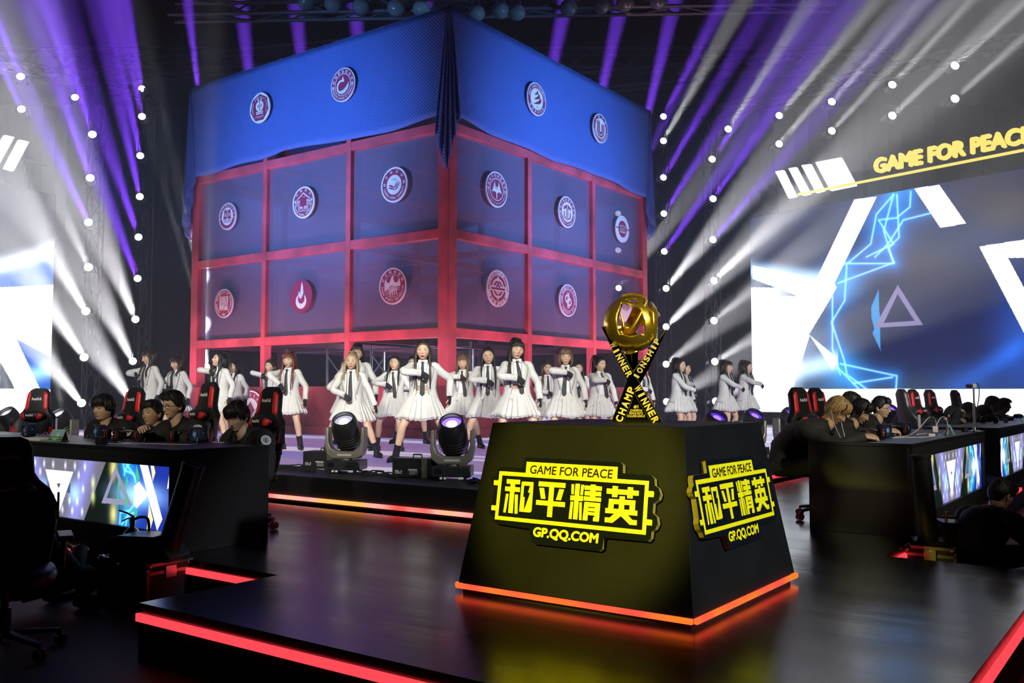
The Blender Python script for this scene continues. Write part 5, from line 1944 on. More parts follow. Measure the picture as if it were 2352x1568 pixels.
def cannon(loc, rz, tilt, lb, slant):
    t = thing('confetti_cannon', lb, 'cannon', loc, rz, 'confetti cannons')
    mb = MB()
    if slant:
        mb.prism([(-0.30, 0), (0.16, 0), (0.16, 0.03), (0.04, 0.17), (-0.24, 0.17), (-0.30, 0.15)], -0.13, 0.13, 0, Matrix(((1, 0, 0, 0), (0, 0, -1, 0), (0, 1, 0, 0), (0, 0, 0, 1))))
    else:
        mb.box((0.16, 0.02, 0.085), (0.26, 0.26, 0.17))
        mb.box((-0.06, 0.0, 0.015), (0.24, 0.26, 0.03))
    mb.build('gas_box', mat('matt_black_steel', (0.02, 0.02, 0.021), 0.4), t, bevel=0.004)
    ax = Matrix.Translation((0.06 if slant else -0.06, 0, 0.03)) @ Matrix.Rotation(R(tilt), 4, 'Y') @ Matrix.Rotation(R(-4 if slant else 0), 4, 'X')
    MB().lathe([(0.076, 0.0), (0.076, 0.62), (0.081, 0.62), (0.081, 0.645), (0.070, 0.645), (0.070, 0.05), (0.01, 0.05)], 28, 0, ax, (True, False)).build('barrel', mat('black_barrel', (0.020, 0.020, 0.021), 0.5), t)
    mb = MB()
    mb.tube([(0.04, 0.0, 0.20), (0.13, -0.02, 0.20)], 0.013, 8)
    mb.tube([(0.07, -0.01, 0.16), (0.07, -0.01, 0.24)], 0.010, 8)
    if not slant:
        mb.build('brass_valve', BRASS, t)
        MB().tube(smooth_path([(0.13, -0.02, 0.2), (0.24, -0.04, 0.20), (0.31, -0.03, 0.12), (0.30, 0.02, 0.02), (0.26, 0.08, -0.05)]), 0.008, 8).build('hose', RUBBER, t)
    return t


case1 = onz(335, 1412, GND)
a, b = AB(case1)
flight_case(W(a - 0.60, b, GND), ROT, 0.60, 0.36, 0.33, 'black flight case with metal edges on the floor at the left, under the tilted cannon')
cannon(W(a - 0.14, b + 0.18, GND + 0.33), ROT + R(24), 15, 'tall confetti cannon tube leaning right in front of the left desk', True)
case2 = onz(2190, 1340, GND)
a2, b2 = AB(onz(2190, 1257, 0.02))
flight_case(W(a2 - 0.34, b2, GND), ROT - R(0), 0.36, 0.50, 0.33, 'black flight case with metal edges on the floor at the right')
cannon(W(a2 - 0.16, b2 + 0.22, GND + 0.33), ROT + R(22), -4, 'upright confetti cannon tube in front of the right desk', False)
ext = thing('fire_extinguisher', 'fire extinguisher standing behind the left flight case', 'fire extinguisher', W(a - 0.42, b + 0.22, GND + 0.33), R(-20))
ext.location = W(a - 0.50, b + 0.20, GND + 0.33)
MB().lathe([(0.062, 0.0), (0.068, 0.01), (0.068, 0.11), (0.060, 0.145), (0.035, 0.175), (0.018, 0.19), (0.018, 0.215)], 24).build('cylinder', mat('dark_gloss_red', (0.03, 0.008, 0.01), 0.15, coat=0.6), ext)
MB().lathe([(0.02, 0.21), (0.022, 0.22), (0.022, 0.25), (0.014, 0.26)], 12).build('valve', BRASS, ext)
mb = MB()
mb.tube([(0.01, 0, 0.262), (-0.05, 0, 0.285), (-0.12, 0, 0.300)], [(0.012, 0.006)] * 3, 8)
mb.tube([(0.01, 0, 0.25), (-0.05, 0, 0.245), (-0.09, 0, 0.225)], [(0.010, 0.005)] * 3, 8)
mb.build('squeeze_handle', BLACKM, ext)
MB().tube(smooth_path([(0.02, 0, 0.245), (0.08, 0, 0.262), (0.13, 0.01, 0.24), (0.12, 0.03, 0.10), (0.08, 0.05, 0.02)]), 0.010, 8).build('hose', RUBBER, ext)

# ================================================================ things on the desks
NAVY, SKYB = mat('navy_plastic', (0.018, 0.030, 0.075), 0.4), mat('light_blue_plastic', (0.20, 0.36, 0.75), 0.45)
CABW, CABB = mat('white_cable', (0.75, 0.75, 0.74), 0.5), mat('pale_blue_cable', (0.42, 0.46, 0.75), 0.5)
TOP = 0.751


def desk_fan(P, rz, lb):
    t = thing('desk_fan', lb, 'fan', P, rz, 'small desk fans')
    sec = lambda y, w, h: [V((w * math.copysign(abs(math.cos(q)) ** .5, math.cos(q)), y, 0.064 + h * math.copysign(abs(math.sin(q)) ** .5, math.sin(q)))) for q in [2 * math.pi * i / 28 for i in range(28)]]
    MB().rings([sec(0.045, .045, .05), sec(0.04, .055, .06), sec(-0.035, .058, .062), sec(-0.045, .052, .056), sec(-0.045, .044, .048), sec(-0.03, .040, .044)], 0).build('casing', NAVY, t, smooth=50)
    mb = MB()
    for k in range(28):
        q = 2 * math.pi * k / 28
        mb.tube([(0.018 * math.cos(q), -0.036, 0.064 + 0.018 * math.sin(q)), (0.042 * math.cos(q + .4), -0.036, 0.064 + 0.046 * math.sin(q + .4))], 0.0012, 4)
    mb.build('grille', mat('blue_grey_plastic', (0.06, 0.09, 0.20), 0.4), t)
    MB().lathe([(0.02, -0.004), (0.02, 0.004), (0.014, 0.007)], 20, 0, Matrix.Translation((0, -0.038, 0.064)) @ Matrix.Rotation(R(90), 4, 'X')).build('hub', SKYB, t)
    MB().lathe([(0.007, 0), (0.007, 0.003)], 12, 0, Matrix.Translation((0.058, 0.005, 0.075)) @ Matrix.Rotation(R(90), 4, 'Y')).build('button', SKYB, t)
    return t


def headphones(P, rz, lb, lying=True):
    t = thing('headphones', lb, 'headphones', P, rz, 'gaming headphones')
    for s in (-1, 1):
        M = Matrix.Translation((s * 0.085, 0, 0.047)) @ Matrix.Rotation(R(90 if s > 0 else -90), 4, 'Y') @ Matrix.Rotation(R(20), 4, 'X')
        c = MB().lathe([(0.02, 0.035), (0.038, 0.030), (0.044, 0.015), (0.044, 0.0)], 20, 0, M).build('ear_cup', mat('gloss_black_plastic', (0.012, 0.012, 0.012), 0.12, coat=0.5), t)
        rg = []
        for k in range(11):
            q = math.pi * k / 5
            rg.append((0.036 * math.cos(q), 0.036 * math.sin(q), -0.008))
        MB().tube(rg, 0.012, 8, 0, None, (False, False), M).build('ear_pad', RUBBER, c)
        MB().lathe([(0.0455, 0.006), (0.0455, 0.012)], 24, 0, M, (False, False)).build('red_ring', REDL, c)
    MB().tube([(0.085 * math.cos(math.pi * k / 10), 0.02 + 0.03 * math.sin(math.pi * k / 10), 0.05 + 0.045 * math.sin(math.pi * k / 10)) for k in range(11)], [(0.014, 0.006)] * 11, 8).build('headband', BLACKM, t)
    return t


def name_tent(P, rz, lb, green=True):
    t = thing('name_tent', lb, 'card', P, rz, 'folded name cards')
    mb = MB()
    h, w, d = 0.095, 0.16, 0.05
    mb.rings([[V((x, -d, 0)), V((x, 0, h)), V((x, d, 0))] for x in (-w / 2, w / 2)], closed=False)
    mb.build('card', mat('cream_card', (0.72, 0.70, 0.64), 0.6), t, solid=0.002, fix=False, smooth=0)
    n = V((0, -h, d)).normalized()
    M = basis(V((0, -d / 2, h / 2)) + n * 0.003, (1, 0, 0), n)
    mb = MB()
    L = math.hypot(h, d)
    mb.flat([(-w / 2 + .002, -L / 2 + .002), (w / 2 - .002, -L / 2 + .002), (w / 2 - .002, -0.012), (-w / 2 + .002, -0.012)], 0, 0, M)
    mb.flat([(-w / 2 + .002, -0.012), (w / 2 - .002, -0.012), (w / 2 - .002, L / 2 - .004), (-w / 2 + .002, L / 2 - .004)], 0, 1, M)
    if green:
        put_text(mb, '18', 0.012, 0.004, 0.034, 0.034, 0.0005, 2, 0.05, M)
    for k, w_ in enumerate((0.10, 0.045)):
        mb.flat(bar((-w_ / 2, -0.028 - .014 * k), (w_ / 2, -0.028 - .014 * k), 0.007), 0.0005, 2, M)
    mb.build('print', [mat('green_print', (0.03, 0.22, 0.06), 0.6), mat('pale_sky_print', (0.25, 0.5, 0.62), 0.6), WLET], t, smooth=0, fix=False)
    return t


dL = lambda px, py: onz(px, py, TOP)
desk_fan(dL(66, 1004), R(-40), 'navy desk fan at the far left of the left desk')
desk_fan(dL(228, 1007), R(-38), 'navy desk fan in front of the heavy player')
desk_fan(dL(338, 1011), R(-34), 'navy desk fan in front of the two middle players on the left')
desk_fan(dL(455, 1015), R(-30), 'navy desk fan nearest the right end of the left desk')
desk_fan(dL(2031, 1004), R(30), 'navy desk fan beside the headphones on the right desk')
desk_fan(dL(2076, 998), R(20), 'small navy desk fan farther back on the right desk')
headphones(dL(263, 1010), R(-30), 'black headphones with red rings in front of the heavy player')
headphones(dL(290, 1013), R(10), 'glossy black headphones left of the middle fan on the left desk')
headphones(dL(418, 1014), R(-20), 'black headphones lying in front of the player with glasses on the left')
headphones(dL(2006, 1008), R(15), 'big open black headphones beside the blond player')
headphones(dL(2058, 999), R(-10), 'black headphones lying flat behind the fan on the right desk')
headphones(at(2272, 972, 12.6), R(0), 'tangled black headphones on the second right desk').location.z = TOP
name_tent(dL(136, 1012), R(-25), 'green printed name card marked 18 on the left desk')
name_tent(dL(2180, 998), R(60), 'pale folded name card near the end of the right desk', False)
name_tent(at(2340, 975, 12.9), R(60), 'pale folded name card on the second right desk', False).location.z = TOP
tag(MB().box((0, 0, 0.028), (0.075, 0.06, 0.056)).build('cable_box', BLACKM, loc=dL(232, 1019), rotz=R(-30), bevel=0.004), 'small black box at the front edge of the left desk', 'box')
for px, py, lb in ((85, 1011, 'white flat box behind the foreground chair on the left desk'),):
    tag(MB().box((0, 0, 0.012), (0.28, 0.14, 0.024)).build('tablet_box', WHITE, loc=dL(px, py), rotz=R(-30), bevel=0.004), lb, 'box')


def cable(pts, r, m, lb, nm='cable'):
    tag(MB().tube(smooth_path(pts), r, 6).build(nm, m), lb, 'cable', 'loose cables on the desks')


q = lambda x, y, z=0.004: dL(x, y) + V((0, 0, z))
cable([q(238, 1016, .03), q(262, 1013), q(250, 1019), q(300, 1020), q(285, 1017), q(330, 1019), q(360, 1020), q(400, 1021), q(440, 1021), q(452, 1018), q(453, 1015, .05)], 0.0028, CABB, 'pale blue cable looping along the front of the left desk')
cable([q(270, 1015), q(290, 1019), q(318, 1021), q(330, 1016), q(336, 1012, .05)], 0.0028, CABB, 'pale blue cable to the middle fan on the left desk')
cable([q(480, 1014, .02), q(492, 1009, .03), q(500, 1013), q(488, 1016), q(512, 1017), q(515, 1017)], 0.0025, CABW, 'white cable coil by the rightmost player of the left desk')
cable([q(60, 1006, .03), q(52, 1003, .05), q(45, 1006), q(62, 1007)], 0.003, CABB, 'pale blue cable loop behind the foreground chair')
cable([q(96, 1004, .01), q(104, 996, .02), q(112, 1003, .02), q(118, 998, .03), q(124, 1004)], 0.003, CABB, 'pale cable tangle behind the name card on the left desk')
cable([q(200, 1004, .01), q(206, 1000, .02), q(213, 1005, .01), q(219, 1003)], 0.003, CABW, 'white earphone cable in front of the heavy player')
qb = lambda x, y, z=0.004: dL(x, y) + V((0, 0, z))
cable([qb(2055, 1004), qb(2085, 1001), qb(2110, 999, .06), qb(2135, 998, .17), qb(2148, 999, .16), qb(2152, 1000, .08)], 0.0035, CABW, 'white cable arching up to the charger on the right desk')
cable([qb(2150, 1000, .08), qb(2160, 999, .16), qb(2172, 998, .17), qb(2178, 999, .08), qb(2176, 1000)], 0.0035, CABW, 'white cable arching behind the name card on the right desk')
cable([qb(2050, 1006), qb(2090, 1005), qb(2120, 1005), qb(2140, 1003)], 0.0035, CABW, 'white cable lying flat on the right desk')
cable([qb(2088, 996), qb(2105, 998), qb(2130, 996), qb(2142, 999)], 0.0035, CABW, 'white cable farther back on the right desk')
cable([qb(2152, 1003), qb(2162, 1001, .02), qb(2158, 1004), qb(2170, 1003), qb(2164, 1001)], 0.003, CABB, 'pale blue cable coil beside the charger on the right desk')
tag(MB().box((0, 0, 0.03), (0.05, 0.05, 0.06)).build('charger', WHITE, loc=q(2148, 1000, .03), rotz=R(-20), bevel=0.006), 'white upright charger block on the right desk', 'charger', 'chargers')
tag(MB().box((0, 0, 0.015), (0.06, 0.04, 0.03)).build('charger', WHITE, loc=q(2140, 1003, 0.0), rotz=R(-20), bevel=0.006), 'white flat charger block lying on the right desk', 'charger', 'chargers')
tag(MB().box((0, 0, 0.03), (0.05, 0.05, 0.06)).build('charger', WHITE, loc=at(2310, 973, 12.9), rotz=R(-20), bevel=0.006), 'white charger on the second right desk', 'charger', 'chargers').location.z = TOP
tag(MB().lathe([(0.03, 0), (0.03, 0.045), (0.024, 0.05)], 16).build('lens_cap_cup', RUBBER, loc=q(2216, 991, 0)), 'small black cup beside the camera stand', 'cup')
cs = thing('camera_stand', 'small camera on a thin steel stand at the end of the nearest right desk', 'camera', q(2239, 991, 0.0), R(20))
MB().lathe([(0.075, 0.0), (0.07, 0.008), (0.02, 0.02), (0.016, 0.05)], 20).build('base', STEEL, cs)
MB().tube([(0, 0, 0.03), (0, 0, 0.30)], 0.014, 12).build('lower_tube', STEEL, cs)
MB().tube([(0, 0, 0.28), (0, 0, 0.46)], 0.010, 12).build('upper_tube', STEEL, cs)
mb = MB()
mb.box((-0.005, 0, 0.485), (0.05, 0.045, 0.045))
cm_ = mb.build('camera_body', mat('grey_camera_body', (0.35, 0.34, 0.33), 0.4), cs, bevel=0.004)
MB().lathe([(0.018, 0), (0.02, 0.01), (0.02, 0.06), (0.016, 0.06)], 16, 0, Matrix.Translation((-0.03, 0, 0.483)) @ Matrix.Rotation(R(-90), 4, 'Y')).build('lens_barrel', BLACKM, cm_)
MB().tube(smooth_path([(0.02, 0, 0.495), (0.05, 0, 0.51), (0.075, 0, 0.47), (0.07, 0, 0.36), (0.04, 0, 0.24), (0.02, 0, 0.1)]), 0.005, 6).build('cable', RUBBER, cs)
# ================================================================ people
SKIN = mat('skin', (0.68, 0.45, 0.30), 0.5, noise=0.08, nscale=20)
SKIN2 = mat('skin_tan', (0.56, 0.35, 0.22), 0.5, noise=0.08, nscale=20)
EYEW, IRIS, BROW = mat('eye_white', (0.75, 0.72, 0.70), 0.3), mat('dark_iris', (0.012, 0.008, 0.006), 0.15), mat('dark_brow', (0.045, 0.028, 0.02), 0.7)
LIPR, LIPN, MOUTH = mat('red_lipstick', (0.50, 0.045, 0.045), 0.35), mat('natural_lips', (0.46, 0.20, 0.17), 0.45), mat('dark_mouth', (0.06, 0.012, 0.012), 0.6)
SUIT = mat('white_suit_cloth', (0.70, 0.70, 0.66), 0.85, noise=0.06, nscale=9, bump=0.45, bscale=13)
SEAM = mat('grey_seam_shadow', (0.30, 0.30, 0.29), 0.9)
SHIRT = mat('white_shirt_cloth', (0.82, 0.82, 0.82), 0.8, bump=0.06, bscale=30)
TIE = mat('black_tie_cloth', (0.022, 0.022, 0.025), 0.6)
LACE = mat('white_lace', (0.80, 0.80, 0.79), 0.9)
GLOVE = mat('black_glove_knit', (0.012, 0.012, 0.014), 0.85)
BOOT = mat('black_boot_leather', (0.012, 0.012, 0.013), 0.28)
JACK = mat('black_jacket_cloth', (0.016, 0.016, 0.017), 0.8, noise=0.25, nscale=12, bump=0.15, bscale=16)
TROU = mat('black_trouser_cloth', (0.012, 0.012, 0.014), 0.9)
HAIRC = {'black': mat('black_hair', (0.010, 0.008, 0.007), 0.5), 'brown': mat('brown_hair', (0.06, 0.028, 0.016), 0.42), 'red': mat('reddish_hair', (0.13, 0.032, 0.022), 0.42), 'blonde': mat('ash_blonde_hair', (0.33, 0.24, 0.13), 0.45),
         'bronze': mat('bronze_hair', (0.15, 0.085, 0.04), 0.42), 'gold': mat('bleached_blond_hair', (0.38, 0.25, 0.10), 0.5), 'dim': mat('dark_brown_hair', (0.03, 0.018, 0.013), 0.4), 'pink': mat('pinkish_hair', (0.26, 0.075, 0.06), 0.45)}
for m_ in HAIRC.values():          # fine strands
    nt = m_.node_tree
    tc, mp, nz, bp = [nt.nodes.new(x) for x in ('ShaderNodeTexCoord', 'ShaderNodeMapping', 'ShaderNodeTexNoise', 'ShaderNodeBump')]
    mp.inputs['Scale'].default_value = (160, 160, 9)
    nz.inputs['Scale'].default_value = 1.0
    bp.inputs['Strength'].default_value, bp.inputs['Distance'].default_value = 0.5, 0.01
    nt.links.new(tc.outputs['Object'], mp.inputs[0])
    nt.links.new(mp.outputs[0], nz.inputs['Vector'])
    nt.links.new(nz.outputs['Fac'], bp.inputs['Height'])
    nt.links.new(bp.outputs[0], nt.nodes['Principled BSDF'].inputs['Normal'])


def sst(x, a, b):
    t = min(max((x - a) / (b - a), 0.0), 1.0)
    return t * t * (3 - 2 * t)


def head_pt(a, l, male=False, fat=0.0):
    """skull and face surface; a = angle from the face direction (-y), l = latitude; origin midway between chin and crown"""
    cx, cy, cz = math.sin(a) * math.cos(l), -math.cos(a) * math.cos(l), math.sin(l)
    z = 0.113 * cz
    low = sst(-z, 0.0, 0.113)
    k = math.cos(l) if l > 0 else math.cos(l) ** (1 - 0.45 * low)
    x = (0.0715 + 0.006 * max(0.0, -math.cos(a)) * 0) * math.sin(a) * k
    y = -0.092 * math.cos(a) * (k if l > 0 else math.cos(l) ** (1 - 0.62 * low))
    jaw = (0.36 if not male else 0.27) - 0.22 * fat
    x *= 1 - jaw * low ** 1.25 + fat * 0.10 * sst(-z, -0.02, 0.05)
    if y > 0:
        y = y * (1 - 0.50 * low) + 0.012 * (1 - low)
    else:
        x *= 1.0 + 0.03 * sst(-abs(z + 0.03), -0.05, 0.0)
        f = sst(-y, 0.02, 0.075)
        y += 0.006 * f * sst(z, 0.03, 0.09)                                   # forehead slopes back
        g = sst(z, -0.044, -0.034) * (1 - sst(z, -0.030, 0.020))
        y -= (0.0185 if not male else 0.0175) * math.exp(-(x / 0.0095) ** 2) * g * f                     # nose ridge and tip
        y -= 0.0085 * math.exp(-(x / 0.017) ** 2) * math.exp(-((z + 0.036) / 0.008) ** 2) * f
        y += 0.0075 * math.exp(-((abs(x) - 0.030) / 0.015) ** 2 - ((z - 0.002) / 0.011) ** 2) * f
        y -= 0.003 * math.exp(-((abs(x) - 0.028) / 0.018) ** 2 - ((z - 0.022) / 0.008) ** 2) * f
        y -= 0.0035 * math.exp(-((abs(x) - 0.040) / 0.016) ** 2 - ((z + 0.022) / 0.018) ** 2) * f
        y -= 0.0050 * math.exp(-(x / 0.021) ** 2 - ((z + 0.064) / 0.010) ** 2) * f
        y += 0.0030 * math.exp(-(x / 0.018) ** 2 - ((z + 0.083) / 0.006) ** 2) * f
        y -= 0.0050 * math.exp(-(x / 0.022) ** 2 - ((z + 0.100) / 0.012) ** 2) * f
    return V((x * (1.07 if not male else 1.04), y, z * (0.94 if not male else 0.96)))


NU, NV = 56, 40
LON = []
for i in range(NU):
    t = -1 + 2 * i / NU
    LON.append(math.pi * math.copysign(abs(t) ** 1.55, t))
LAT = [-math.pi / 2 * 0.985 + math.pi * 0.985 * j / NV for j in range(NV + 1)]
HC = {}


def head_mesh(male, fat, eyes, mouth):
    k = (male, fat, eyes, mouth)
    if k in HC:
        return HC[k]
    mb = MB()
    mb.rings([[head_pt(a, l, male, fat) for a in LON] for l in LAT], 0)
    tree = BVHTree.FromPolygons([V(p) for p in mb.v], mb.f)

    def sf(x, z, off):
        h = tree.ray_cast(V((x, -0.4, z)), V((0, 1, 0)))
        return V((x, (h[0].y if h[0] else -0.08) - off, z))

    def patch(pts, m, off):
        cx, cz = sum(p[0] for p in pts) / len(pts), sum(p[1] for p in pts) / len(pts)
        n = len(pts)
        vs = [sf(cx, cz, off)] + [sf(x, z, off) for x, z in pts]
        mb.add(vs, [(0, 1 + i, 1 + (i + 1) % n) for i in range(n)], m)

    for s in (-1, 1):
        ex, ez = s * 0.0305, 0.002
        w, h = 0.0140, (0.0050 if eyes == 'open' else 0.0)
        if eyes == 'open':
            patch([(ex + w * math.cos(t), ez + h * math.sin(t) * (1.0 if math.sin(t) > 0 else 0.75)) for t in [2 * math.pi * i / 16 for i in range(16)]], 1, 0.0008)
            patch([(ex + 0.0062 * math.cos(t), ez + 0.0004 + min(max(0.0060 * math.sin(t), -h * .72), h)) for t in [2 * math.pi * i / 12 for i in range(12)]], 2, 0.0014)
        top = [(ex + w * 1.12 * q, ez + (h + 0.0006) * math.sqrt(max(0, 1 - q * q)) - (0.003 if eyes != 'open' else 0)) for q in [-1 + 2 * i / 8 for i in range(9)]]
        for i in range(8):
            (x0, z0), (x1, z1) = top[i], top[i + 1]
            th = 0.0024 if not male else 0.0018
            mb.add([sf(x0, z0, .0016), sf(x1, z1, .0016), sf(x1, z1 + th, .0013), sf(x0, z0 + th, .0013)], [(0, 1, 2, 3)], 4)
        for i in range(6):
            q0, q1 = i / 6, (i + 1) / 6
            bx = lambda q: s * (0.014 + 0.036 * q)
            bz = lambda q: 0.0205 + 0.005 * math.sin(q * 2.4) - 0.002 * q
            t0, t1 = 0.0055 * (1 - 0.6 * q0), 0.0055 * (1 - 0.6 * q1)
            mb.add([sf(bx(q0), bz(q0), .001), sf(bx(q1), bz(q1), .001), sf(bx(q1), bz(q1) + t1, .001), sf(bx(q0), bz(q0) + t0, .001)], [(0, 1, 2, 3)], 4)
    op = {'shut': 0.0, 'open': 0.007, 'part': 0.003}[mouth]
    mw = 0.0215 if not male else 0.024
    qs = [-1 + 2 * i / 10 for i in range(11)]
    up = [(mw * q, -0.0645 + 0.0015 * abs(q) + op * 0.3 * (1 - q * q)) for q in qs]
    dn = [(mw * q, -0.0650 + 0.0015 * abs(q) - op * (1 - q * q)) for q in qs]
    for i in range(10):
        def lip(ed, sgn, th):
            (x0, z0), (x1, z1) = ed[i], ed[i + 1]
            e0, e1 = th * (1 - qs[i] ** 2) ** .6, th * (1 - qs[i + 1] ** 2) ** .6
            if sgn > 0 and abs(qs[i]) < 0.15:
                e0 *= 0.85
            mb.add([sf(x0, z0, .0012), sf(x1, z1, .0012), sf(x1, z1 + sgn * e1, .001), sf(x0, z0 + sgn * e0, .001)], [(0, 1, 2, 3)], 3)
        lip(up, 1, 0.0055)
        lip(dn, -1, 0.0072)
        mb.add([sf(*up[i], .0013), sf(*up[i + 1], .0013), sf(dn[i + 1][0], dn[i + 1][1] - .0006, .0013), sf(dn[i][0], dn[i][1] - .0006, .0013)], [(0, 1, 2, 3)], 5)
    for s in (-1, 1):                                                            # ears
        mb.ball((s * 0.0735, 0.010, -0.008), (0.009, 0.019, 0.031), 10, 8, 0, rot=(0.15, s * 0.15, s * -0.45))
        mb.ball((s * 0.0745, 0.006, -0.030), (0.007, 0.010, 0.012), 8, 6, 0)
    HC[k] = (mb.v, mb.f, mb.m)
    return HC[k]


def remesh(mb, vox):
    me = bpy.data.meshes.new('r')
    me.from_pydata(mb.v, [], mb.f)
    o = bpy.data.objects.new('r', me)
    COL.objects.link(o)
    q = o.modifiers.new('r', 'REMESH')
    q.mode, q.voxel_size = 'VOXEL', vox
    q = o.modifiers.new('s', 'SMOOTH')
    q.factor, q.iterations = 0.5, 3
    bpy.context.view_layer.update()
    me2 = bpy.data.meshes.new_from_object(o.evaluated_get(bpy.context.evaluated_depsgraph_get()))
    r = ([tuple(v.co) for v in me2.vertices], [tuple(p.vertices) for p in me2.polygons])
    bpy.data.objects.remove(o)
    bpy.data.meshes.remove(me)
    bpy.data.meshes.remove(me2)
    return r


def ik(S_, T, l1, l2, pole):
    S_, T = V(S_), V(T)
    d = T - S_
    L = min(d.length, l1 + l2 - 0.002)
    d.normalize()
    T = S_ + d * L
    x = (l1 * l1 - l2 * l2 + L * L) / (2 * L)
    h = math.sqrt(max(0.0, l1 * l1 - x * x))
    p = V(pole)
    p = (p - d * p.dot(d))
    p = p.normalized() if p.length > 1e-5 else d.orthogonal().normalized()
    return S_ + d * x + p * h, T


class Spine:
    def __init__(s, p0, p1, p2, rv):
        s.p, s.r = (V(p0), V(p1), V(p2)), V(rv).normalized()

    def c(s, t):
        q = t / 0.47
        a, b, c = s.p
        if q > 1:
            return c + (c - b).normalized() * (t - 0.47)
        if q < 0:
            return a + (b - a).normalized() * t
        return a * (1 - q) ** 2 + b * 2 * q * (1 - q) + c * q * q

    def fr(s, t):
        u = (s.c(t + 0.01) - s.c(t - 0.01)).normalized()
        r = (s.r - u * s.r.dot(u)).normalized()
        return u, r, r.cross(u) * -1        # up, right (+x), forward is -(this) ; third = back

    def ring(s, t, a, b, n=24, yo=0.0, a0=0.0, a1=2 * math.pi, ex=1.0, closed=True):
        u, r, k = s.fr(t)
        k = u.cross(r)                      # back (+y for upright)
        c = s.c(t) + k * yo
        out = []
        m = n if closed else n - 1
        for i in range(n):
            q = a0 + (a1 - a0) * i / m
            cx, sy = math.cos(q), math.sin(q)
            out.append(c + r * (a * math.copysign(abs(cx) ** ex, cx)) + k * (b * math.copysign(abs(sy) ** ex, sy)))
        return out


def hand(sk, gl, P, d, n, side, curl, s=1.0, gloved=True):
    """five fingers on a palm; d = direction of the hand, n = palm side, side = which way the thumb goes along d x n"""
    d = V(d).normalized()
    n = V(n)
    n = (n - d * n.dot(d)).normalized()
    x = d.cross(n)
    sk.tube([P - d * 0.02 * s, P, P + d * 0.035 * s, P + d * 0.075 * s, P + d * 0.088 * s], [(0.024 * s, 0.020 * s), (0.027 * s, 0.018 * s), (0.037 * s, 0.016 * s), (0.040 * s, 0.013 * s), (0.034 * s, 0.009 * s)], 12, 0, x)
    if gloved:
        gl.tube([P - d * 0.035 * s, P, P + d * 0.035 * s, P + d * 0.078 * s, P + d * 0.094 * s], [(0.029 * s, 0.026 * s), (0.031 * s, 0.022 * s), (0.041 * s, 0.020 * s), (0.044 * s, 0.017 * s), (0.039 * s, 0.013 * s)], 12, 0, x)
    for i, ln in enumerate((0.066, 0.076, 0.071, 0.056)):
        b = P + d * (0.082 - 0.004 * abs(i - 1.3)) * s + x * (-side) * (-0.0285 + 0.019 * i) * s
        pts, dd, c = [b - d * 0.012 * s], d, curl * (0.9 + 0.08 * i)
        p = b
        pts.append(p)
        for j, f in enumerate((0.45, 0.30, 0.25)):
            c_, s_ = math.cos(c * (0.8 if j == 0 else 1.0)), math.sin(c * (0.8 if j == 0 else 1.0))
            perp = x.cross(dd) * -1
            if perp.dot(n) < 0 and j == 0:
                perp = -perp
            dd2 = dd * c_ + (n - dd * n.dot(dd)).normalized() * s_ if abs(n.dot(dd)) < 0.98 else dd * c_ - d * s_
            dd = dd2.normalized()
            p = p + dd * ln * f * s
            pts.append(p)
        rr = [0.0095 * s, 0.0095 * s, 0.0088 * s, 0.0082 * s, 0.0062 * s]
        sk.tube(pts, rr, 7)
        if gloved:
            gl.tube(pts[:3], [q * 1.22 for q in rr[:3]], 8)
    t0 = P + d * 0.022 * s + x * side * 0.026 * s
    td = (d * 0.75 + x * side * 0.55 + n * 0.35).normalized()
    te = (d * 0.9 + x * side * 0.05 + n * 0.5).normalized()
    pts = [t0, t0 + td * 0.034 * s, t0 + td * 0.034 * s + te * 0.028 * s, t0 + td * 0.034 * s + te * 0.05 * s]
    sk.tube(pts, [0.0135 * s, 0.0115 * s, 0.0100 * s, 0.0075 * s], 7)
    if gloved:
        gl.tube(pts[:2], [0.0165 * s, 0.0140 * s], 8)


def hair_cap(mb, HM, thick=0.013, male=False, fat=0.0, low=0.0, top=0.0, part=0.0, ridge=0.0016, seed=0):
    rg = []
    r = random.Random(seed)
    ph = [r.uniform(0, 6.28) for _ in range(4)]
    HL = [(0, .066), (30, .060), (50, .040), (66, .006), (80, -.018), (96, -.004), (112, -.050), (140, -.078), (180, -.085)]
    keep = []
    for l in LAT:
        row, kr = [], []
        for a in LON:
            p = head_pt(a, l, male, fat)
            hl = float(np.interp(abs(math.degrees(a)), *zip(*HL))) - low * (1 if abs(a) > 1.2 else 0.25)
            w = sst(p.z, hl - 0.004, hl + 0.016)
            t = -0.006 + (thick + 0.006 + top * sst(p.z, 0.02, 0.11)) * w
            t += ridge * w * (math.sin(a * 17 + ph[0] + p.z * 30) + 0.7 * math.sin(a * 29 + ph[1] - p.z * 22))
            d = V((p.x, p.y - 0.005, p.z * 0.9 + 0.012)).normalized()
            row.append(HM @ (p + d * t))
            kr.append(w > 0.02)
        rg.append(row)
        keep.append(kr)
    n = len(LON)
    vs = [p for q in rg for p in q]
    fs = []
    for j in range(len(LAT) - 1):
        for i in range(n):
            i2 = (i + 1) % n
            if keep[j][i] or keep[j][i2] or keep[j + 1][i] or keep[j + 1][i2]:
                fs.append((j * n + i, j * n + i2, (j + 1) * n + i2, (j + 1) * n + i))
    o = (len(LAT) - 1) * n
    fs.append(tuple(o + i for i in range(n)))
    mb.add(vs, fs)


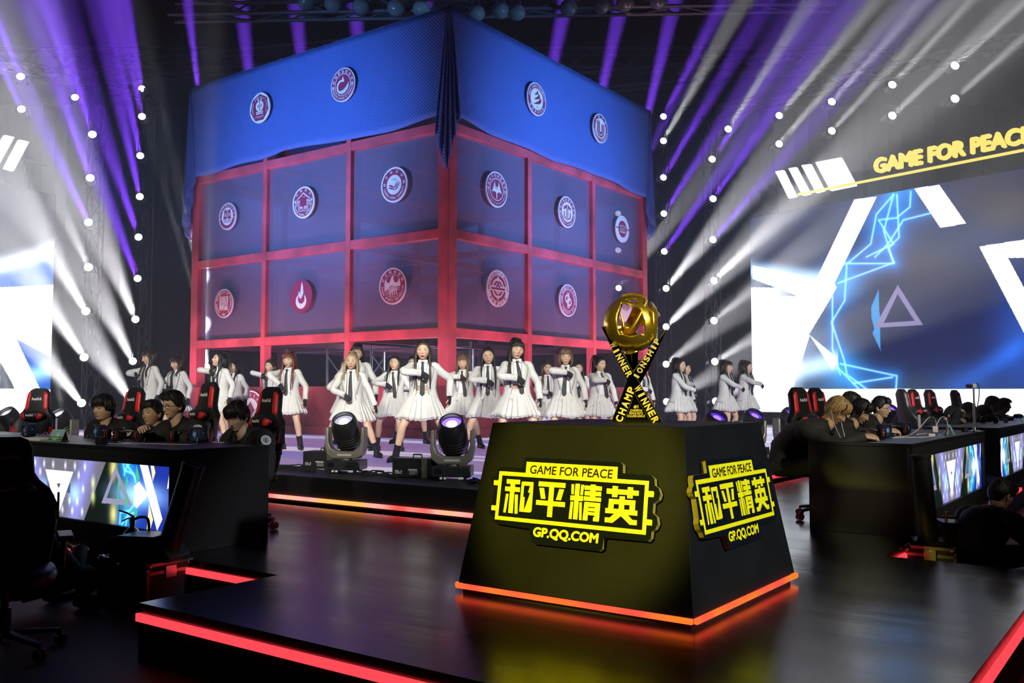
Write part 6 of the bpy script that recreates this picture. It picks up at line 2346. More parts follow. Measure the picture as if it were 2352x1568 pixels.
def lock(mb, pts, w, th, k=3):
    pts = smooth_path(pts, k)
    n = len(pts)
    mb.tube(pts, [(max(0.0015, w * (0.75 + 0.25 * math.sin(math.pi * min(1, i / (n * 0.5)))) * (1 - 0.85 * sst(i / (n - 1), 0.55, 1.0))), max(0.001, th * (1 - 0.7 * i / (n - 1)))) for i in range(n)], 7, ref=(1, 0.2, 0))


def female_hair(mb, HM, style, length, bangs, rnd_, sp):
    hair_cap(mb, HM, 0.012, low=0.02, seed=rnd_.randint(0, 99))
    c = HM @ V((0, 0, 0))
    if bangs:
        for i in range(13):
            x = -0.058 + 0.116 * i / 12
            e = rnd_.uniform(-.008, .006)
            lock(mb, [HM @ V((x * 0.6, -0.070 + abs(x) * .2, 0.098)), HM @ V((x * 0.95, -0.098 + abs(x) * 0.35, 0.068)), HM @ V((x * 1.08, -0.100 + abs(x) * 0.5, 0.030 + e - (0.012 if abs(x) > .045 else 0)))], 0.0085, 0.004)
    if style == 'bob':
        for i in range(26):
            a = R(58 + (302 - 58) * i / 25)
            p = HM @ (head_pt(a, 0.25) * 1.14)
            q = HM @ (V((math.sin(a) * 0.094, -math.cos(a) * 0.10 + 0.01, -0.055)))
            e = HM @ (V((math.sin(a) * 0.078, -math.cos(a) * 0.085 + 0.008, -0.118 + rnd_.uniform(-.012, .008))))
            lock(mb, [p, q, e], 0.019, 0.010)
        return
    if style in ('pony', 'half', 'loose'):
        mb.ball(HM @ V((0, 0.040, 0.116)), (0.026, 0.030, 0.028), 12, 8)
        for i in range(5):
            x = -0.02 + 0.01 * i
            lock(mb, [HM @ V((x * .5, 0.05, 0.122)), HM @ V((x * 2, 0.105, 0.13)), HM @ V((x * 3, 0.14, 0.06)), (HM @ V((x * 3, 0.14, 0.06))) + V((x, 0.02, -0.18)), (HM @ V((x * 3, 0.13, 0.06))) + V((x * 1.5, 0.02, -0.30))], 0.020, 0.012)
    L = length
    angs = [100, 115, 132, 150, 168, 186, 204, 222, 240, 256, 262]
    if style in ('long', 'loose') or rnd_.random() < 0.45:
        angs += [66, 74, 82, 92]
    if style in ('long', 'loose') or rnd_.random() < 0.35:
        angs += [268, 278, 286, 294]
    for a_ in angs:
        a = R(a_ + rnd_.uniform(-3, 3))
        p0 = HM @ (head_pt(a, 0.30) * 1.10)
        p1 = HM @ V((math.sin(a) * 0.086, -math.cos(a) * 0.100 + 0.012, -0.05))
        fr = math.cos(a) > -0.15
        out = V((math.sin(a), 0, 0))
        yb = (-0.118 if fr else 0.115)
        sh = sp.c(0.40)
        p2 = V((p1.x * 0.5 + (sh.x + out.x * 0.10) * 0.5, sh.y + yb * 0.75, p1.z - 0.10))
        ll = L * rnd_.uniform(0.82, 1.08)
        p3 = V((sh.x + out.x * (0.105 if fr else 0.12) + rnd_.uniform(-.02, .02), sh.y + yb * (1.12 if fr else 1.0), p1.z - 0.10 - ll * 0.5))
        p4 = V((p3.x + out.x * 0.005 + rnd_.uniform(-.025, .02), p3.y + 0.01, p1.z - 0.10 - ll))
        lock(mb, [p0, p1, p2, p3, p4], 0.022 if not fr else 0.016, 0.011)


def male_hair(mb, HM, style, rnd_, fat=0.0):
    hair_cap(mb, HM, {'short': 0.012, 'bowl': 0.020, 'messy': 0.016, 'swept': 0.016, 'crop': 0.012}[style], True, fat, low=0.012 if style == 'bowl' else 0.0, top=0.012 if style != 'crop' else 0.006, ridge=0.0022, seed=rnd_.randint(0, 99))
    n = {'short': 19, 'bowl': 27, 'messy': 23, 'swept': 19, 'crop': 15}[style]
    for i in range(n):
        x = -0.062 + 0.124 * i / (n - 1)
        e = rnd_.uniform(-.008, .008)
        zl = {'short': 0.048, 'bowl': 0.022, 'messy': 0.028, 'swept': 0.062, 'crop': 0.056}[style] + e
        sw = 0.02 if style == 'swept' else 0.0
        lock(mb, [HM @ V((x * 0.55 - sw, -0.055, 0.120)), HM @ V((x * 0.95 - sw, -0.103 + abs(x) * 0.33, 0.090)), HM @ V((x * 1.1 + sw, -0.106 + abs(x) * 0.5, zl))], 0.0072, 0.005)
    if style in ('bowl', 'messy'):
        for s in (-1, 1):
            for i in range(5):
                a = s * R(60 + 14 * i)
                lock(mb, [HM @ (head_pt(a, 0.6, True, fat) * 1.16), HM @ (head_pt(a, 0.2, True, fat) * 1.18), HM @ (head_pt(a, -0.10 if style == 'bowl' else -0.18, True, fat) * 1.13)], 0.016, 0.008)
    m = 90 if style in ('messy', 'swept', 'short') else 60
    for i in range(m):
        a, l = rnd_.uniform(-math.pi, math.pi), rnd_.uniform(0.45, 1.35)
        p = head_pt(a, l, True, fat)
        d = p.normalized()
        t = V((rnd_.uniform(-1, 1), rnd_.uniform(-1, 0.6), rnd_.uniform(-0.5, 0.2)))
        lift = 0.030 if style in ('messy', 'swept') else 0.022
        lock(mb, [HM @ (p * 1.07), HM @ (p * 1.10 + d * lift * 0.5 + t * 0.010), HM @ (p * 1.10 + d * lift * 0.5 + t * 0.028)], 0.0065, 0.004, 2)


def limb(mb, pts, rs, n=12, ref=None, k=3, wr=0.0, rn=None):
    """a tapered limb through its joints"""
    sp_ = smooth_path(pts, k)
    rr = []
    for i in range(len(pts) - 1):
        a, b = rs[i], rs[i + 1]
        for j in range(k):
            t = j / k
            w_ = 1 + (rn.uniform(-wr, wr) if wr else 0)
            rr.append(tuple(a[q] * (1 - t) + b[q] * t for q in (0, 1)) if isinstance(a, tuple) else (a * (1 - t) + b * t) * w_)
    rr.append(rs[-1])
    mb.tube(sp_, rr, n, ref=ref)


PEOPLE_G = {'d': 'dancers in white suits', 'g': 'seated players in black jackets'}


def dancer(label, px, ytop, d, yaw=0, fl=-.25, fr=.25, rh=(-.02, -.20, 1.12), re=(-1, -.25, .1), lh=(.30, -.02, .80), le=(.6, .6, -.1), lean=0, sway=0.0, hy=0, hp=0, hr=0, hair=('half', 'black', .30, False),
           eyes='open', mouth='shut', tie_dx=0.0, crop=False, seed=0):
    rn = random.Random(seed + 11)
    P = at(px, ytop, d)
    H = P.z - STG
    bun = 0.035 if hair[0] in ('pony', 'half', 'loose') else 0.0
    st = 0.775
    half = (fr - fl) / 2
    hipz = math.sqrt(max(0.2, st * st - max(0.0, half - 0.085) ** 2)) * 0.985 + 0.085
    mid = (fl + fr) / 2
    hip = V((sway, 0.02, hipz))
    ln = R(lean)
    u = V((math.sin(ln), -0.03, math.cos(ln))).normalized()
    rv = V((math.cos(ln), 0, -math.sin(ln)))
    sp = Spine(hip, hip + u * 0.235 + V((0, -0.012, 0)), hip + u * 0.47, rv)
    nb = sp.c(0.47)
    HM = Matrix.Translation(nb + u * 0.142 + V((0, -0.022, 0))) @ Euler((R(-hp) * -1, R(hr), R(hy)), 'XYZ').to_matrix().to_4x4() @ Matrix.Scale(1.13, 4)
    top = (HM @ V((0, 0, 0.113))).z + 0.012 + bun
    sc = min(max(H / top, 0.86), 1.10)
    root = P - V((0, 0, P.z)) + V((0, 0, STG))
    headx = (HM @ V((0, 0, 0))).x
    org = root - Matrix.Rotation(R(yaw), 3, 'Z') @ V((headx * sc, 0, 0))
    M = Matrix.Translation(org) @ Matrix.Rotation(R(yaw), 4, 'Z') @ Matrix.Scale(sc, 4)

    sk, gl = MB(), MB()
    sk.rings([sp.ring(t, a, b, 20) for t, a, b in ((-0.10, .06, .06), (-0.06, .13, .10), (0.0, .155, .115), (0.12, .118, .090), (0.20, .122, .092), (0.30, .145, .10), (0.38, .150, .09), (0.425, .12, .07), (0.455, .062, .055), (0.48, .050, .05))])
    sk.tube([sp.c(0.44), nb + u * 0.03, HM @ V((0, 0.018, -0.07))], [.052, .048, .047], 14)
    hs = []
    for s, fx in ((-1, fl), (1, fr)):
        hj = sp.c(-0.01) + rv * (0.082 * s)
        an = V((fx, 0.02 if s < 0 else -0.02, 0.10))
        kn, an2 = ik(hj, an, 0.395, 0.385, (0.35 * s, -1, 0))
        sk_ = (an2 - kn)
        limb(sk, [hj + V((0, 0, 0.05)), hj.lerp(kn, 0.25), hj.lerp(kn, 0.65), kn, kn + sk_ * 0.3 + V((0, 0.012, 0)), kn + sk_ * 0.7, an2, an2 + V((0, 0, -0.03))], [.088, .083, .066, .051, .054, .040, .032, .034], 14)
        hs.append((fx, an2, kn))
    ha = []
    for s, tgt, pole in ((-1, rh, re), (1, lh, le)):
        sj = sp.c(0.405) + rv * (0.142 * s)
        dz = hip.z - 0.84
        el, wr = ik(sj, V(tgt) + V((sway + rv.x * 0, 0, dz)), 0.268, 0.232, pole)
        limb(sk, [sj - rv * s * .03, sj.lerp(el, .5), el, el.lerp(wr, .5), wr], [.046, .041, .035, .031, .024], 10)
        ha.append((s, sj, el, wr))
    vs, fs = remesh(sk, 0.0125)
    body = MB()
    body.add(vs, fs, 0)
    v, f, m = head_mesh(False, 0.0, eyes, mouth)
    body.add([HM @ V(p) for p in v], f, m)
    fg, gls = MB(), []
    for s, sj, el, wr in ha:
        gl = MB()
        gls.append(gl)
        dr = (wr - el).normalized()
        if s < 0:
            dr = (dr * 0.7 + V((0.25, -0.1, -0.75))).normalized()
            hand(fg, gl, wr, dr, V((0.2, 0.9, -.2)), 1 if s > 0 else -1, 0.75, 0.95)
        else:
            hand(fg, gl, wr, (dr + V((0, 0, -.4))).normalized(), V((-1, 0.2, 0)), -1, 0.45, 0.95)
    body.add(fg.v, fg.f, 0)
    t = body.build('person', [SKIN, EYEW, IRIS, LIPR, BROW, MOUTH], smooth=70, M=M)
    tag(t, label, 'person', PEOPLE_G['d'])
    # hair
    hb = MB()
    female_hair(hb, HM, hair[0], hair[2], hair[3], rn, sp)
    hb.build('hair', HAIRC[hair[1]], t, smooth=70)
    # shirt with collar
    sb = MB()
    t0 = 0.17 if crop else 0.08
    sb.rings([sp.ring(q, a, b, 24) for q, a, b in ((t0, .136, .104), (0.20, .134, .104), (0.30, .156, .113), (0.38, .158, .102), (0.425, .128, .080), (0.452, .070, .063), (0.475, .060, .058), (0.495, .058, .056))], caps=(False, False))
    for s in (-1, 1):
        c = sp.c(0.468)
        sb.add([c + V((s * .010, -.066, .020)), c + V((s * .058, -.030, .030)), c + V((s * .062, -.060, -.018)), c + V((s * .030, -.088, -.022))], [(0, 1, 2, 3)])
        sb.add([c + V((s * .010, -.062, .020)), c + V((s * .058, -.026, .030)), c + V((s * .062, -.055, -.018)), c + V((s * .030, -.082, -.022))], [(3, 2, 1, 0)])
    sb.build('shirt', SHIRT, t, smooth=60)
    # tie
    tb = MB()
    c = sp.c(0.455)
    kx = tie_dx
    pts = [c + V((0, -.085, .012)), c + V((0, -.095, -.02)), sp.c(0.36) + V((kx * .3, -.132, 0)), sp.c(0.24) + V((kx * .7, -.138, 0)), sp.c(0.12) + V((kx, -.140, 0)), sp.c(0.055) + V((kx * 1.1, -.150, 0)), sp.c(0.03) + V((kx * 1.15, -.155, 0))]
    tb.tube(pts, [(.020, .012), (.014, .010), (.021, .005), (.026, .005), (.031, .004), (.030, .004), (.003, .002)], 8, ref=(1, 0, 0))
    tb.build('necktie', TIE, t)
    # blazer
    jb = MB()
    rows = [(-0.085, .238, .186, 40), (-0.04, .212, .163, 34), (0.05, .182, .140, 28), (0.13, .166, .130, 24), (0.22, .170, .132, 20), (0.30, .182, .134, 17), (0.37, .184, .122, 16), (0.410, .168, .100, 20), (0.438, .118, .082, 30), (0.462, .074, .070, 44)]
    rg = []
    n = 34
    for q, a, b, gap in rows:
        rg.append(sp.ring(q, a, b, n, 0.004, R(-90 + gap), R(270 - gap), closed=False))
    wob = [[p + V((rn.uniform(-.004, .004), rn.uniform(-.004, .004), rn.uniform(-.004, .004))) for p in r_] for r_ in rg]
    jb.rings(wob, closed=False)
    for e in (0, 1):                                         # lapels
        ed = [r_[0] if e == 0 else r_[-1] for r_ in rg]
        inn = [r_[3] if e == 0 else r_[-4] for r_ in rg]
        lr_ = []
        for k in range(3, 10):
            w = math.sin(math.pi * (k - 2.6) / 7.2)
            o_ = V((0, -0.010, 0))
            lr_.append([ed[k] + o_, ed[k].lerp(inn[k], 0.25 + 0.9 * w) + o_ * 0.9])
        jb.rings(lr_, closed=False)
    for s in (-1, 1):                                        # pocket flaps
        c = sp.ring(-0.02, .206, .160, 24, 0.0)[(14 + 2) if s < 0 else (24 - 4)]
        jb.box(c + V((0, -0.004, 0)), (0.10, 0.006, 0.035), rot=(0, 0, s * 0.7))
    for s, sj, el, wr in ha:
        a = wr - el
        limb(jb, [sj - rv * s * .035 + u * .004, sj + rv * s * .012, sj.lerp(el, .45), el, el.lerp(wr, .5), wr - a.normalized() * 0.012], [.052, .057, .051, .047, .043, .041], 14, None, 5, 0.055, rn)
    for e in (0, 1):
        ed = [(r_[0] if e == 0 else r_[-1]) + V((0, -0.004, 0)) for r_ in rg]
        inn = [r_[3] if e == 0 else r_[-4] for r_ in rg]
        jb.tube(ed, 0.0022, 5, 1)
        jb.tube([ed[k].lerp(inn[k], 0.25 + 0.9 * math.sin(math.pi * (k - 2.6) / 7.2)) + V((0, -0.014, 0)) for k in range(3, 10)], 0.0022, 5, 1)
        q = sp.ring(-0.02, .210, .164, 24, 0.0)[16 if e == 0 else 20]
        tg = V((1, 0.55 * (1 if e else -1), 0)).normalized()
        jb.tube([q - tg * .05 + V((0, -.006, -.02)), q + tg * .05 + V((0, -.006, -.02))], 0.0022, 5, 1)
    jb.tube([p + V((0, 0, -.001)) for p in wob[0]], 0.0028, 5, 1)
    jb.build('blazer', [SUIT, SEAM], t, smooth=55, solid=0.005, fix=False)
    bb = MB()
    for s, sj, el, wr in ha:
        a = (wr - el).normalized()
        for k in range(2):
            bb.ball(wr - a * (0.03 + .02 * k) + V((0, -0.047, 0)), 0.006, 6, 4)
    bb.build('cuff_buttons', mat('grey_button', (0.25, 0.25, 0.24), 0.4), t)
    # skirt with pleats and a lace hem
    kb, lb_ = MB(), MB()
    n = 120
    hem = 0.245 + rn.uniform(-.01, .012)
    ph = rn.uniform(0, 6)
    rg = []
    wide = 0.245 + 0.12 * half
    for j in range(9):
        q = j / 8
        z = 0.095 - (0.095 + hem) * q
        a, b = .140 + (wide - .140 + .04) * q ** 0.9, .112 + (wide * .92 - .112) * q ** 0.9
        c = sp.c(max(z, -0.0)) if z > 0 else sp.c(0) + V((mid * 0.15 * q, 0, z))
        row = []
        for i in range(n):
            g = 2 * math.pi * i / n
            sw = ((i * 24 / n) % 1)
            pl = (0.014 * q + 0.002) * (1.0 - sw * 1.6)
            wv_ = 0.018 * q * math.sin(3 * g + ph) + 0.010 * q * math.sin(7 * g + ph * 2)
            row.append(c + V((math.cos(g) * (a + pl + wv_), math.sin(g) * (b + pl + wv_), 0.012 * q * math.sin(4 * g + ph))))
        rg.append(row)
    kb.rings(rg, closed=True, caps=(False, False))
    kb.rings([sp.ring(q, .146, .118, 32) for q in (0.065, 0.105)], caps=(False, False))
    kb.build('skirt', SUIT, t, smooth=35, solid=0.003, fix=False)
    l0, l1 = [], []
    cc = sum(rg[-1], V()) / n
    for i in range(n):
        p = rg[-1][i]
        q = cc + (p - cc) * 0.95
        l0.append(V((q.x, q.y, p.z + 0.02)))
        l1.append(V((q.x * 1.0, q.y, p.z - 0.020 - 0.006 * math.sin(2 * math.pi * i / 4))))
    lb_.rings([l0, l1], closed=True, caps=(False, False))
    lb_.build('lace_hem', LACE, t, smooth=30, solid=0.002, fix=False)
    for g_ in gls:
        g_.build('glove', GLOVE, t, smooth=60)
    for s, (fx, an, kn) in zip((-1, 1), hs):
        b = MB()
        sh = (kn - an).normalized()
        out = V((fx - mid, 0, 0))
        fd = V((0.55 * (1 if fx > mid else -1), -1, 0)).normalized() if half > 0.12 else V((0.15 * s, -1, 0)).normalized()
        b.tube([an + sh * 0.135, an + sh * 0.06, an, V((an.x, an.y, 0.055)) + fd * 0.01, V((an.x, an.y, 0.028)) + fd * 0.015], [.050, .047, .046, .050, .046], 14)
        sd = V((-fd.y, fd.x, 0))
        b.tube([V((an.x, an.y, 0.05)) - fd * 0.055, V((an.x, an.y, 0.055)), V((an.x, an.y, 0.052)) + fd * 0.075, V((an.x, an.y, 0.043)) + fd * 0.135, V((an.x, an.y, 0.035)) + fd * 0.168], [(.032, .035), (.042, .045), (.044, .040), (.042, .032), (.024, .018)], 12, ref=sd)
        b.tube([V((an.x, an.y, 0.0135)) - fd * 0.062, V((an.x, an.y, 0.0135)) + fd * 0.05, V((an.x, an.y, 0.0135)) + fd * 0.13, V((an.x, an.y, 0.0135)) + fd * 0.178], [(.034, .0135), (.041, .0135), (.047, .0135), (.028, .0135)], 12, ref=sd)
        b.build('boot', BOOT, t, smooth=60)
    return t


D = dancer
D('dancer with dark fringe and loose long hair farthest left, looking down over her fist', 345, 802, 16.2, -38, -.16, .18, (-.06, -.22, 1.16), (-1, 0, .1), hair=('long', 'dim', .22, True), hy=-10, hp=12, eyes='shut', seed=1)
D('dancer with short loose half-up hair second from the left, looking down', 408, 812, 16.2, -28, -.15, .18, (-.02, -.2, 1.02), (-1, 0, -.3), hair=('half', 'dim', .10, True), hy=-8, hp=14, eyes='shut', seed=2)
D('dancer with long black hair tilting her head back over a bare midriff', 506, 803, 15.4, -36, -.14, .22, (.02, -.2, 1.25), (-1, 0, .1), hair=('loose', 'black', .34, False), hy=-12, hp=-14, hr=10, mouth='part', crop=True, seed=3)
D('dancer almost hidden behind the one with her head tilted back', 538, 822, 17.2, -20, -.12, .14, hair=('half', 'black', .25, False), hp=5, seed=4)
D('dancer with tied black hair hiding her chin behind a raised arm, beside the reddish one', 622, 820, 17.2, -22, -.14, .14, (-.04, -.2, 1.27), (-1, 0, .2), hair=('half', 'dim', .12, False), hp=4, seed=5)
D('dancer with long reddish hair and one elbow raised high, left part of the stage', 664, 803, 14.5, -8, -.10, .22, (-.06, -.22, 1.05), (-1, -.1, 1.0), (.30, -.04, .80), hair=('loose', 'red', .36, True), hp=3, hr=-4, mouth='part', seed=6)
D('blonde dancer in a wide stance behind the left moving head light', 808, 803, 12.7, 2, -.36, .38, (-.05, -.22, .95), (-1, -.1, -.25), (.40, -.04, .70), (.5, .7, .2), hair=('loose', 'blonde', .13, False), mouth='part', sway=.0, seed=7)
D('dancer with a dark fringe and high bun half hidden behind the blonde one', 820, 784, 14.8, 4, -.16, .20, (-.06, -.2, 1.05), (-1, 0, -.3), hair=('half', 'black', .28, True), seed=8)
D('dancer with pinkish brown hair, only a sliver showing left of the blonde one', 796, 824, 16.0, -8, -.14, .14, (-.1, -.2, 1.0), (-1, 0, -.3), hair=('long', 'red', .25, False), seed=9)
D('dancer with chin raised and black hair, left of the tallest front dancer', 908, 816, 14.2, -10, -.30, .12, (-.03, -.22, 1.10), (-1, 0, .05), hair=('long', 'black', .22, False), hp=-10, sway=-.03, lean=4, tie_dx=.07, seed=10)
D('dancer hidden behind the tall front dancer, her skirt and boots showing between legs', 948, 812, 16.2, 0, -.30, .24, (-.03, -.2, 1.0), (-1, 0, -.3), hair=('half', 'black', .2, False), seed=11)
D('tall front dancer with open red lips and bare midriff, left of the red corner post', 972, 774, 11.9, 2, -.34, .34, (-.0, -.22, 1.16), (-1, -.25, .05), (.34, .06, .86), (.8, .5, 0), hair=('loose', 'dim', .36, False), mouth='open', crop=True, seed=12)
D('dancer with blonde tipped hair and fringe, right of the red corner post', 1063, 809, 14.9, -6, -.20, .30, (.0, -.2, 1.21), (-1, 0, .05), hair=('loose', 'bronze', .24, True), eyes='shut', hp=3, tie_dx=.06, seed=13)
D('dancer with long side-swept black hair, hand at her waist-length tie', 1121, 796, 13.4, 0, -.34, .28, (.0, -.22, 1.09), (-1, -.2, -.05), hair=('long', 'black', .42, False), hr=-5, seed=14)
D('tall dancer with high black ponytail, fringe and tilted head right of centre', 1187, 773, 12.1, 4, -.24, .30, (.0, -.22, 1.08), (-1, -.15, -.02), hair=('pony', 'black', .34, True), hr=9, hy=10, hp=4, eyes='shut', mouth='part', tie_dx=.05, crop=True, seed=15)
D('dancer with brown ponytail hidden behind the raised arm of the short haired one', 1257, 825, 15.6, 6, -.16, .16, (-.0, -.2, 1.0), (-1, 0, -.2), hair=('pony', 'brown', .25, False), seed=16)
D('dancer with a short bronze bob, left of the trophy', 1298, 798, 13.2, 4, -.22, .24, (.0, -.21, 1.22), (-1, 0, .1), hair=('bob', 'bronze', .1, True), hp=2, tie_dx=-.03, seed=17)
D('dancer peeping out behind the bob haired one', 1328, 830, 16.6, 4, -.14, .16, hair=('long', 'black', .25, False), seed=18)
D('dancer with black ponytail looking right, just left of the trophy', 1377, 813, 14.5, 20, -.16, .22, (.02, -.2, 1.18), (-1, 0, .05), hair=('pony', 'black', .26, False), hy=16, hp=4, mouth='part', tie_dx=.07, seed=19)
D('dancer seen through the trophy blades', 1470, 826, 16.4, 26, -.14, .16, (.04, -.2, 1.02), (-1, 0, -.2), hair=('long', 'black', .25, False), hy=10, seed=20)
D('dancer with long black hair turned right, first one right of the trophy', 1560, 818, 16.5, 52, -.14, .18, (.06, -.30, .98), (-1, .1, -.2), (.22, .02, .80), hair=('half', 'black', .34, False), hy=-6, seed=21)
D('dancer mostly hidden behind the first one right of the trophy', 1573, 828, 17.8, 46, -.12, .14, hair=('half', 'black', .3, False), seed=22)
D('dancer with fringe and ponytail turned right, second from the right end', 1668, 823, 17.3, 50, -.12, .18, (.06, -.30, 1.05), (-1, .1, .1), (.22, .02, .80), hair=('pony', 'dim', .3, True), hy=-4, seed=23)
D('dancer with loose long hair, last one at the right end of the stage', 1714, 824, 18.5, 48, -.12, .18, (.06, -.30, 1.10), (-1, .1, .1), (.22, .02, .80), hair=('half', 'dim', .3, False), hy=2, mouth='part', seed=24)


def player(label, px, py, d, rz, lean=0.12, hy=0, hp=10, hr=0, hair=('short', 'black'), eyes='open', fat=0.0, skin=SKIN, glasses=False, earph=False, badge=True, hands=((-.12, -.33, .785), (.12, -.33, .785)), floor=0.0, sc=1.0, seed=0, hipz=0.53, mouth='shut', name_extra=None):
    rn = random.Random(seed + 5)
    Hc = at(px, py, d)
    rot = Matrix.Rotation(rz, 4, 'Z')
    org = V((Hc.x, Hc.y, floor)) - (rot.to_3x3() @ V((0, -lean, 0)))
    M = Matrix.Translation(org) @ rot
    hz = Hc.z - floor
    pit = R(hp)
    HM = Matrix.Translation((0, -lean, hz)) @ Euler((pit, R(hr), R(hy)), 'XYZ').to_matrix().to_4x4() @ Matrix.Scale(0.98 * sc, 4)
    nb = V((0, -lean + 0.035 + 0.07 * math.sin(pit), hz - 0.160 + 0.03 * math.sin(pit)))
    hip = V((0, 0.03 if lean < 0.3 else 0.06, hipz))
    w = (1.14 + 0.22 * fat)
    sp = Spine(hip, V((0, 0.10 + 0.02 * (lean > .25), (hip.z + nb.z) / 2 + 0.03)), nb, V((1, 0, 0)))
    sk, gl = MB(), MB()
    sk.rings([sp.ring(t, a * w, b * w, 20) for t, a, b in ((-0.04, .10, .09), (0.0, .15, .11), (0.15, .130, .095), (0.30, .15, .10), (0.40, .155, .085), (0.44, .09, .06), (0.47, .05, .05))])
    sk.tube([sp.c(0.44), nb + V((0, 0, 0.02)), HM @ V((0, 0.02, -0.065))], [.062, .058, .057], 14)
    jb = MB()
    rows = ((-0.05, .175, .14), (0.03, .172, .135), (0.15, .165, .128), (0.27, .178, .132), (0.36, .190, .122), (0.41, .180, .102), (0.445, .115, .080), (0.468, .080, .074), (0.495, .072, .070))
    jb.rings([[p + V((rn.uniform(-.005, .005), rn.uniform(-.005, .005), rn.uniform(-.005, .005))) for p in sp.ring(t, a * w, b * w, 28)] for t, a, b in rows], caps=(True, False))
    jb.rings([sp.ring(t, a, b, 24, -.004) for t, a, b in ((0.468, .082, .078), (0.505, .078, .075), (0.500, .066, .064), (0.470, .066, .064))], caps=(False, False))
    arms = []
    for s, tgt in zip((-1, 1), hands):
        sj = sp.c(0.395) + V((0.165 * w * s, 0, 0))
        el, wr = ik(sj, V(tgt), 0.29, 0.25, (0.9 * s, 0.4, -0.9))
        limb(jb, [sj - V((s * .05, 0, 0)), sj + V((s * .012, 0, -.004)), sj.lerp(el, .45), el, el.lerp(wr, .5), wr], [.072 * w, .080 * w, .067 * w, .060, .052, .044], 16, None, 5, 0.05, rn)
        limb(sk, [sj, sj.lerp(el, .5), el, el.lerp(wr, .5), wr], [.05, .045, .04, .034, .027], 10)
        dr = ((wr - el).normalized() * 0.6 + V((-.35 * s, -.35, -.25))).normalized()
        arms.append((s, sj, el, wr, dr))
    vs, fs = remesh(sk, 0.013)
    body = MB()
    body.add(vs, fs, 0)
    v, f, m = head_mesh(True, fat, eyes, mouth)
    body.add([HM @ V(p) for p in v], f, m)
    fg = MB()
    for s, sj, el, wr, dr in arms:
        hand(fg, gl, wr, dr, V((-.4 * s, 0.2, -0.9)), -s, 0.55, 1.05, False)
    body.add(fg.v, fg.f, 0)
    t = body.build('person', [skin, EYEW, IRIS, LIPN, BROW, MOUTH], smooth=70, M=M)
    tag(t, label, 'person', PEOPLE_G['g'])
    hb = MB()
    male_hair(hb, HM, hair[0], rn, fat)
    hb.build('hair', HAIRC[hair[1]], t, smooth=70)
    j = jb.build('jacket', JACK, t, smooth=60)
    if badge:
        for s, sj, el, wr, dr in arms:
            c = sj.lerp(el, 0.14)
            out = V((s * 0.9, -0.42, 0.1)).normalized()
            ax = (el - sj).normalized()
            out = (out - ax * out.dot(ax)).normalized()
            Mb = basis(c + out * 0.079 * w, ax.cross(out) * -1, out)
            pb_ = MB()
            pb_.annulus(0.030, 0.042, 0.004, m=0, M=Mb, n=30)
            pb_.annulus(0.020, 0.026, 0.004, m=0, M=Mb, n=24)
            for e in (-1, 1):
                pb_.flat(bar((e * .009, -.012), (e * .009, .010), .006), 0.004, 0, Mb)
            pb_.flat([(-.016, .006), (0, .015), (.016, .006), (0, .011)], 0.004, 0, Mb)
            pb_.build('badge', WLET, j, smooth=0, solid=0.003)
        c = sp.ring(0.33, .186 * w, .128 * w, 28)[23]
        MB().box(c + V((0, -0.004, 0)), (0.028, 0.006, 0.012), rot=(0, 0.3, 0.5)).build('chest_patch', WLET, j, smooth=0)
    if glasses:
        g = MB()
        for s in (-1, 1):
            g.tube([HM @ V((s * 0.031 + 0.022 * math.cos(q), -0.097 + 0.10 * abs(s * 0.031 + 0.022 * math.cos(q)) ** 1.3, 0.000 + 0.018 * math.sin(q))) for q in [2 * math.pi * i / 18 for i in range(19)]], 0.0017, 6)
            g.tube([HM @ V((s * 0.053, -0.092, 0.006)), HM @ V((s * 0.072, -0.05, 0.006)), HM @ V((s * 0.075, 0.005, 0.004))], 0.0016, 6)
        g.tube([HM @ V((-0.010, -0.098, 0.004)), HM @ V((0, -0.101, 0.006)), HM @ V((0.010, -0.098, 0.004))], 0.0017, 6)
        g.build('eyeglasses', STEEL if glasses == 'steel' else BLACKM, t)
    if earph:
        e = MB()
        for s in (-1, 1):
            p = HM @ V((s * 0.080, 0.004, -0.018))
            e.ball(p, 0.008, 8, 6)
            e.tube(smooth_path([p, p + V((s * .004, -.01, -.05)), p + V((s * -.01, -.03, -.13)), p + V((s * -.04, -.06, -.22))]), 0.0022, 5)
        e.build('earphones', CABW, t)
    tb = MB()
    kn = []
    for s in (-1, 1):
        h = hip + V((s * .095, 0, -0.02))
        k_ = V((s * .17, -0.36, hipz + 0.0))
        a_ = V((s * .17, -0.30, 0.09))
        limb(tb, [h + V((0, .05, 0)), h.lerp(k_, .4), k_ + V((0, .03, 0)), k_ + V((0, .0, -.06)), k_.lerp(a_, .5), a_], [.10, .09, .072, .068, .058, .05], 12)
        kn.append(a_)
    tb.build('trousers', TROU, t, smooth=60)
    for a_ in kn:
        MB().tube([a_ + V((0, .05, -.03)), a_ + V((0, 0, -.04)), a_ + V((0, -.10, -.055)), a_ + V((0, -.19, -.065))], [(.03, .035), (.042, .05), (.045, .035), (.025, .022)], 12, ref=(1, 0, 0)).build('shoe', BOOT, t)
    return t


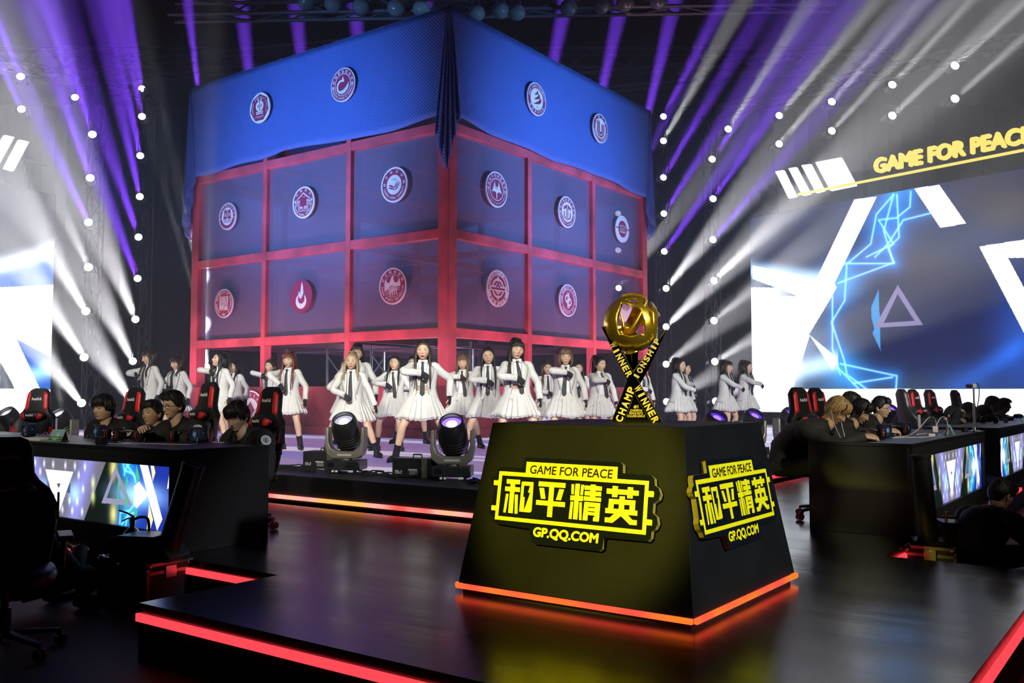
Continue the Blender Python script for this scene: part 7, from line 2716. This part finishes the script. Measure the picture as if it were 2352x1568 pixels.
PL = player
LAP = ((-.10, -.22, .68), (.10, -.22, .68))
PL('stocky player with short black hair at the far left of the left desk', 238, 938, 8.55, ROT, 0.10, hy=14, hp=2, hands=LAP, hair=('bowl', 'black'), fat=0.9, seed=1)
PL('tanned player with swept back black hair, head tilted, beside the one with glasses', 350, 950, 8.25, ROT, 0.24, hy=14, hp=-2, hr=-6, hands=LAP, hair=('short', 'black'), skin=SKIN2, seed=2)
PL('player with big dark rimmed glasses and swept black hair at the left desk', 398, 931, 7.95, ROT, 0.12, hy=8, hp=6, hair=('swept', 'black'), glasses='dark', seed=3, hands=((-.10, -.34, .86), (.14, -.24, .70)))
PL('player with a black bowl fringe looking down at the right end of the left desk', 545, 957, 7.6, ROT, 0.14, hy=14, hp=22, hands=LAP, hair=('bowl', 'black'), eyes='shut', seed=4)
PL('bleached blond player with white earphones bending over the right desk', 1922, 943, 8.15, RR_, 0.40, hy=-6, hp=38, hair=('messy', 'gold'), eyes='shut', earph=True, skin=SKIN2, badge=False, seed=5, hands=((-.10, -.66, .79), (.10, -.64, .79)))
PL('player with parted black hair smiling down beside the blond one', 1976, 945, 9.1, RR_, 0.34, hy=-12, hp=30, hair=('messy', 'black'), eyes='shut', badge=False, seed=6, hands=((-.10, -.62, .80), (.10, -.60, .80)), mouth='part')
PL('player behind the two bent ones, only the top of black hair showing', 1953, 926, 10.3, RR_, 0.15, hp=20, hair=('messy', 'black'), badge=False, seed=7)
PL('player with thin steel glasses and black crew cut sitting upright at the right desk', 2024, 936, 10.2, RR_, 0.16, hy=-6, hp=6, hair=('short', 'black'), glasses='steel', badge=False, seed=8)
PL('hunched black haired player with hand at his mouth, left of the camera stand', 2187, 953, 12.6, RR_, 0.42, hy=-6, hp=36, hair=('messy', 'black'), earph=True, badge=False, eyes='shut', seed=9, hands=((-.04, -.50, .92), (.14, -.5, .79)))
PL('player with black hair bent low behind the hunched one', 2222, 944, 13.5, RR_, 0.34, hp=30, hair=('messy', 'black'), badge=False, eyes='shut', seed=10)
PL('player with light brown hair bending over the second right desk, right of the camera stand', 2256, 950, 13.6, RR_, 0.42, hy=-6, hp=36, hair=('messy', 'bronze'), badge=False, eyes='shut', earph=True, seed=11)
PL('upright player with swept black hair and white earphones at the second right desk', 2280, 929, 14.1, RR_, 0.14, hy=0, hp=6, hair=('swept', 'black'), earph=True, badge=False, seed=12)
PL('small player with cropped hair and glasses next to the upright one', 2297, 940, 14.9, RR_, 0.26, hp=12, hair=('crop', 'black'), glasses='steel', badge=False, seed=13)
PL('rearmost player with short black hair at the second right desk', 2307, 931, 15.6, RR_, 0.14, hp=4, hair=('short', 'black'), badge=False, seed=14)
p_ = PL('person with pinkish hair sitting low in the dark at the left, facing the left desk', 84, 1168, 6.35, R(150), 0.06, hp=4, hair=('bowl', 'pink'), badge=False, floor=GND, hipz=0.22, hands=((-.15, -.30, .40), (.15, -.30, .40)), seed=15)
p2_ = PL('dark dressed person crouching in the shade at the right edge below the desk', 2300, 1135, 7.1, R(112), 0.20, hp=26, hair=('short', 'black'), badge=False, floor=GND, hipz=0.28, hands=((-.12, -.42, .45), (.12, -.42, .45)), eyes='shut', seed=16)
for q_ in (p_, p2_):
    q_['group'] = 'people crouching in the dark'
# ================================================================ haze in the hall
HAZE = bpy.data.materials.new('stage_haze')
HAZE.use_nodes = True
nt = HAZE.node_tree
nt.nodes.remove(nt.nodes['Principled BSDF'])
vs_ = nt.nodes.new('ShaderNodeVolumeScatter')
vs_.inputs['Color'].default_value = (0.95, 0.96, 1.0, 1)
vs_.inputs['Density'].default_value = 0.006
vs_.inputs['Anisotropy'].default_value = 0.35
nt.links.new(vs_.outputs[0], nt.nodes['Material Output'].inputs['Volume'])
tag(MB().box((0, 26.3, 7.6), (80, 33.6, 15.7)).build('haze', HAZE, smooth=0), 'thin stage haze filling the hall and catching the beams', 'haze', kind='stuff')
